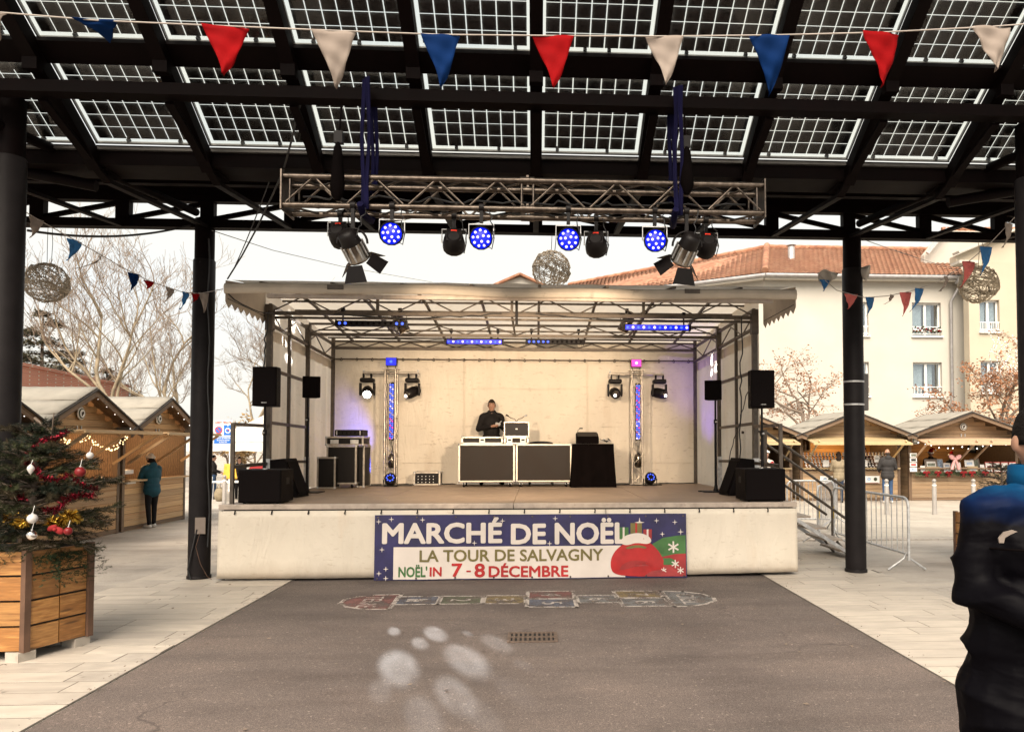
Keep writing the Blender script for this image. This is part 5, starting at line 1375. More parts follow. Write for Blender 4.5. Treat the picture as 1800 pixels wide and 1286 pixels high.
def conifer(base, h, r, label, seed, m='cedar', name='cedar_tree', layers=16, group=None):
    q = random.Random(seed); t = thing(name, label, 'tree', base, 0, group)
    d = MB(); d.cyl((0, 0, 0), (0, 0, h * .95), .2, .03, 8); d.build('trunk', M['bark2'], t)
    f = MB(); b_ = MB()
    for i in range(layers):
        z = h * (.12 + .86 * i / layers); rr = r * (1 - (i / layers)) ** .8 + .15
        for k in range(max(4, int(9 * (1 - i / layers)) + 3)):
            a = q.uniform(0, 2 * pi); ln = rr * q.uniform(.65, 1.1); dz = q.uniform(-.12, .2)
            b_.tube([(0, 0, z), (cos(a) * ln * .6, sin(a) * ln * .6, z + dz * ln), (cos(a) * ln, sin(a) * ln, z + dz * ln * .8)], [.035, .02, .008], 3, caps=False)
            for _ in range(int(170 * ln / r) + 50):
                s = q.uniform(.2, 1); w_ = .28 * ln * (1.15 - s) + .08
                o_ = V((cos(a) * ln * s - sin(a) * q.gauss(0, w_), sin(a) * ln * s + cos(a) * q.gauss(0, w_), z + dz * ln * s + q.gauss(0, .07)))
                l = q.uniform(.10, .26); dv = V((cos(a) + q.gauss(0, .5), sin(a) + q.gauss(0, .5), q.gauss(0, .3))).normalized(); sv = dv.cross(V((0, 0, 1))).normalized() * l * .32
                f.add([o_ - sv, o_ + dv * l * .3 + V((0, 0, .03)), o_ + dv * l, o_ + sv], [(0, 1, 2), (0, 2, 3)])
    b_.build('branches', M['bark2'], t); f.build('crown', M[m], t); return t
conifer(gp(70, 38), 8.8, 3.6, 'dark cedar standing beside the near pavilion column above the brick wall', 3, group='cedars beyond the brick building')
conifer(gp(120, 42), 7.2, 4.2, 'broad spreading cedar in the middle of the row beyond the brick wall', 8, group='cedars beyond the brick building')
conifer(gp(185, 46), 6.6, 3.8, 'paler cedar behind the bare plane tree trunk', 15, group='cedars beyond the brick building')

# ------------------------------------------------------------------ wooden chalets
WOODS = {}
WOODS['front'] = wood('weathered_plank_front', (.38, .215, .09), (.53, .34, .165), weather=(.44, .33, .21))
WOODS['right'] = wood('grey_brown_plank', (.28, .18, .095), (.41, .285, .165), weather=(.37, .29, .205))
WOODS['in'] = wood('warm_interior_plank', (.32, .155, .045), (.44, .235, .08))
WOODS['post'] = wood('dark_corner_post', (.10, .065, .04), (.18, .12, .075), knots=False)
WOODS['flap'] = wood('pale_shutter_board', (.36, .25, .14), (.45, .33, .19), knots=False)
WOODS['flap2'] = wood('yellow_shutter_board', (.46, .36, .20), (.54, .43, .25), knots=False)
WOODS['flap3'] = wood('rosy_shutter_board', (.42, .29, .19), (.5, .36, .25), knots=False)
M['felt'] = mat('pale_mineral_roofing_felt', (.25, .23, .195), .9, var=.12, scale=4, dirt=((.19, .17, .14), 2.5, .62), bmp=.4, bscale=50)
M['feltedge'] = mat('dark_felt_edge', (.035, .03, .028), .9)
ub = MB(); ub.box((0, 0, 0), (1, 1, 1))
PLK = {k: ub.mesh('plank', m) for k, m in WOODS.items()}
def plank(parent, kind, c, dims, rz_=0, ry=0, rx=0, name='plank'):
    return obj(name, PLK[kind], parent, c, (rx, ry, rz_), dims)
def chalet(loc, rz_, w_, label, group, front='front', flap='flap', dp=2.0, hw=2.0, apex=2.6, ch=.88, over=.5, lit=True, strut=(-.42, 0, .42), fl=.8, flz=1.9, plaque=True, tilt=-.04):
    t = thing('market_chalet', label, 'chalet', loc, rz_, group)
    x0, x1 = -w_ / 2, w_ / 2
    ph = .125; n = int(ch / ph)
    for i in range(n): plank(t, front, (0, .02 + rnd.uniform(-.003, .003), .09 + ph * (i + .5)), (w_ - .16, .035, ph - .008))
    plank(t, flap, (0, -.02, .09 + ph * n + .02), (w_ - .1, .22, .035), name='counter_top')
    plank(t, 'post', (0, .03, .05), (w_, .06, .07), name='sill_beam')
    for x in (x0 + .04, x1 - .04):
        plank(t, 'post', (x, .04, hw / 2), (hw, .09, .085), ry=-pi / 2, name='corner_post')
        plank(t, 'post', (x, dp, hw / 2), (hw, .09, .09), ry=-pi / 2, name='corner_post')
    for s in (-1, 1):
        for i in range(15):
            plank(t, 'post' if not lit else front, (s * (w_ / 2 - .02), dp / 2, .09 + ph * (i + .5)), (dp - .14, .03, ph - .008), rz_=pi / 2)
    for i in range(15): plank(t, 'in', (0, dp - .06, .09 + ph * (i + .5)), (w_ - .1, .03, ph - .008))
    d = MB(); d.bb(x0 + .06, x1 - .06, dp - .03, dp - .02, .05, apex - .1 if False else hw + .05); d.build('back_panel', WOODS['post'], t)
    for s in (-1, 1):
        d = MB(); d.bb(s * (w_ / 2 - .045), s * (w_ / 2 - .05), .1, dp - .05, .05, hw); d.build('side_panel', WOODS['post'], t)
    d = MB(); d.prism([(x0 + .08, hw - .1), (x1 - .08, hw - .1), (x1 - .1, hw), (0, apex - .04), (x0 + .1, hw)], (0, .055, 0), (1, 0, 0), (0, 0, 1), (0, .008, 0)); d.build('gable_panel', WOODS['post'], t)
    rise = apex - hw; gp_ = .125; z = hw - .1; i = 0
    # gable boards follow the roof line
    while z < apex - .08:
        ln = (w_ - .1) * min(1, max(.05, (apex - z - gp_ * .55) / rise)) if z > hw - .02 else w_ - .1
        plank(t, front, (0, .03 + rnd.uniform(-.003, .003), z + gp_ / 2), (ln, .035, gp_ - .007)); z += gp_
    ov = .28; sl = atan2(rise, w_ / 2)
    for s in (-1, 1):
        L_ = (w_ / 2 + ov) / cos(sl); k = 3
        for j in range(k):
            a0, a1 = L_ * j / k, L_ * (j + 1) / k + .05
            d = MB(); c = V((s * (a0 + a1) / 2 * cos(sl), (dp + .2 - over) / 2, apex + .07 - (a0 + a1) / 2 * sin(sl) + .008 * (k - j)))
            def fn(u, v): return V((s * (a0 + (a1 - a0) * u) * cos(sl), -over - .02 + (dp + .24 + over) * v, apex + .075 + .010 * (k - j) - (a0 + (a1 - a0) * u) * sin(sl) + .01 * sin(v * 17 + j * 2) * u))
            d.grid(3, 12, fn); o = d.build('roof_felt', M['felt'], t); sm = o.modifiers.new('solid', 'SOLIDIFY'); sm.thickness = .018
        d = MB(); d.bar((0, (dp + .2 - over) / 2, apex + .045), (s * L_ * cos(sl), (dp + .2 - over) / 2, apex + .045 - L_ * sin(sl)), dp + .2 + over, .03, up=(s * sin(sl), 0, cos(sl))); d.build('roof_deck', WOODS['post'], t)
        plank(t, 'post', (s * L_ / 2 * cos(sl), -over, apex + .01 - L_ / 2 * sin(sl)), (L_, .025, .11), ry=s * sl, name='barge_board')
        d = MB(); d.bar((0, -over - .028, apex + .075), (s * L_ * cos(sl), -over - .028, apex + .075 - L_ * sin(sl)), .03, .03); d.build('felt_edge', M['feltedge'], t)
        for yy in (-over + .15, dp * .5):
            pass
    # shutter raised as a canopy, with its struts
    sh = obj('shutter', None, t, (0, -.02, flz))
    for j in range(4):
        plank(sh, flap, (0, -fl * (j + .5) / 4, -tilt * (j + .5) / 4), (w_ - .14, fl / 4 - .004, .025), rx=atan2(tilt, fl))
    plank(sh, flap, (0, -fl, -.02 - tilt), (w_ - .14, .03, .05), name='shutter_edge')
    for s in strut: plank(t, flap, (s * w_, -fl * .5, flz - .3 - tilt * .5), (sqrt(fl ** 2 + .36), .035, .05), rz_=pi / 2, ry=0, rx=0, name='strut').rotation_euler = Euler((0, -atan2(.56, fl), -pi / 2))
    if plaque:
        d = MB(); d.lathe([(.11, 0), (.115, .012), (.1, .02)], (0, -.02, hw + rise * .42), 18, rot=(pi / 2, 0, 0)); p = d.build('round_plaque', M['white'], t)
        d = MB(); d.lathe([(.09, 0), (.09, .006)], (0, -.042, hw + rise * .42), 16, rot=(pi / 2, 0, 0)); d.build('plaque_ring', M['leafgreen'], p)
        d = MB(); d.lathe([(.07, 0), (.07, .006)], (0, -.05, hw + rise * .42), 16, rot=(pi / 2, 0, 0)); d.build('plaque_centre', M['paper'], p)
        d = MB(); d.box((-.012, -.058, hw + rise * .42 - .01), (.03, .006, .07)); d.box((.02, -.058, hw + rise * .42 + .01), (.025, .006, .05)); d.build('plaque_figure', M['feltedge'], p)
    for s in (-1, 1):
        d = MB(); d.box((s * .06, -.002, hw - .03), (.025, .012, .13)); d.build('shutter_hinge', M['galv'], t)
    if lit:
        for i in range(10):
            d = MB(); u = i / 9; d.ell((x0 + .1 + (w_ - .2) * u, -over + .04, apex - .02 - abs(u - .5) * 2 * rise * .95), .008, 6, 4); d.build('fairy_light', M['whiteled'], t)
    return t
LG, RG = 'market chalets near the Christmas tree', 'market chalets in front of the cream house'
XL = -8.03
chA = chalet((XL, 13.5, 0), pi / 2, 2.6, 'wooden market chalet with fairy lights inside, right behind the Christmas tree', LG, over=.28)
chB = chalet((XL, 16.2, 0), pi / 2, 2.6, 'wooden market chalet where a visitor in a teal jacket stands', LG, over=.28)
chC = chalet((XL, 10.8, 0), pi / 2, 2.6, 'wooden market chalet mostly hidden by the near column', LG, over=.28)
YR = 22.0
cR1 = chalet((9.55, YR, 0), 0, 3.1, 'wooden market chalet stacked with rows of small jars', RG, 'right', 'flap2', tilt=.19, flz=1.93, fl=.9, strut=(-.42, .42))
cR2 = chalet((13.1, YR, 0), 0, 3.45, 'wooden market chalet selling framed prints under a green garland', RG, 'right', 'flap3', tilt=.19, flz=1.93, fl=.9, strut=(-.45, -.03, .1))
cR0 = chalet((6.25, YR, 0), 0, 3.0, 'wooden market chalet half hidden behind the stage steps', RG, 'right', 'flap2', tilt=.19, flz=1.93, fl=.9, strut=(-.42, .42), plaque=False)
cR3 = chalet((17.6, YR + 3.2, 0), 0, 3.3, 'wooden market chalet set back behind the person in the foreground', RG, 'right', 'flap3', tilt=.19, flz=1.93, fl=.9, strut=(-.42, .42), plaque=False)
# warm lamps inside the lit chalets
for c in ((XL - .9, 13.35, 1.75), (XL - .9, 16.25, 1.75)): light('chalet_lamp', 'POINT', c, 19, (1, .6, .28), shadow_soft_size=.15)
light('chalet_lamp', 'POINT', (9.55, YR + .9, 1.8), 14, (1, .62, .25), shadow_soft_size=.15)
light('chalet_lamp', 'POINT', (13.1, YR + 1.0, 1.8), 3, (1, .65, .3), shadow_soft_size=.15)
def strand(pts, label, n, m='warmled', r=.012):
    t = thing('string_lights', label, 'string lights', V(pts[0]))
    d = MB(); d.tube(pts, .004, 4); d.build('wire', M['cable'], t, True)
    pts = [V(p) for p in pts]
    b_ = MB(); b_.ell((0, 0, 0), r, 6, 4); me = b_.mesh('bulb', M[m])
    for i in range(n):
        f = i / (n - 1) * (len(pts) - 1); a = int(min(len(pts) - 2, f)); q = pts[a].lerp(pts[a + 1], f - a)
        obj('bulb', me, t, q - V(pts[0]) + V((rnd.uniform(-.03, .03), rnd.uniform(-.03, .03), rnd.uniform(-.05, .03))))
    return t
strand(sag((XL + .35, 12.3, 1.86), (XL + .25, 13.3, 1.85), .1, 12), 'warm fairy lights looped under the shutter just past the tree top', 34)
strand(sag((XL + .25, 13.35, 1.85), (XL + .3, 14.5, 1.86), .22, 12), 'warm fairy lights looped under the shutter beside the dark gap between chalets', 44)
strand(sag((11.6, YR - .1, 1.78), (14.6, YR - .1, 1.8), .18, 14), 'white bulbs strung across the chalet of framed prints', 14, 'whiteled', .02)

tb_ = gp(1772, 25.2)
for k in range(6):
    x = P(1742 + k * 9, 600, 25.2).x; z1 = P(1760, 585 + (k * 37) % 30, 25.2).z; z0 = P(1760, 690 - (k * 23) % 40, 25.2).z
    strand([(x + .12 * sin(i * 1.1 + k), 25.2 + .1 * cos(i * .9 + k), z1 + (z0 - z1) * i / 12) for i in range(13)], ('first', 'second', 'third', 'fourth', 'fifth', 'sixth')[k] + ' hanging strand of white bulbs in the brown leaved tree, counted from the downpipe', 34, 'paper', .022)
# ------------------------------------------------------------------ people: one continuous remeshed body each
M['skin'] = mat('skin', (.33, .18, .12), .55, var=.08, scale=20)
def cap_mesh(prims):
    d = MB()
    for p in prims:
        if p[0] == 'c':
            _, a, b_, ra, rb, mi = p
            d.cyl(a, b_, ra, rb, 14); d.ell(a, ra, 14, 10); d.ell(b_, rb, 14, 10)
        else:
            _, c, r, rot, mi = p; d.ell(c, r, 18, 12, 0, rot)
    return d
def classify(prims, pts):
    best = np.full(len(pts), 1e9); mi = np.zeros(len(pts), int)
    for p in prims:
        if p[0] == 'c':
            _, a, b_, ra, rb, m = p; a, b_ = np.array(a), np.array(b_); ab = b_ - a
            t = np.clip(((pts - a) @ ab) / max(1e-9, ab @ ab), 0, 1); d = np.linalg.norm(pts - (a + t[:, None] * ab), axis=1) - (ra + (rb - ra) * t)
        else:
            _, c, r, rot, m = p
            q = pts - np.array(c)
            if rot is not None: q = q @ np.array(Euler(rot).to_matrix())
            k = np.linalg.norm(q / np.array(r), axis=1); d = (k - 1) * min(r)
        s = d < best; best[s] = d[s]; mi[s] = m
    return mi
def hand(prims, wr, el, r=.0085, curl=.5, side=1):
    wr, el = V(wr), V(el); f = (wr - el).normalized(); x, y, _ = frame(f)
    pc = wr + f * .05
    prims.append(('c', tuple(wr), tuple(pc + f * .02), .026, .032, 0))
    for i, ln in enumerate((.062, .07, .066, .052)):
        k = (i - 1.5) * .017
        a = pc + f * .03 + x * k; m = a + f * (ln * .5) + y * (-.012 * curl * 2); e = m + f * (ln * .42 * (1 - curl * .6)) + y * (-.03 * curl * 1.4)
        prims.append(('c', tuple(a), tuple(m), r, r * .95, 0)); prims.append(('c', tuple(m), tuple(e), r * .95, r * .8, 0))
    a = wr + f * .02 + x * (.024 * side); m = a + f * .035 + x * (.024 * side) + y * -.01
    prims.append(('c', tuple(a), tuple(m), r * 1.25, r * 1.1, 0)); prims.append(('c', tuple(m), tuple(m + f * .028 + y * -.008), r * 1.1, r * .85, 0))
def person(label, loc, rz_, H, cols, arms, hat=None, hair=(.03, .02, .015), lean=0, headyaw=0, headpitch=0, legs=(.09, 0, .09, 0), vox=.016, bulk=1.1, cut=None, hood=False, long_hair=False, coat=0, kneel=0, pack=None, eyes=True):
    t = thing('person', label, 'person', loc, rz_)
    s = H / 1.75
    rl = Matrix.Rotation(R(lean), 3, 'X')
    def U(p): p = V(p); q = p - V((0, 0, .95)); return V((0, 0, .95)) + rl @ q if p.z > .9 else p
    hc = V((0, -.01, 1.635)); hr = Euler((R(headpitch), 0, R(headyaw))).to_matrix(); nb = V((0, .005, 1.52))
    def Hd(p): return U(nb + hr @ (V(p) - nb))
    b = bulk; pr = []
    E = lambda c, r, m, rot=None: pr.append(('e', tuple(U(c)), r, rot if rot else ((R(lean), 0, 0) if lean else None), m))
    C = lambda a, b_, ra, rb, m: pr.append(('c', tuple(a), tuple(b_), ra, rb, m))
    E((0, .0, .97), (.168 * b, .122 * b, .13), 1 if coat else 2); E((0, 0, 1.10), (.158 * b, .118 * b, .15), 1); E((0, .01, 1.28), (.182 * b, .128 * b, .18), 1)
    C(U((-.15, .01, 1.405)), U((.15, .01, 1.405)), .068 * b, .068 * b, 1)
    C(U((-.07, .01, 1.44)), U((.07, .01, 1.44)), .06, .06, 1)
    if coat == 2: E((0, 0, .78), (.225 * b, .16 * b, .34), 1); E((0, 0, 1.04), (.205 * b, .145 * b, .26), 1)
    elif coat: E((0, 0, .88), (.175 * b, .13 * b, .16), 1)
    else: E((0, 0, .995), (.172 * b, .128 * b, .07), 1)
    C(U((0, .012, 1.44)), U((0, .0, 1.545)), .056, .052, 0)
    if hood: E((0, .075, 1.47), (.105, .07, .085), 1); C(U((-.075, .0, 1.475)), U((.075, .0, 1.475)), .045, .045, 1)
    else: C(U((-.05, -.01, 1.49)), U((.05, -.01, 1.49)), .042, .042, 1)
    hrot = (R(headpitch + lean), 0, R(headyaw))
    pr.append(('e', tuple(Hd(hc)), (.074, .094, .112), hrot, 0)); pr.append(('e', tuple(Hd((0, -.04, 1.575))), (.052, .055, .055), hrot, 0))
    pr.append(('e', tuple(Hd((0, -.106, 1.618))), (.013, .02, .02), hrot, 0)); pr.append(('e', tuple(Hd((0, -.095, 1.645))), (.010, .018, .026), hrot, 0))
    for x in (-1, 1): pr.append(('e', tuple(Hd((x * .076, .005, 1.62))), (.012, .02, .03), hrot, 0))
    for x, (el, wr) in zip((-1, 1), arms):
        sh = U((x * .185, .01, 1.395)); el, wr = V(el), V(wr)
        C(sh, el, .062 * b, .05 * b, 1); C(el, el.lerp(wr, .93), .05 * b, .037 * b, 1)
        hand(pr, wr, el, max(.0085, vox * .7), .6, -x)
    for x, (sx, sy) in zip((-1, 1), (legs[:2], legs[2:])):
        hp = V((x * .088, 0, .93)); an = V((x * sx, sy, .09)); kn = hp.lerp(an, .5) + V((x * .005, -.025, .01))
        C(hp, kn, .092, .063, 2); C(kn, an, .062, .046, 2)
        C(an + V((0, .03, -.045)), an + V((x * .02, -.14, -.052)), .044, .036, 3); C(an, an + V((0, 0, -.03)), .045, .045, 3)
    if cut is not None: pr = [p for p in pr if max(p[1][2], p[2][2] if p[0] == 'c' else -9) > cut]
    me = cap_mesh(pr).mesh('body', cols[0])
    o = bpy.data.objects.new('body_source', me); COL.objects.link(o)
    rm = o.modifiers.new('r', 'REMESH'); rm.mode = 'VOXEL'; rm.voxel_size = vox; rm.use_smooth_shade = True
    sm = o.modifiers.new('s', 'SMOOTH'); sm.factor = .5; sm.iterations = 3
    bpy.context.view_layer.update()
    nm = bpy.data.meshes.new_from_object(o.evaluated_get(bpy.context.evaluated_depsgraph_get()))
    bpy.data.objects.remove(o); bpy.data.meshes.remove(me)
    nm.materials.clear()
    for c in cols: nm.materials.append(c)
    cen = np.zeros(len(nm.polygons) * 3); nm.polygons.foreach_get('center', cen)
    nm.polygons.foreach_set('material_index', classify(pr, cen.reshape(-1, 3)).astype(np.int32)); nm.polygons.foreach_set('use_smooth', [True] * len(nm.polygons))
    nm.transform(Matrix.Scale(s, 4)); nm.update()
    obj('body', nm, t)
    S = Matrix.Scale(s, 3)
    def part(mb, name, m):
        mb.v = [tuple(V(q) * s) for q in mb.v]; return mb.build(name, m, t)
    def shell(keep, sc, name, m, jit=.0):
        d = MB(); nu, nv = 28, 20
        vs = []; fs = []
        for j in range(nv + 1):
            for i in range(nu):
                th, ph = pi * j / nv, 2 * pi * i / nu
                k = 1 + jit * sin(ph * 9 + th * 5) + rnd.uniform(-jit, jit)
                vs.append(V((.074 * sc[0] * k * sin(th) * cos(ph), .094 * sc[1] * k * sin(th) * sin(ph), .112 * sc[2] * k * cos(th))))
        for j in range(nv):
            for i in range(nu):
                q = [j * nu + i, j * nu + (i + 1) % nu, (j + 1) * nu + (i + 1) % nu, (j + 1) * nu + i]
                c = sum((vs[a] for a in q), V()) / 4
                if keep(c): fs.append(q)
        d.add([Hd(hc + q) for q in vs], fs, 0, True); o = part(d, name, m); sf = o.modifiers.new('solid', 'SOLIDIFY'); sf.thickness = .008; sf.offset = 1; return o
    if hair is not None:
        hm = mat('hair', k3(hair, .6), .8, var=.5, scale=60, bmp=.8, bscale=90, spec=.12)
        if long_hair: shell(lambda c: (c.y > -.035 and c.z > -.3) or c.z > .06, (1.1, 1.1, 1.09), 'hair', hm, .02); d = MB(); d.ell(Hd((0, .06, 1.5)), (.085, .05, .13), 12, 8); part(d, 'hair_back', hm)
        else: shell(lambda c: (c.y > .0 and c.z > -.045) or c.z > .052 - .4 * max(0, c.y) or (abs(c.x) > .06 and c.y > -.035 and c.z > -.01), (1.07, 1.06, 1.08), 'hair', hm, .018)
    if eyes:
        for x in (-1, 1):
            d = MB(); d.ell(Hd((x * .031, -.083, 1.643)), (.0125, .008, .008), 8, 6); part(d, 'eye', M['eye'])
            d = MB(); d.box(Hd((x * .033, -.094, 1.664)), (.036, .01, .007), hr); part(d, 'eyebrow', M['brow'])
        d = MB(); d.ell(Hd((0, -.092, 1.574)), (.022, .008, .005), 8, 6); part(d, 'mouth', M['lip'])
    if hat:
        kind, m = hat
        if kind == 'beanie':
            shell(lambda c: c.z > .03 - .25 * c.y, (1.2, 1.16, 1.22), 'beanie', m, .01)
            d = MB(); 
            for i in range(20):
                a = 2 * pi * i / 20; d.ell(Hd(hc + V((.088 * cos(a), .108 * sin(a), .042 - .028 * sin(a)))), (.02, .02, .024), 6, 4)
            part(d, 'beanie_brim', m)
        if kind == 'santa':
            d = MB(); d.tube([Hd(hc + V(q)) for q in ((0, 0, .05), (0, .01, .12), (.03, .02, .17), (.09, .03, .19), (.14, .04, .15))], [.09, .075, .055, .035, .02], 12); part(d, 'red_hat', M['red'])
            d = MB(); d.tube([Hd(hc + V((.09 * cos(a), .105 * sin(a), .055))) for a in [2 * pi * i / 18 for i in range(19)]], .024, 6); part(d, 'white_brim', M['paper'])
            d = MB(); d.ell(Hd(hc + V((.15, .04, .13))), .03, 8, 6); part(d, 'pompom', M['paper'])
    if pack: pack(t, s, part, U)
    return t
M['eye'] = mat('dark_eye', (.02, .014, .01), .2); M['brow'] = mat('brow_hair', (.03, .02, .014), .8); M['lip'] = mat('lip', (.28, .09, .07), .5)
def cm(n, c, r=.8, bmp=.0): return mat(n, c, r, var=.2, scale=9, bmp=bmp, bscale=22, spec=.25)
M['jblack'] = cm('black_jacket', (.005, .0035, .0035)); M['tblack'] = cm('black_trousers', (.005, .004, .005)); M['shoe'] = cm('dark_shoe', (.015, .013, .012)); M['sneaker'] = cm('pale_sneaker', (.6, .58, .55))
M['teal'] = cm('teal_jacket', (.006, .05, .075), .7, .3); M['jeans'] = cm('blue_jeans', (.035, .07, .145)); M['djeans'] = cm('dark_jeans', (.02, .03, .055)); M['charcoal'] = cm('charcoal_jacket', (.03, .028, .028)); M['khaki'] = cm('khaki_jacket', (.22, .18, .12))
M['wcoat'] = cm('white_coat', (.42, .39, .35)); M['beanie'] = cm('cream_knit', (.6, .56, .5), .9, .4); M['redp'] = cm('red_coat', (.20, .012, .014)); M['yel'] = cm('yellow_jacket', (.6, .34, .05))
S_ = M['skin']
# the person behind the desk on the stage
def tool(t, s, part, U):
    d = MB(); d.box((.10, -.30, 1.235), (.09, .05, .05), (0, .3, .4)); d.cyl((.12, -.31, 1.24), (.17, -.34, 1.3), .012, n=8); part(d, 'handheld_device', M['galv'])
q = P(864, 800, 13.95)
person('person in a black zipped jacket working with both hands behind the desk on stage', (q.x, 13.95, SZ), R(8), 1.60, [S_, M['jblack'], M['tblack'], M['shoe']],
       [((-.27, .03, 1.14), (-.02, -.22, 1.19)), ((.27, .02, 1.14), (.13, -.23, 1.21))], hair=(.045, .028, .018), headpitch=8, headyaw=-6, legs=(.2, 0, .2, 0), vox=.011, pack=tool)
# woman at the chalet counter
def strap(t, s, part, U):
    d = MB(); d.box((0, -.2, 1.0), (.16, .05, .2)); part(d, 'shoulder_bag', M['tblack'])
q = G(266, 927)
person('person in a teal hooded jacket and cream knit hat leaning at the chalet counter', (q.x, q.y, 0), R(-118), 1.52, [S_, M['teal'], M['tblack'], M['sneaker']],
       [((-.24, -.12, 1.13), (-.12, -.36, 1.08)), ((.25, -.10, 1.13), (.16, -.36, 1.06))], hat=('beanie', M['beanie']), hair=(.015, .011, .01), lean=6, hood=True, long_hair=True, legs=(.09, -.04, .09, .05), bulk=1.18, vox=.014, coat=1)
q = G(374, 877)
person('person in a black jacket and blue trousers with white side stripes behind the parking sign', (q.x, q.y, 0), R(105), 1.38, [S_, M['jblack'], M['jeans'], M['shoe']],
       [((-.23, -.05, 1.13), (-.15, -.26, 1.05)), ((.23, -.05, 1.13), (.15, -.28, 1.05))], hair=(.012, .01, .01), legs=(.09, .06, .09, -.06), vox=.016, bulk=1.15, hood=True,
       pack=lambda t, s, part, U: part(MB().bar((-.16, .03, .12), (-.165, 0, .9), .05, .012, up=(0, 1, 0)), 'white_side_stripe', M['paper']))
q = P(421, 800, 24)
person('person with black hair sitting low behind the market table beside the parking sign', (q.x, 24, -.1), R(20), 1.42, [S_, M['jblack'], M['tblack'], M['shoe']], [((-.24, -.05, 1.12), (-.12, -.24, 1.02)), ((.24, -.05, 1.12), (.12, -.24, 1.02))], hair=(.01, .008, .008), long_hair=True, vox=.018, hood=True)
# market visitors and sellers at the right
q = G(1561, 884)
person('person with thinning hair in a charcoal jacket and blue jeans standing at the jar chalet', (q.x, q.y, 0), R(172), 1.58, [S_, M['charcoal'], M['jeans'], M['sneaker']],
       [((-.27, -.04, 1.13), (-.2, -.24, 1.05)), ((.27, -.03, 1.13), (.2, -.2, 1.02))], hair=None, bulk=1.25, vox=.016, coat=1, hood=True, legs=(.11, 0, .11, 0), eyes=False,
       pack=lambda t, s, part, U: part(MB().ell((0, .02, 1.60), (.078, .085, .06), 14, 8), 'hair', M['brow']))
q = P(1474, 800, 21.3)
person('person in a khaki jacket looking at the jars, half hidden by the pavilion column', (q.x, 21.3, 0), R(160), 1.5, [S_, M['khaki'], M['djeans'], M['shoe']], [((-.25, -.05, 1.12), (-.16, -.25, 1.08)), ((.25, -.05, 1.12), (.1, -.27, 1.1))], hair=(.03, .02, .015), long_hair=True, vox=.018, bulk=1.15, coat=1)
q = P(1518, 800, 23.1)
person('seller in dark clothes standing inside the jar chalet', (q.x, 23.1, 0), R(15), 1.62, [S_, M['jblack'], M['tblack'], M['shoe']], [((-.26, -.02, 1.12), (-.2, -.2, .98)), ((.26, -.02, 1.12), (.2, -.2, .98))], hair=(.012, .01, .01), long_hair=True, vox=.018, bulk=1.2)
for px, lab, yw, h_ in ((1636, 'seller in dark clothes and red pompom hat standing nearer the card rack', -25, 1.52), (1668, 'seller in red pompom hat bending beside the pink bow', 35, 1.42)):
    q = P(px, 800, 23.0)
    person(lab, (q.x, 23.0, 0), R(yw), h_, [S_, M['jblack'], M['tblack'], M['shoe']], [((-.25, -.05, 1.12), (-.14, -.26, 1.02)), ((.25, -.05, 1.12), (.14, -.26, 1.02))], hat=('santa', None), hair=(.02, .015, .012), headpitch=10, vox=.018, bulk=1.15, lean=4)
q = P(1346, 800, 18.5)
def scarf(t, s, part, U):
    d = MB(); d.tube([(-.16, -.10, 1.40), (-.05, -.15, 1.34), (.06, -.15, 1.35), (.16, -.10, 1.40)], .045, 8); part(d, 'red_collar', M['redp'])
person('person in a white coat and white knit hat behind the stage steps', (q.x, 18.5, 0), R(12), 1.56, [S_, M['wcoat'], M['djeans'], M['shoe']], [((-.27, .02, 1.13), (-.2, -.16, .98)), ((.27, .02, 1.13), (.2, -.16, .98))], hat=('beanie', M['paper']), hair=(.02, .015, .012), vox=.016, bulk=1.2, coat=1, hood=True, pack=scarf)
# the person close to the camera at the right edge
M['navy'] = mat('navy_shell_jacket', (.006, .007, .014), .55, var=.3, scale=5, bmp=.25, bscale=10, spec=.3)
_m, _t, _b = newmat('navy_jacket_blue_at_shoulders')      # colour by height: blue at the shoulders, fading to navy below
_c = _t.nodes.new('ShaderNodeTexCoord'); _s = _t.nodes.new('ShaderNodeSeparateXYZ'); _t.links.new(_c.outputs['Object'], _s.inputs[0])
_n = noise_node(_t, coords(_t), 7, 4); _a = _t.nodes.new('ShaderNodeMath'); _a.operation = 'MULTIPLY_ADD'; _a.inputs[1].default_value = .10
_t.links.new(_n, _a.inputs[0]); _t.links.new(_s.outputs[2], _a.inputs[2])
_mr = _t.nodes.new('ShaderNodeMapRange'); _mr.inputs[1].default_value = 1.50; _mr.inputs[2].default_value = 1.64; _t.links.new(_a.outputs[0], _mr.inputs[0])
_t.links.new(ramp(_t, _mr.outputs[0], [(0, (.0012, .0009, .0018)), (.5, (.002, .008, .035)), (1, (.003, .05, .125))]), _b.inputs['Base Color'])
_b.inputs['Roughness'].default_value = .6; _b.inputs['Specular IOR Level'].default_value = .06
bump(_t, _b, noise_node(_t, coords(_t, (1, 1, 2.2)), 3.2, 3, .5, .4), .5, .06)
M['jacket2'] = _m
q = P(1829, 780, 2.4)
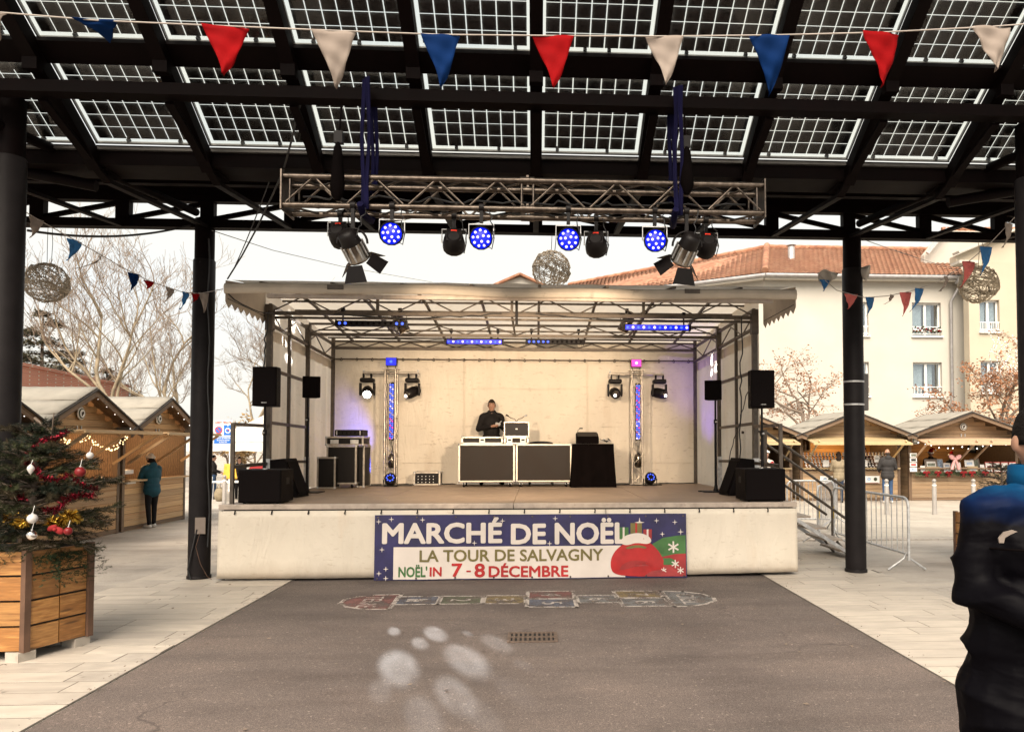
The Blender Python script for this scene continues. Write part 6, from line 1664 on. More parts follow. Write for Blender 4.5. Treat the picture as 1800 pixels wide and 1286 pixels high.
def logo(t, s, part, U):
    d = MB(); o = V((-.222, -.128, 1.345))
    d.prism([(-.021, -.020), (-.023, -.006), (-.010, .012), (.014, .020), (.026, .016), (.008, .006), (-.006, -.004), (-.009, -.020)], o, (.86, -.5, 0), (0, -.05, 1), (-.003, -.008, 0)); part(d, 'white_emblem', M['flagwhite'])
    d = MB(); d.ell((-.112, -.150, .96), (.010, .006, .010), 8, 6); part(d, 'snap_button', M['chrome'])
    for z_ in (1.30, 1.13, .96):
        d = MB(); d.tube([(.245 * cos(a_), .01 + .176 * sin(a_), z_) for a_ in [pi + pi * i / 16 for i in range(17)]], .0035, 5); part(d, 'seam', M['blacktarp'])
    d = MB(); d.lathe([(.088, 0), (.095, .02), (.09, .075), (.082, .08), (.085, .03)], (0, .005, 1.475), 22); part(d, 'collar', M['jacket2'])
    d = MB(); d.bar((0, -.172, 1.42), (0, -.168, .98), .012, .006, up=(0, 1, 0)); part(d, 'zip', M['dark'])
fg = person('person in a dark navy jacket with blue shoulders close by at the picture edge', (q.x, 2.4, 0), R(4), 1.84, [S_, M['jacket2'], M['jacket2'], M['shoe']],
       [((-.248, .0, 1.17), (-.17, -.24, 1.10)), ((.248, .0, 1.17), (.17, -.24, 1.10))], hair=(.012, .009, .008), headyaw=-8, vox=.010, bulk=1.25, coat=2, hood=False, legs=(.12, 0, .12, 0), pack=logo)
# cloth folds pressed into the near jacket
bd = [c for c in fg.children if c.name.startswith('body')][0].data
nv = len(bd.vertices); co = np.zeros(nv * 3); bd.vertices.foreach_get('co', co); no = np.zeros(nv * 3); bd.vertices.foreach_get('normal', no)
co = co.reshape(-1, 3); no = no.reshape(-1, 3)
for i in range(nv):
    x, y, z = co[i]
    if z < .35 or z > 1.55: continue
    k = 1.6 if .98 < z < 1.32 and abs(x) > .2 else 1.0                  # deeper round the bent elbows
    f_ = mnoise.noise(V((x * 5, y * 5, z * 11 + 3))); g_ = 1 - abs(mnoise.noise(V((x * 3.5 + z * 2, y * 4, z * 8))))
    co[i] += no[i] * k * (.009 * f_ + .016 * (g_ ** 3 - .55))
bd.vertices.foreach_set('co', co.ravel()); bd.update()
# ------------------------------------------------------------------ planter and Christmas tree
WOODS['planter'] = wood('orange_planter_board', (.30, .135, .038), (.44, .225, .072), (1.6, 8, 8), rough=.45)
PLK['planter'] = ub.mesh('board', WOODS['planter'])
M['rust'] = mat('brown_corner_steel', (.12, .065, .04), .7, .2, .3)
M['soil'] = mat('dark_soil', (.03, .022, .016), .95, var=.5, scale=30)
def planter(poly, h, zfoot, rows, label, splits):
    base = V((sum(p[0] for p in poly) / len(poly), sum(p[1] for p in poly) / len(poly), 0))
    t = thing('wooden_planter', label, 'planter', base)
    n = len(poly); bh = (h - zfoot) / rows
    for i in range(n):
        a, b_ = V((*poly[i], 0)), V((*poly[(i + 1) % n], 0)); e = (b_ - a); L_ = e.length; e.normalize(); out_ = V((e.y, -e.x, 0))
        rz_ = atan2(e.y, e.x); k = splits[i]
        for j in range(rows):
            for q in range(k):
                u0, u1 = L_ * q / k + .006, L_ * (q + 1) / k - .006
                c = a + e * ((u0 + u1) / 2) - out_ * .015 + V((0, 0, zfoot + bh * (j + .5)))
                plank(t, 'planter', c - base, (u1 - u0, .032, bh - .018), rz_, name='board')
        d = MB(); d.bar(a + out_ * -.01 + V((0, 0, zfoot)), a + out_ * -.01 + V((0, 0, h + .005)), .05, .05, up=(e.x, e.y, 0)); d.build('corner_strip', M['rust'], t, True)
        d = MB(); m_ = a.lerp(b_, .5); d.bar(a - out_ * .035 + V((0, 0, (zfoot + h) / 2)), b_ - out_ * .035 + V((0, 0, (zfoot + h) / 2)), .006, h - zfoot - .02); d.build('liner', M['feltedge'], t, True)
        f = MB(); c = a + (base - a) * .14; f.box(c + V((0, 0, zfoot / 2)), (.14, .14, zfoot), (0, 0, rz_)); f.build('foot', M['paving'], t, True)
    d = MB(); nn = [((V((*p, 0)) - base) * .96 + base) for p in poly]; d.add([q + V((0, 0, h - .07)) for q in nn], [tuple(range(n))]); d.build('soil', M['soil'], t, True)
    return t
planter([(-5.2, 6.02), (-3.97, 6.06), (-3.78, 6.56), (-4.0, 6.63), (-5.2, 6.63)], .87, .085, 4, 'orange wooden planter of stacked boards holding the Christmas tree', [3, 2, 1, 3, 1])
q = random.Random(77)
def needles(f, p, d, ln, n, nl, droop=0):
    d = V(d).normalized(); x, y, _ = frame(d)
    for i in range(n):
        s = (i + q.random()) / n; a = q.uniform(0, 2 * pi); b_ = p + d * (ln * s) + V((0, 0, -droop * s * s))
        nd = (d * q.uniform(.35, .8) + (x * cos(a) + y * sin(a)) * q.uniform(.6, 1)).normalized() * nl * q.uniform(.7, 1.15)
        sd_ = nd.cross(d).normalized() * .0022
        f.add([b_ - sd_, b_ + sd_, b_ + nd], [(0, 1, 2)])
def fir(t, zb, zt, rmax, nl, layers, per, dens):
    fs, w_ = [MB(), MB(), MB()], MB()
    w_.tube([(0, 0, zb - .15), (.01, 0, (zb + zt) / 2), (0, 0, zt)], [.035, .022, .006], 6)
    for i in range(layers):
        k = i / (layers - 1); z0 = zb + (zt - zb) * (.02 + .9 * k); rr = rmax * (1.0 - .70 * k ** 1.9) * (.72 + .28 * min(1, k / .22))
        for j in range(per):
            if q.random() < .10: continue
            f = fs[q.choice((0, 0, 1, 1, 2))]
            z = z0 + q.uniform(-.04, .04); a = 2 * pi * (j + q.random()) / per + i * .7; ln = rr * q.uniform(.62, 1.18); up_ = .04 + .40 * k + q.gauss(0, .16)
            d = V((cos(a), sin(a), up_)).normalized(); e = V((cos(a + q.gauss(0, .12)), sin(a), up_ * .2 - q.uniform(-.15, .22))).normalized(); p = V((0, 0, z))
            w_.tube([p, p + d * ln * .5, p + d * ln * .5 + e * ln * .5], [.010, .007, .003], 4, caps=False)
            m_ = p + d * ln * .5
            needles(f, p + d * ln * .15, d, ln * .37, int(60 * dens), nl); needles(f, m_, e, ln * .52, int(110 * dens), nl)
            side = V((-sin(a), cos(a), 0)); nb = max(2, int(ln / .085))
            for b_ in range(nb):
                s = .25 + .72 * b_ / nb; st = p + d * ln * min(s, .5) + e * ln * max(0, s - .5)
                for sg in (-1, 1):
                    tl = ln * (1.05 - s) * q.uniform(.35, .62) + .05; td = (d * .8 + side * sg * q.uniform(.5, 1.0) + V((0, 0, q.gauss(-.06, .22)))).normalized()
                    w_.tube([st, st + td * tl], [.004, .002], 3, caps=False)
                    needles(f, st, td, tl, int((14 + tl * 260) * dens), nl * .95)
    needles(fs[1], V((0, 0, zt - .12)), V((0, 0, 1)), .14, 60, nl)
    w_.build('trunk', M['bark2'], t)
    for f, m in zip(fs, ('fir', 'fir2', 'fir3')):
        if f.v: f.build('boughs', M[m], t)
M['fir2'] = mat('olive_fir_needle', (.030, .034, .015), .75, var=.5, scale=5, spec=.15)
M['fir3'] = mat('brownish_fir_needle', (.040, .032, .018), .8, var=.5, scale=5, spec=.1)
bx = P(62, 800, 6.3).x
ct = thing('christmas_tree', 'decorated dark green Christmas tree growing in the orange planter', 'tree', (bx, 6.28, .80))
fir(ct, .12, 1.08, .64, .038, 12, 10, 1.3)
d = MB(); pk = P(95, 725, 6.2) - V((bx, 6.28, .80)); d.tube([(.0, 0, 1.12), (pk.x * .7, 0, pk.z * .85), (pk.x, pk.y, pk.z)], [.012, .009, .004], 5); d.build('leading_shoot', M['bark2'], ct)
f = MB(); needles(f, V((pk.x * .7, 0, pk.z * .82)), V((pk.x * .3, 0, .25)), .2, 110, .032)
a0 = P(112, 742, 6.1) - V((bx, 6.28, .80)); needles(f, V((pk.x * .7, 0, pk.z * .8)), a0 - V((pk.x * .7, 0, pk.z * .8)), .14, 70, .03); f.build('top_needles', M['fir'], ct)
# low juniper fronds spilling over the planter rim
M['juniper'] = mat('juniper_frond', (.022, .034, .014), .75, var=.5, scale=6, spec=.2)
jn = thing('juniper_shrub', 'low green juniper spilling over the planter rim below the tree', 'shrub', (-4.3, 6.2, .75))
f = MB()
for i in range(190):
    if i < 150: p = V((q.uniform(-5.1, -3.95), q.uniform(6.05, 6.5), .76)); d0 = V((q.gauss(.1, .5), -abs(q.gauss(.3, .4)), q.uniform(.1, .8)))
    else:
        u = q.random(); p = V((-3.99 + .16 * u, 6.10 + .40 * u, .80)); d0 = V((q.uniform(.5, 1), q.uniform(-.6, .2), q.uniform(.0, .5)))
    d0.normalize(); ln = q.uniform(.14, .30)
    droop = .28 if i >= 150 else .06
    for s in range(9):
        b_ = p + d0 * (ln * s / 9) + V((0, 0, -droop * (s / 9) ** 2 * 1.0)); sd = V((q.gauss(0, .7), q.gauss(0, .7), q.gauss(-.2, .4))); needles(f, b_, (d0 + sd * .8), .06, 16, .016)
f.build('fronds', M['juniper'], jn, True)
def bauble(px, py, Y, r, m, label, shape='ball'):
    c = P(px, py, Y); t = thing('bauble', label, 'ornament', c - V((0, 0, r)), 0, 'ornaments on the Christmas tree')
    d = MB()
    if shape == 'drop': d.lathe([(.002, -1.5 * r), (.5 * r, -1.0 * r), (.95 * r, 0), (.85 * r, .6 * r), (.3 * r, 1.25 * r), (.05 * r, 1.4 * r)], (0, 0, r), 16)
    else: d.ell((0, 0, r), r, 18, 12)
    d.build('glass_ball', m, t)
    k = MB(); k.cyl((0, 0, 1.95 * r if shape == 'ball' else 2.3 * r), (0, 0, 2.2 * r if shape == 'ball' else 2.5 * r), .2 * r, n=8); k.build('cap', M['galv'], t)
    w_ = MB(); w_.tube([(0, 0, 2.1 * r), (.004, 0, 2.6 * r), (0, .02, 3.6 * r)], .0018, 4); w_.build('thread', M['white'], t)
M['wball'] = mat('white_bauble', (.5, .48, .46), .25, var=.04); M['rball'] = mat('red_ribbed_bauble', (.15, .008, .01), .4, var=.2, scale=30, spec=.3); M['sball'] = mat('silver_bauble', (.7, .68, .66), .08, 1, .05); M['rfoil'] = mat('red_foil', (.11, .003, .010), .28, .9, .4, 40); M['gfoil'] = mat('gold_foil', (.33, .2, .03), .25, 1, .4, 40)
bauble(54, 824, 5.72, .026, M['wball'], 'white drop shaped bauble left of the red bauble', 'drop')
bauble(141, 829, 5.85, .038, M['rball'], 'dark red ribbed bauble toward the branch tips')
bauble(57, 911, 5.7, .036, M['wball'], 'round white bauble beside the gold tinsel')
bauble(56, 940, 5.75, .036, M['sball'], 'shiny silver bauble just above the planter greenery')
bauble(120, 933, 5.78, .030, M['rball'], 'small red bauble lying near the juniper')
bauble(158, 800, 5.95, .026, M['wball'], 'small white bauble half hidden near the shutter edge')
c = P(104, 932, 5.8); d = MB(); d.ell(c, (.04, .02, .025), 10, 6, rot=(0, .5, 0)); d.ell(c + V((-.05, 0, .02)), (.04, .02, .022), 10, 6, rot=(0, -.4, 0)); d.ell(c + V((-.02, -.02, .01)), .015, 8, 5)
one(d, 'ribbon_bow', M['redp'], 'red ribbon bow beside the small red bauble above the planter', 'bow')
# tinsel garlands: foil strips round a wandering core
def tinsel(pts, r, n, m, label):
    d = MB(); pts = [V(p) for p in pts]; k = len(pts) - 1
    for i in range(n):
        f_ = q.random() * k; a = int(min(k - 1, f_)); c = pts[a].lerp(pts[a + 1], f_ - a); v_ = V((q.gauss(0, 1), q.gauss(0, 1), q.gauss(0, 1))).normalized(); l = r * q.uniform(.5, 1.1); s_ = v_.cross(V((q.gauss(0, 1), q.gauss(0, 1), q.gauss(0, 1)))).normalized() * .0028
        d.add([c - s_, c + s_, c + v_ * l + s_ * .8, c + v_ * l - s_ * .8], [(0, 1, 2, 3)])
    return one(d, 'tinsel_garland', m, label, 'tinsel', 'tinsel garlands on the tree')
def tp(L_, Y): return [P(x, y + 5 * sin(i * 2.2), Y + dy + .13 * (i % 2)) for i, (x, y, dy) in enumerate(L_)]
tinsel(tp([(118, 758, .05), (95, 768, 0), (72, 778, -.1), (52, 792, -.05), (44, 808, 0), (58, 824, -.1), (76, 836, -.15), (100, 842, -.15), (122, 838, -.1), (150, 852, 0), (172, 860, .1)], 6.02), .032, 800, M['rfoil'], 'dark red tinsel winding round the upper half of the tree')
tinsel(tp([(16, 858, .1), (30, 866, 0), (44, 880, 0)], 5.98), .04, 500, M['rfoil'], 'short dark red tinsel end hanging at the side away from the stage')
tinsel(tp([(80, 896, -.1), (100, 892, -.1), (118, 880, -.1), (140, 868, .0), (165, 866, .1)], 5.95), .04, 550, M['rfoil'], 'bright red tinsel across the middle of the tree above the gold one')
tinsel(tp([(16, 908, .05), (30, 912, 0), (45, 920, -.05)], 5.9), .06, 800, M['gfoil'], 'gold tinsel bunch left of the round white bauble')
tinsel(tp([(88, 918, -.05), (105, 914, -.1), (122, 908, -.1), (138, 912, 0)], 5.9), .055, 900, M['gfoil'], 'gold tinsel bunch toward the chalet side of the tree')
# second planter with a small fir, mostly behind the near person
c = G(1682, 1000); c.x += .42
planter([(c.x, c.y), (c.x + 1.1, c.y + .05), (c.x + 1.1, c.y + .8), (c.x, c.y + .75)], .72, .08, 4, 'orange wooden planter half hidden by the person close to the camera', [2, 2, 2, 2])
t = thing('small_fir', 'small fir whose bare twig tips show beside the near person', 'tree', (c.x + .5, c.y + .4, .65))
fir(t, .05, .75, .62, .03, 6, 8, .6)

# ------------------------------------------------------------------ stage steps at the right
st = thing('stage_steps', 'open metal steps with tubular handrails leading up to the stage side', 'steps', (4.0, 11.3, 0))
y0, y1 = 10.85, 11.65; xa, xb, zt = 3.44, 4.78, .93
for y in (y0, y1):
    d = MB(); d.bar((xa, y, zt - .06), (xb, y, .02), .03, .05, up=(0, 0, 1)); d.build('stringer', M['galv'], st, True)
    for h in (.95, .5):
        d = MB(); pts = [(xa - .15, y, zt + h + .02), (xa, y, zt + h), (xb - .12, y, .08 + h)]
        if h == .95: pts += [(xb - .06, y, .02 + h), (xb - .03, y, h - .08), (xb - .03, y, .06)]
        d.tube(pts, .021, 8); d.build('handrail', M['frame'], st, True)
    d = MB(); d.bb(xa - .05, xa, y - .02, y + .02, zt, zt + .99); d.build('rail_post', M['frame'], st, True)
for i in range(5):
    z = zt - .17 * (i + 1) + .02; x = xa + (xb - xa) * (i + .85) / 5.6
    d = MB(); d.bb(x - .06, x + .22, y0 + .02, y1 - .02, z, z + .03); d.build('tread', M['edge'], st, True)
d = MB(); d.tube([(xb - .25, y0 + .1, .25), (xb - .05, y0 + .1, 0)], .02, 6); d.tube([(xb - .25, y1 - .1, .25), (xb - .05, y1 - .1, 0)], .02, 6); d.build('foot_brace', M['frame'], st, True)
cj = G(1400, 935, .35)
d = MB(); d.tube([(3.5, 11.0, .62), (3.7, 11.0, .58), (3.95, 11.02, .52)], [.05, .055, .04], 10)
for i in range(5): d.lathe([(.062, -.006), (.062, .006)], (3.58 + i * .035, 11.0, .605 - .008 * i), 10, rot=(0, pi / 2, 0))
one(d, 'hitch_coupling', M['cable'], 'black rubber bellows of the trailer coupling sticking out under the steps', 'coupling')
# ------------------------------------------------------------------ crowd barriers and bollards
def barrier(a, b_, label, n=15, sticker=False, h=.98):
    a, b_ = V(a), V(b_); a.z = b_.z = 0; L_ = (b_ - a).length; rz_ = atan2(b_.y - a.y, b_.x - a.x)
    t = thing('crowd_barrier', label, 'barrier', a, rz_, 'galvanised crowd barriers')
    d = MB(); r = .12
    pts = [(0, 0, .14), (0, 0, h - r)] + [(r - r * cos(q_), 0, h - r + r * sin(q_)) for q_ in (pi / 8, pi / 4, 3 * pi / 8)] + [(r, 0, h), (L_ - r, 0, h)] + [(L_ - r + r * sin(q_), 0, h - r + r * cos(q_)) for q_ in (pi / 8, pi / 4, 3 * pi / 8)] + [(L_, 0, h - r), (L_, 0, .14)]
    d.tube(pts, .019, 8); d.build('frame_tube', M['galv'], t)
    d = MB(); d.cyl((0, 0, .22), (L_, 0, .22), .016, n=8); d.build('lower_rail', M['galv'], t)
    for i in range(n):
        x = L_ * (i + 1) / (n + 1); d = MB(); d.cyl((x, 0, .22), (x, 0, h - .01), .007, n=6, caps=False); d.build('bar', M['galv'], t)
    for x in (.06, L_ - .06):
        for s in (-1, 1):
            d = MB(); d.tube([(x, 0, .24), (x, s * .04, .16), (x, s * .26, .012)], .015, 6); d.build('foot', M['galv'], t)
    if sticker:
        d = MB(); d.bb(.0, .012, -.028, -.021, .42, .66); d.box((.03, -.024, .56), (.09, .004, .20)); d.build('yellow_sticker', M['yellow'], t)
    return t
M['yellow'] = mat('yellow_sticker', (.75, .5, .02), .5)
barrier(G(1466, 958), G(1598, 1003) , 'grey crowd barrier nearest the camera, passing behind the pavilion column', 15, True)
barrier(G(1452, 960) + V((0, .35, 0)), G(1478, 925) + V((0, .2, 0)), 'grey crowd barrier seen almost end on beside the steps', 14, True)
barrier(G(1384, 931), G(1467, 931), 'grey crowd barrier seen through the stage steps handrails', 10)
def bollard(px, py, label, lean=0):
    c = G(px, py); t = thing('bollard', label, 'bollard', c, 0, 'grey ball topped bollards')
    d = MB(); d.lathe([(.06, 0), (.055, .02), (.05, .74), (.035, .765), (.035, .785)], (0, 0, 0), 14); d.build('post', M['pbol'], t)
    d = MB(); d.ell((0, 0, .82), .05, 12, 9); d.build('ball', M['pbol'], t)
    d = MB(); d.lathe([(.051, .70), (.052, .705), (.052, .725), (.051, .73)], (0, 0, 0), 14); d.build('ring', M['paper'], t)
    t.rotation_euler = (0, lean, 0)
M['pbol2'] = mat('grey_box_paint', (.09, .083, .078), .5, var=.1)
M['pbol'] = mat('pale_grey_bollard_paint', (.28, .26, .24), .5, var=.1)
bollard(1559, 904, 'grey ball topped bollard in front of the person in blue jeans')
bollard(1643, 904, 'grey ball topped bollard before the middle of the framed print chalet')
bollard(1712, 904, 'grey ball topped bollard beside the near person shoulder')
bollard(1521, 898, 'tilted grey bollard just showing beside the pavilion column', R(-7))
bollard(394, 890, 'grey ball topped bollard under the parking sign')
# ------------------------------------------------------------------ parking sign
c = G(396, 893); c.y += .5; sgn = thing('parking_sign', 'blue and white parking time limit sign on a grey pole beside the stage', 'sign', c)
Ysg = c.y
a, b_ = P(376, 780, Ysg - .03), P(409, 738, Ysg - .03)
M['signblue'] = mat('sign_blue', (.01, .13, .5), .4, var=.05); M['signred'] = mat('sign_red', (.55, .03, .03), .4, var=.05)
W_, H_ = b_.x - a.x, b_.z - a.z
d = MB(); d.cyl((0, 0, 0), (0, 0, b_.z), .03, n=10); d.build('pole', M['galv'], sgn)
d = MB(); d.bb(a.x, b_.x, Ysg - .045, Ysg - .035, a.z, b_.z); d.build('plate', M['paper'], sgn, True)
yb = Ysg - .046
def srect(u0, u1, v0, v1, m, e=.001, nm='sign_panel'):
    d = MB(); d.bb(a.x + W_ * u0, a.x + W_ * u1, yb - e - .002, yb - e, a.z + H_ * v0, a.z + H_ * v1); d.build(nm, m, sgn, True)
def sdisc(u, v, r, m, e, nm='sign_disc'):
    d = MB(); d.lathe([(r * W_, 0), (r * W_, .002)], (a.x + W_ * u, yb - e, a.z + H_ * v), 20, rot=(pi / 2, 0, 0)); d.build(nm, m, sgn, True)
srect(.02, .98, .02, .30, M['signblue']); srect(.54, .98, .36, .80, M['signblue'])
sdisc(.26, .58, .21, M['signred'], .0035); sdisc(.26, .58, .155, M['signblue'], .006)
d = MB(); o = V((a.x + W_ * .26, yb - .009, a.z + H_ * .58)); d.box(o, (.34 * W_, .002, .05 * W_), (0, R(45), 0)); d.build('sign_bar', M['signred'], sgn, True)
sdisc(.76, .56, .15, M['paper'], .0035); sdisc(.76, .56, .105, M['signblue'], .006); srect(.74, .78, .74, .80, M['paper'], .0035)
d = MB(); d.add([V((a.x + W_ * .76, yb - .0085, a.z + H_ * .56))] + [V((a.x + W_ * (.76 + .1 * sin(k * .3)), yb - .0085, a.z + H_ * .56 + W_ * .1 * cos(k * .3))) for k in range(6)], [(0, i, i + 1) for i in range(1, 6)]); d.build('sign_sector', M['signred'], sgn, True)
def stext(s, u0, u1, v0, v1, m): text(s, W_ * (u1 - u0), H_ * (v1 - v0), 'lettering', m, sgn, lambda q_: V((a.x + W_ * u0 + q_.x, yb - .0045 - q_.z, a.z + H_ * v0 + q_.y)), .02, .0005)
stext('ARRÊT MINUTE', .05, .95, .85, .97, M['signred']); stext('LIMITÉ À 30 MINUTES', .06, .94, .215, .275, M['paper']); stext('du mardi au samedi', .18, .86, .135, .185, M['paper']); stext('de 7H à 19H', .3, .72, .055, .105, M['paper'])
d = MB(); d.bb(a.x + .02, b_.x - .06, Ysg - .045, Ysg - .036, a.z - .13, a.z - .02); d.build('lower_plate', M['paper'], sgn, True)
# ------------------------------------------------------------------ white market tent with its table
M['tent'] = tarpmat('white_tent_fabric', (.78, .77, .74), .35, .0)
c = P(470, 780, 25.5); tn = thing('market_tent', 'white pop-up market tent behind the parking sign', 'tent', (c.x, 25.5, 0))
hw = 2.05; zv, zr_, zp_ = P(470, 792, 25.5).z, P(470, 776, 25.5).z, P(470, 726, 25.5).z
for sx, sy in ((-1, -1), (1, -1), (1, 1), (-1, 1)):
    d = MB(); d.bb(sx * hw - .025, sx * hw + .025, sy * hw - .025, sy * hw + .025, 0, zr_); d.build('leg', M['white'], tn)
cs = [(-1, -1), (1, -1), (1, 1), (-1, 1)]
for i in range(4):
    (ax_, ay_), (bx_, by_) = cs[i], cs[(i + 1) % 4]
    p0, p1 = V((ax_ * hw, ay_ * hw, zr_)), V((bx_ * hw, by_ * hw, zr_))
    d = MB(); d.grid(8, 6, lambda u, v: p0.lerp(p1, u).lerp(V((0, 0, zp_)), v) - V((0, 0, .22 * sin(pi * v) * (1 - .2 * v)))); d.build('roof_panel', M['tent'], tn)
    d = MB(); d.grid(20, 3, lambda u, v: p0.lerp(p1, u) * 1.003 + V((0, 0, -(zr_ - zv) * v + .012 * sin(u * 40) * v))); d.build('valance', M['tent'], tn)
    d = MB(); d.bar(p0 - V((0, 0, .02)), p1 - V((0, 0, .02)), .03, .03); d.build('tent_rail', M['galv'], tn)
tb = thing('market_table', 'white folding table standing under the market tent', 'table', (P(425, 800, 23.2).x, 23.2, 0))
zt_ = P(425, 846, 23.2).z
d = MB(); d.box((0, 0, zt_), (1.7, .6, .035)); d.build('table_top', M['paper'], tb)
for sx in (-.75, .75):
    for sy in (-.24, .24): d = MB(); d.cyl((sx, sy, 0), (sx * .96, sy, zt_ - .02), .015, n=6); d.build('leg', M['galv'], tb)
for px, m, lab in ((404, 'yel', 'yellow cloth hanging behind the parking sign pole'), (458, 'redp', 'red coat heaped on the market table')):
    p = P(px, 824, 23.4); d = MB()
    if px == 404: d.grid(8, 6, lambda u, v: p + V(((u - .5) * .42 * (.75 + .3 * v), .05 * sin(u * 9) * v, .16 - .46 * v)))
    else: d.ell(p, (.36, .2, .13), 14, 8); d.ell(p + V((.25, 0, -.03)), (.2, .15, .09), 10, 6)
    if px == 404:
        o = one(d, 'draped_cloth', M[m], lab, 'cloth'); o.modifiers.new('solid', 'SOLIDIFY').thickness = .02
    else: one(d, 'red_coat', M[m], lab, 'coat')
d = MB(); p = P(386, 866, 22.9); d.ell(V((p.x, 22.9, .2)), (.17, .12, .22), 10, 8); d.tube([(p.x - .06, 22.85, .4), (p.x, 22.8, .5), (p.x + .06, 22.85, .4)], .015, 6); one(d, 'canvas_bag', M['khaki'], 'beige bag on the ground beside the table leg', 'bag')
p = P(472, 817, 23.3); d = MB(); d.box(p, (.3, .06, .26), (.2, 0, 0)); one(d, 'pale_print', M['curtain'], 'pale blue print leaning on the market table near the stage pole', 'print')

# ------------------------------------------------------------------ goods in the chalets
jm = {}
for nm_, c in (('red', (.35, .03, .03)), ('amber', (.45, .2, .04)), ('dark', (.05, .03, .03)), ('pale', (.6, .5, .42))):
    b_ = MB(); b_.lathe([(.026, 0), (.03, .01), (.03, .075), (.022, .09)], (0, 0, 0), 8); b_.lathe([(.0306, .022), (.031, .024), (.031, .058), (.0306, .06)], (0, 0, 0), 8, 1); jm[nm_] = (b_.mesh('jar_glass', [mat(nm_ + '_preserve', k3(c, .5), .25), M['paper']]))
lid = MB(); lid.cyl((0, 0, .09), (0, 0, .112), .027, n=8); lidm = lid.mesh('jar_lid', M['paper'])
for tier in range(5):
    z = .93 + .105 * tier; y = YR - .02 + .075 * tier
    d = MB(); d.box((9.5, y, z - .006), (2.7, .08, .01)); one(d, 'tier_shelf', WOODS['post'], ('lowest', 'second', 'middle', 'fourth', 'topmost')[tier] + ' narrow shelf of the jar display', 'shelf', 'shelves of the jar display')
    for i in range(26):
        x = 8.2 + i * .104; k = ('red', 'amber', 'dark', 'pale', 'red')[(i // 3 + tier) % 5]
        o = tag(obj('jar', jm[k], None, (x, y, z)), f'{k} jar {("nearest the steps", "second from the steps", "before the first card", "left of the column", "at the column", "past the column", "before the second card", "by the charcoal jacket", "at the far post")[i // 3]}, {("first", "second", "third")[i % 3]} of three, on the {("lowest", "second", "middle", "fourth", "topmost")[tier]} shelf', 'jar', 'jars on the tiered display')
        obj('jar_lid', lidm, o)
for i in range(6):
    d = MB(); d.lathe([(.035, 0), (.035, .16), (.013, .22), (.013, .28)], (0, 0, 0), 8); o = tag(obj('bottle', d.mesh('bottle', M['wball'] if i % 2 else M['feltedge']), None, (8.28 + .1 * i, YR + 1.65, 1.52)), ('first', 'second', 'third', 'fourth', 'fifth', 'last')[i] + (' pale' if i % 2 else ' dark') + ' bottle counted from the steps in the dark shelf box', 'bottle', 'bottles on the back shelf')
d = MB(); d.bb(8.2, 8.86, YR + 1.8, YR + 1.85, 1.46, 1.9); d.bb(8.2, 8.86, YR + 1.5, YR + 1.797, 1.48, 1.518); d.bb(8.17, 8.198, YR + 1.5, YR + 1.85, 1.46, 1.9); d.bb(8.862, 8.89, YR + 1.5, YR + 1.85, 1.46, 1.9); one(d, 'shelf_box', WOODS['post'], 'dark shelf box holding bottles inside the jar chalet', 'shelf')
def flat(px0, px1, py0, py1, Y, m, name, label, cat, tilt=0, group=None, art=None, th=.02):
    a, b_ = P(px0, py1, Y), P(px1, py0, Y); w_, h_ = b_.x - a.x, b_.z - a.z
    t = thing(name, label, cat, ((a.x + b_.x) / 2, Y, a.z), 0, group); t.rotation_euler = (R(-tilt), 0, 0)
    d = MB(); d.bb(-w_ / 2, w_ / 2, 0, th, 0, h_); d.build('frame' if art else 'panel', m, t)
    for k, (u0, u1, v0, v1, am) in enumerate(art or []):
        d = MB(); d.bb(-w_ / 2 + w_ * u0, -w_ / 2 + w_ * u1, -.003 - .002 * k, -.001 - .002 * k, h_ * v0, h_ * v1); d.build('printed_area', am, t)
    return t
GR = mat('print_grey_green', (.16, .18, .14), .6, var=.6, scale=20); BLc = mat('print_pale_blue', (.35, .45, .6), .6, var=.5, scale=20); DKp = mat('print_black', (.02, .02, .02), .6)
o = flat(1442, 1546, 836, 849, YR - .06, M['paper'], 'stall_banner', 'long white banner with round emblems on the jar chalet counter', 'banner', art=[(.02, .98, .02, .08, M['pink'])])
for u, m in ((.08, BLc), (.16, M['leafgreen']), (.82, BLc), (.93, M['leafgreen']), (.66, M['pink'])):
    a, b_ = P(1442, 849, YR - .06), P(1546, 836, YR - .06); d = MB(); d.lathe([(.055, 0), (.055, .004), (.04, .005), (.04, .002)], ((u - .5) * (b_.x - a.x), -.002, .12), 14, rot=(pi / 2, 0, 0)); d.build('round_emblem', m, o)
flat(1537, 1546, 800, 812, YR - .1, M['paper'], 'price_card', 'white price card standing before the jars beside the charcoal jacket', 'card', art=[(.2, .8, .6, .66, DKp), (.2, .8, .4, .46, DKp)])
flat(1447, 1457, 808, 820, YR - .1, M['paper'], 'price_card', 'white price card among the jars nearer the steps', 'card')
flat(1517, 1525, 808, 820, YR - .1, M['paper'], 'price_card', 'white price card among the jars beside the pavilion column', 'card')
Y2 = YR - .05
flat(1627, 1649, 806, 823, Y2, M['flagwhite'], 'framed_print', 'pale framed print of a landscape in a wooden crate on the counter', 'print', 15, 'framed prints', [(.15, .85, .2, .75, M['paper']), (.2, .8, .25, .55, GR)])
flat(1646, 1659, 806, 824, Y2 + .12, M['curtain'], 'framed_print', 'grey blue print standing behind the crate of landscapes', 'print', 15, 'framed prints', [(.1, .9, .1, .9, BLc)])
flat(1628, 1652, 820, 829, Y2 - .03, WOODS['flap2'], 'wooden_crate', 'pale crate holding prints nearer the card rack', 'crate', art=[(.02, .98, .45, .52, M['feltedge'])], th=.2)
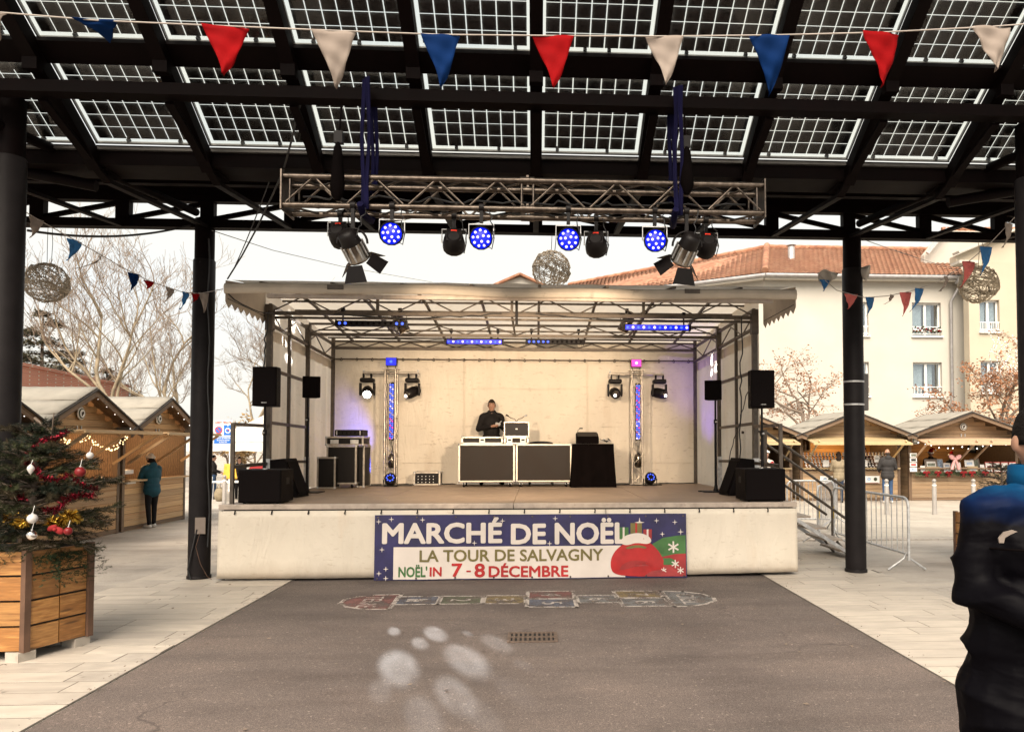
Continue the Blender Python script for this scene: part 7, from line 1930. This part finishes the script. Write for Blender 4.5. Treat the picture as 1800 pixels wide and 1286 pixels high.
flat(1660, 1672, 813, 829, Y2, M['paper'], 'price_card', 'white card standing left of the pink bow post', 'card', 12, None, [(.2, .8, .6, .8, BLc)])
flat(1680, 1690, 812, 829, Y2, M['paper'], 'price_card', 'white card standing right of the pink bow post', 'card', 12, None, [(.55, .85, .3, .5, BLc)])
flat(1697, 1713, 808, 820, Y2, M['paper'], 'framed_print', 'white and blue print in a wooden crate beyond the pink bow', 'print', 15, 'framed prints', [(.2, .8, .3, .7, BLc)])
flat(1707, 1723, 805, 822, Y2 + .12, M['flagwhite'], 'framed_print', 'print with dark figures behind the white and blue one', 'print', 15, 'framed prints', [(.15, .85, .15, .85, GR)])
flat(1700, 1719, 819, 829, Y2 - .03, WOODS['flap2'], 'wooden_crate', 'pale crate holding prints beyond the pink bow', 'crate', art=[(.3, .9, .2, .7, M['curtain'])], th=.2)
flat(1619, 1627, 818, 829, Y2, M['paper'], 'price_card', 'narrow white card nearest the card rack', 'card', 10); flat(1724, 1731, 816, 827, Y2, M['paper'], 'price_card', 'small white card beside the pink edged cards', 'card', 10)
for k, (x0, x1, y0_, y1_, lab) in enumerate(((1702, 1716, 776, 796, 'black framed print hanging at the chalet back wall'), (1718, 1727, 777, 789, 'small grey print hanging beside the black framed one'), (1730, 1745, 776, 797, 'rosy print in a dark frame on the chalet back wall'), (1748, 1759, 778, 796, 'landscape print on the chalet back wall near the near person'), (1762, 1772, 778, 796, 'print of small panels on the chalet back wall'), (1776, 1786, 778, 796, 'last print on the chalet back wall beside the near person head'), (1604, 1614, 770, 780, 'small print hanging at the corner of the print chalet'))):
    flat(x0, x1, y0_, y1_, YR + 1.8 if k < 6 else YR - .02, (M['dark'], M['galv'], M['dark'], M['galv'], M['paper'], M['galv'], M['galv'])[k], 'framed_print', lab, 'print', 0, 'framed prints', [(.1, .9, .08, .92, (DKp, GR, M['flagwhite'], GR, M['paper'], BLc, GR)[k]), (.25, .75, .3, .7, (M['paper'], M['paper'], M['pink'], M['leafgreen'], GR, M['paper'], M['paper'])[k])])
for k in range(4):
    flat(1600, 1612, 796 + k * 8.5, 803 + k * 8.5, Y2 - .1 - .02 * k, M['paper'], 'greeting_card', ('topmost', 'second', 'third', 'lowest')[k] + ' white card in the rack at the corner of the print chalet', 'card', 8, 'cards in the rack', [(.15, .85, .2, .8, (GR, DKp, M['pink'], BLc)[k])])
for k in range(4):
    flat(1733 + k * 14, 1745 + k * 14, 811, 829, Y2, M['pink'], 'card_packet', ('first', 'second', 'third', 'fourth')[k] + ' pink edged card packet counted from the crate of prints', 'card', 8, 'card packets', [(.06, .94, .05, .88, M['paper']), (.25, .75, .2, .6, (M['redp'], M['pink'], GR, M['redp'])[k])])
gt_ = thing('green_garland', 'green fir garland with dark red bows along the print chalet counter', 'garland', (13.0, YR - .15, .86)); f = MB()
pts = [P(1610 + i * 6.6, 832 + 1.5 * sin(i * 1.1), YR - .16) for i in range(20)]
for a, b_ in zip(pts[:-1], pts[1:]):
    for _ in range(70):
        c = a.lerp(b_, q.random()); v_ = V((q.gauss(0, 1), q.gauss(0, 1), q.gauss(0, 1))).normalized() * .11; s_ = v_.cross(V((0, 1, 0))).normalized() * .012
        f.add([c - s_, c + s_, c + v_], [(0, 1, 2)])
f.build('greenery', M['gar'] if 'gar' in M else mat('garland_green', (.06, .075, .035), .8, var=.5), gt_, True)
for px in (1629, 1649, 1668, 1694, 1709, 1732):
    c = P(px, 831, YR - .28); d = MB()
    for s in (-1, 1): d.ell(c + V((s * .06, 0, .02)), (.06, .025, .04), 8, 6, rot=(0, s * .4, 0)); d.tube([c, c + V((s * .04, 0, -.12))], .018, 5)
    d.ell(c, .03, 8, 6); d.build('red_bow', M['redp'], gt_, True)
c = P(1679, 806, YR - .45); d = MB()
for s in (-1, 1): d.ell(c + V((s * .10, 0, .05)), (.11, .04, .07), 10, 7, rot=(0, -s * .6, 0)); d.tube([c, c + V((s * .07, 0, -.16)), c + V((s * .11, 0, -.32))], [.03, .045, .05], 6)
d.ell(c, .045, 8, 6); one(d, 'pink_bow', mat('pink_satin', (.62, .33, .32), .5), 'big pink ribbon bow tied to the strut of the print chalet', 'bow')
# chalet B counter: white box, cloth and papers ; chalet A: jars
yb_ = 15.75
d = MB(); d.grid(14, 8, lambda u, v: V((XL - .12 + .05 * v, 15.9 + .9 * u, .92 + .22 * (1 - u) ** 3 * (1 - v) + .01 * sin(u * 14)))); o = one(d, 'white_cloth', M['paper'], 'white cloth spread on the chalet counter beside the teal jacket', 'cloth'); o.modifiers.new('solid', 'SOLIDIFY').thickness = .01
d = MB(); d.bb(XL - .3, XL - .05, 14.95, 15.4, 1.12, 1.2); one(d, 'light_box', M['white'], 'white box on the chalet counter before the teal jacket', 'box')
d = MB(); d.bb(XL - .12, XL + .05, 15.0, 15.3, .93, .97); one(d, 'paper_stack', M['paper'], 'low paper stack on the chalet counter at the elbow of the teal jacket', 'paper')
for i in range(9):
    d = MB(); h_ = rnd.uniform(.1, .24); d.lathe([(.04, 0), (.045, .02), (.04, h_ * .8), (.02, h_)], (0, 0, 0), 10); y_ = 13.3 + i * .13
    tag(obj('jar', d.mesh('jar', (M['wball'], M['sball'], M['rball'], M['khaki'])[i % 4]), None, (XL - .06 + rnd.uniform(-.04, .04), y_, .925)), f'{("white", "silver", "dark red", "khaki")[i % 4]} {"tall" if h_ > .17 else "short"} jar on the tree side chalet counter, {("first", "second", "third", "fourth", "fifth", "sixth", "seventh", "eighth", "last")[i]} from the tree', 'jar', 'jars on the tree side chalet counter')

# ------------------------------------------------------------------ bunting, wicker balls, cables in the air
M['string'] = mat('grey_string', (.35, .31, .28), .8)
def bunting(pts, flags, label, size=(.2, .26), r=.004):
    t = thing('bunting', label, 'bunting', V(pts[len(pts) // 2])); d = MB(); d.tube(pts, r, 5); d.build('string', M['string'], t, True)
    pts = [V(p) for p in pts]
    for (p, m, w_, h, tw, sw) in flags:
        p = V(p); dx = V((cos(tw), sin(tw), 0)); ny = V((-sin(tw), cos(tw), 0))
        d = MB()
        def fn(u, v): return p + dx * ((u - .5) * w_ * (1 - v * .97)) + V((0, 0, -h * v)) + ny * (sw * v * v * h + .012 * sin(v * 5 + u * 4) * v) + dx * (.02 * sin(v * 3) * v) + ny * (.006 * sin(u * 7 + v * 9 + sw * 40) + .004 * sin(v * 17 - u * 5))
        d.grid(10, 14, fn); o = d.build('flag', M[m], t, True); o.modifiers.new('solid', 'SOLIDIFY').thickness = .002
    return t
YBN = 3.5
sp_ = [P(x, y, YBN) for x, y in ((-60, 12), (0, 22), (170, 36), (396, 46), (587, 54), (774, 61), (972, 63), (1168, 64), (1353, 62), (1549, 57), (1743, 47), (1860, 38))]
fl_ = []
for px, py, m, w_, h in ((396, 46, 'red', 78, 93), (587, 54, 'flagwhite', 77, 96), (774, 61, 'blue', 69, 95), (972, 63, 'red', 75, 102), (1168, 64, 'flagwhite', 69, 94), (1353, 62, 'blue', 73, 102), (1549, 57, 'red', 75, 100), (1743, 47, 'flagwhite', 76, 88)):
    s_ = YBN / 1300; fl_.append((P(px, py, YBN), m, w_ * s_, h * s_, rnd.uniform(-.2, .2), rnd.uniform(-.25, .25)))
p = P(170, 34, YBN); fl_.append((p, 'blue', 80 * YBN / 1300, .05, .05, 2.0)); fl_.append((P(-30, 18, YBN), 'flagwhite', .2, .12, .1, .8))
bunting(sp_, fl_, 'string of large red, white and blue pennants across the pavilion front', r=.0035)
def small_bunting(px, Y0, Y1, fl, label):
    n = len(px); pts = [P(x, y, Y0 + (Y1 - Y0) * i / (n - 1)) for i, (x, y) in enumerate(px)]
    out_ = []
    for (f_, m, w_, h, tw, sw) in fl:
        j = f_ * (n - 1); a = int(min(n - 2, j)); out_.append((pts[a].lerp(pts[a + 1], j - a), m, w_, h, tw, sw))
    return bunting(pts, out_, label, r=.005)
small_bunting([(-20, 330), (25, 360), (60, 382), (110, 410), (160, 438), (215, 470), (265, 495), (320, 513), (350, 516), (392, 508)], 6.6, 9.4,
              [(.38, 'skyblue', .17, .2, 1.25, .5), (.48, 'flagwhite', .18, .18, -.9, -1.3), (.60, 'blue', .15, .2, 1.15, .3), (.66, 'red', .12, .09, .9, .8), (.735, 'flagwhite', .12, .15, 1.2, .5), (.80, 'skyblue', .12, .2, 1.35, .4), (.865, 'red', .12, .11, 1.1, .6), (.91, 'flagwhite', .12, .24, .3, .1), (.23, 'flagwhite', .16, .18, 1.3, .4)],
              'wind twisted small pennants hanging from the near column toward the stage corner')
small_bunting([(1436, 480), (1470, 510), (1520, 523), (1560, 520), (1600, 512), (1650, 495), (1700, 462), (1740, 428), (1790, 375)], 9.4, 7.6,
              [(.05, 'skyblue', .16, .14, .3, .2), (.19, 'pink', .2, .18, .2, .4), (.28, 'skyblue', .14, .22, .3, .3), (.40, 'flagwhite', .14, .1, .8, .9), (.475, 'pink', .15, .27, .0, .3), (.54, 'skyblue', .14, .25, .3, .6), (.66, 'flagwhite', .12, .16, .7, .5), (.76, 'pink', .18, .27, .2, .5), (.855, 'skyblue', .17, .30, .2, .3), (.96, 'flagwhite', .16, .25, .5, .3)],
              'small faded pennants strung from the column with the white horn to the far right column')
M['wicker'] = mat('pale_wicker_cane', (.50, .42, .31), .7, var=.25)
M['wickerd'] = mat('brown_wicker_cane', (.36, .30, .23), .75, var=.3)
def wicker(px, py, Y, rp, label, seed, m):
    q2 = random.Random(seed); c = P(px, py, Y); r = rp * Y / 1300
    t = thing('wicker_ball', label, 'ornament', c - V((0, 0, r)), 0, 'hanging wicker balls')
    d = MB()
    for i in range(46):
        n_ = V((q2.gauss(0, 1), q2.gauss(0, 1), q2.gauss(0, 1))).normalized(); x, y, _ = frame(n_); of = q2.uniform(-.75, .75) * r; rr = sqrt(r * r - of * of); a0 = q2.uniform(0, 6.28); sp = q2.uniform(2.5, 6.28)
        d.tube([V((0, 0, r)) + n_ * (of + .02 * sin(k * 1.9 + i)) + (x * cos(a0 + sp * k / 22) + y * sin(a0 + sp * k / 22)) * rr * (1 + .02 * sin(k * 2.3)) for k in range(23)], .0048, 4, caps=False)
    d.build('woven_canes', M[m], t)
    for k in range(2):
        e = MB(); tl = q2.uniform(.2, .5)
        for dz in (-.02, 0, .02): e.tube([V((0, 0, r)) + Matrix.Rotation(tl + k * .3, 3, 'Y') @ V((r * cos(a), r * sin(a), dz + (.25 if k else -.15) * r)) * 1.01 for a in [2 * pi * i / 28 for i in range(29)]], .007, 4, caps=False)
        e.build('cane_band', M[m], t)
    for dx in (0, .05):
        e = MB(); e.tube([(dx, 0, 2 * r - .03), (dx * 1.3 + .01, -.02, 2 * r + .25), (dx, 0, 4.5 - c.z + r)], .004, 4); e.build('hanging_cord', M['cable'], t)
wicker(82, 497, 9.72, 33, 'brown wicker ball hanging near the Christmas tree side column', 2, 'wickerd')
wicker(969, 474, 10.6, 33, 'grey brown wicker ball hanging over the middle of the stage roof', 4, 'wickerd')
wicker(1720, 500, 9.72, 33, 'pale wicker ball hanging in front of the ochre building', 9, 'wicker')
cable(sag(P(48, 405, 8.0), P(335, 396, 9.55), .10, 16), 'thick black cable sagging between the two columns near the Christmas tree', .014)
cable([P(x, y, Y) for x, y, Y in ((372, 405, 9.6), (480, 440, 14), (600, 468, 18), (760, 496, 24))], 'thin wire running from the column out behind the stage roof', .006)
cable([P(x, y, Y) for x, y, Y in ((1510, 418, 9.7), (1560, 436, 14), (1640, 462, 20), (1700, 480, 26))], 'thin wire running from the column toward the downpipe', .006)
cable([P(x, y, 9.55) for x, y in ((346, 930), (338, 965), (330, 1000), (336, 1021), (360, 1022), (395, 1018))], 'black cable hanging down the column and coiling on the slabs', .010)
cable([P(x, y, 9.5) for x, y in ((352, 935), (344, 960), (352, 990), (364, 1012), (372, 1018))], 'thin orange wire hanging down the column beside the black cable', .003, m='rust')
a, b_ = P(343, 938, 9.56), P(361, 909, 9.56)
d = MB(); d.box((a + b_) / 2, (b_.x - a.x, .008, b_.z - a.z), (0, 0, .12)); one(d, 'paper_notice', M['flagwhite'], 'white paper notice fixed low on the column beside the stage', 'notice')
cable([P(368, 420 + i * 30, 9.6) + V((.012 * sin(i * 1.3), -.02, 0)) for i in range(19)], 'black cable running up the side of the column beside the stage', .010)
# horn speakers and box on the right column
for s, px, py, lab in ((-1, 1458, 486, 'cream horn loudspeaker on the column facing the stage'), (1, 1512, 478, 'cream horn loudspeaker on the column facing away from the stage')):
    c = P(px, py, 9.66); t = thing('horn_speaker', lab, 'loudspeaker', c, 0, 'horn loudspeakers on the column')
    m3 = aimrot((s * .8, -.5, -.25)); q_ = m3 @ Matrix.Rotation(-pi / 2, 3, 'X')
    d = MB(); d.lathe([(.03, -.12), (.05, -.10), (.06, -.02), (.085, .06), (.11, .10), (.105, .105), (.04, .02)], (0, 0, 0), 18, rot=q_); d.build('horn', M['wcoat'], t)
    d = MB(); d.bar((0, 0, 0), (-s * .12, .04, .05), .03, .03); d.build('bracket', M['dark'], t)
a, b_ = P(1510, 721, 9.72), P(1528, 656, 9.72)
t = thing('column_box', 'grey metal box strapped behind the column beside the stage steps', 'box', ((a.x + b_.x) / 2, 9.74, a.z))
d = MB(); d.bb(-(b_.x - a.x) / 2, (b_.x - a.x) / 2, 0, .07, 0, b_.z - a.z); d.build('housing', M['pbol2'], t, bevel=.012)
for py in (671, 711):
    z = P(1500, py, 9.7).z - a.z; d = MB(); d.lathe([(.1335, -.012), (.1355, -.01), (.1355, .01), (.1335, .012)], (CR.x - (a.x + b_.x) / 2, CR.y - 9.74, z), 24); d.build('steel_strap', M['galv'], t)

# ------------------------------------------------------------------ marks on the court, drain, leaves
def paint(name, col, wear=.5):
    m, t, b = newmat(name); v = coords(t, rand=False)
    n = noise_node(t, v, 60, 4, .7); n2 = noise_node(t, v, 5, 4, .6)
    ad = t.nodes.new('ShaderNodeMath'); ad.operation = 'ADD'; t.links.new(n, ad.inputs[0]); t.links.new(n2, ad.inputs[1])
    f = ramp(t, ad.outputs[0], [(wear, (0, 0, 0)), (wear + .12, (1, 1, 1))])
    b.inputs['Base Color'].default_value = (*col, 1); b.inputs['Roughness'].default_value = .8
    tr = t.nodes.new('ShaderNodeBsdfTransparent'); mx = t.nodes.new('ShaderNodeMixShader'); t.links.new(f, mx.inputs[0]); t.links.new(tr.outputs[0], mx.inputs[1]); t.links.new(b.outputs[0], mx.inputs[2])
    t.links.new(mx.outputs[0], t.nodes['Material Output'].inputs[0]); return m
for k, c in (('pw', (.36, .32, .29)), ('pr', (.14, .06, .055)), ('pb', (.085, .09, .115)), ('pg', (.08, .085, .055)), ('py', (.16, .12, .06)), ('pgr', (.125, .125, .125))): M[k] = paint('worn_court_paint_' + k, c, .90 if k == 'pw' else .96)
hop = thing('hopscotch_marking', 'worn painted hopscotch game on the asphalt in front of the banner', 'hopscotch', G(925, 1054))
def gpoly(pts, z, m, name):
    n = len(pts); d = MB(); d.add([G(x, y, z) for x, y in pts], [tuple(range(n))]); return d.build(name, M[m], hop, True)
def cell(px, m, num, tx=None):
    gpoly(px, .006, m, 'painted_cell')
    n = len(px)
    for i in range(n):
        a, b_ = G(*px[i], .008), G(*px[(i + 1) % n], .008); e = (b_ - a).normalized(); s_ = V((-e.y, e.x, 0)) * .022
        d = MB(); d.add([a - s_ - e * .02, b_ - s_ + e * .02, b_ + s_ + e * .02, a + s_ - e * .02], [(0, 1, 2, 3)]); d.build('white_outline', M['pw'], hop, True)
    if num:
        x0, x1 = min(p[0] for p in px), max(p[0] for p in px); y0_, y1_ = min(p[1] for p in px), max(p[1] for p in px)
        a = G((x0 + x1) / 2, (y0_ + y1_) / 2, .0085); w_, h_ = (.13, .22) if len(num) == 1 else (.55, .20)
        # figures lie on their side: they read from the end of the game
        def f(q_): return V((a.x + (.5 - q_.y / h_) * -h_ if False else a.x - h_ / 2 + q_.y * 1.0, a.y + w_ / 2 - q_.x, .0088))
        text(num, w_, h_, 'painted_figure', M['pw'], hop, f, .0, 0)
cell([(597, 1060), (606, 1053), (628, 1048), (660, 1045), (706, 1044), (684, 1070), (640, 1070), (610, 1066)], 'pr', 'TERRE')
cell([(700, 1048), (775, 1047), (768, 1061), (690, 1062)], 'pb', '1'); cell([(777, 1047), (850, 1047), (847, 1060), (770, 1061)], 'pg', '2'); cell([(853, 1046), (924, 1046), (924, 1060), (849, 1060)], 'py', '3')
cell([(928, 1039), (1008, 1038), (1010, 1051), (927, 1051)], 'pr', '4'); cell([(927, 1052), (1010, 1052), (1014, 1066), (926, 1066)], 'pb', '5'); cell([(1013, 1046), (1083, 1045), (1092, 1058), (1016, 1059)], 'pgr', '6')
cell([(1078, 1038), (1158, 1038), (1166, 1049), (1084, 1050)], 'py', '7'); cell([(1086, 1051), (1168, 1050), (1182, 1064), (1096, 1065)], 'pgr', '8')
cell([(1162, 1038), (1200, 1039), (1234, 1043), (1254, 1049), (1257, 1055), (1240, 1061), (1212, 1065), (1186, 1065)], 'pgr', 'CIEL')
dg = thing('drain_grate', 'dark iron drain grate set in the asphalt before the stage', 'drain', G(935, 1121))
a, b_ = G(894, 1130), G(976, 1113); W_, D_ = b_.x - a.x, b_.y - a.y; o0 = V((a.x, a.y, .006))
M['iron'] = mat('rusty_cast_iron', (.13, .095, .075), .7, .5, .3, 30); M['pit'] = mat('drain_pit', (.004, .004, .004), .9)
d = MB(); d.box(o0 + V((W_ / 2, D_ / 2, 0)), (W_, D_, .002)); d.build('pit', M['pit'], dg, True)
for u in (0, 1): d = MB(); d.box(o0 + V((u * W_, D_ / 2, .006)), (.03, D_, .014)); d.build('frame_bar', M['iron'], dg, True)
for v_ in (0, .5, 1): d = MB(); d.box(o0 + V((W_ / 2, D_ * v_, .0065)), (W_ - .03, .022, .012)); d.build('frame_bar', M['iron'], dg, True)
for i in range(1, 10): d = MB(); d.box(o0 + V((W_ * i / 10, D_ / 2, .0055)), (.020, D_ - .02, .012)); d.build('grate_bar', M['iron'], dg, True)
lv = MB()
for i in range(420):
    x, y = rnd.uniform(-5, 4.6), rnd.uniform(3.2, 12.5)
    if i > 170: x = rnd.choice((-3.03, 2.96)) + rnd.gauss(0, .035)
    z = .030 if (x < -3.02 or x > 2.955) else .012; a_ = rnd.uniform(0, 6.28); s_ = rnd.uniform(.012, .03) if i <= 170 else rnd.uniform(.004, .013); c = V((x, y, z)); e1_, e2_ = V((cos(a_), sin(a_), 0)), V((-sin(a_), cos(a_), 0))
    lv.add([c - e1_ * s_, c + e2_ * s_ * .5 + V((0, 0, .006)), c + e1_ * s_ + V((0, 0, .004)), c - e2_ * s_ * .4], [(0, 1, 2, 3)])
o = lv.build('fallen_leaves', M['bark2']); o['kind'] = 'stuff'
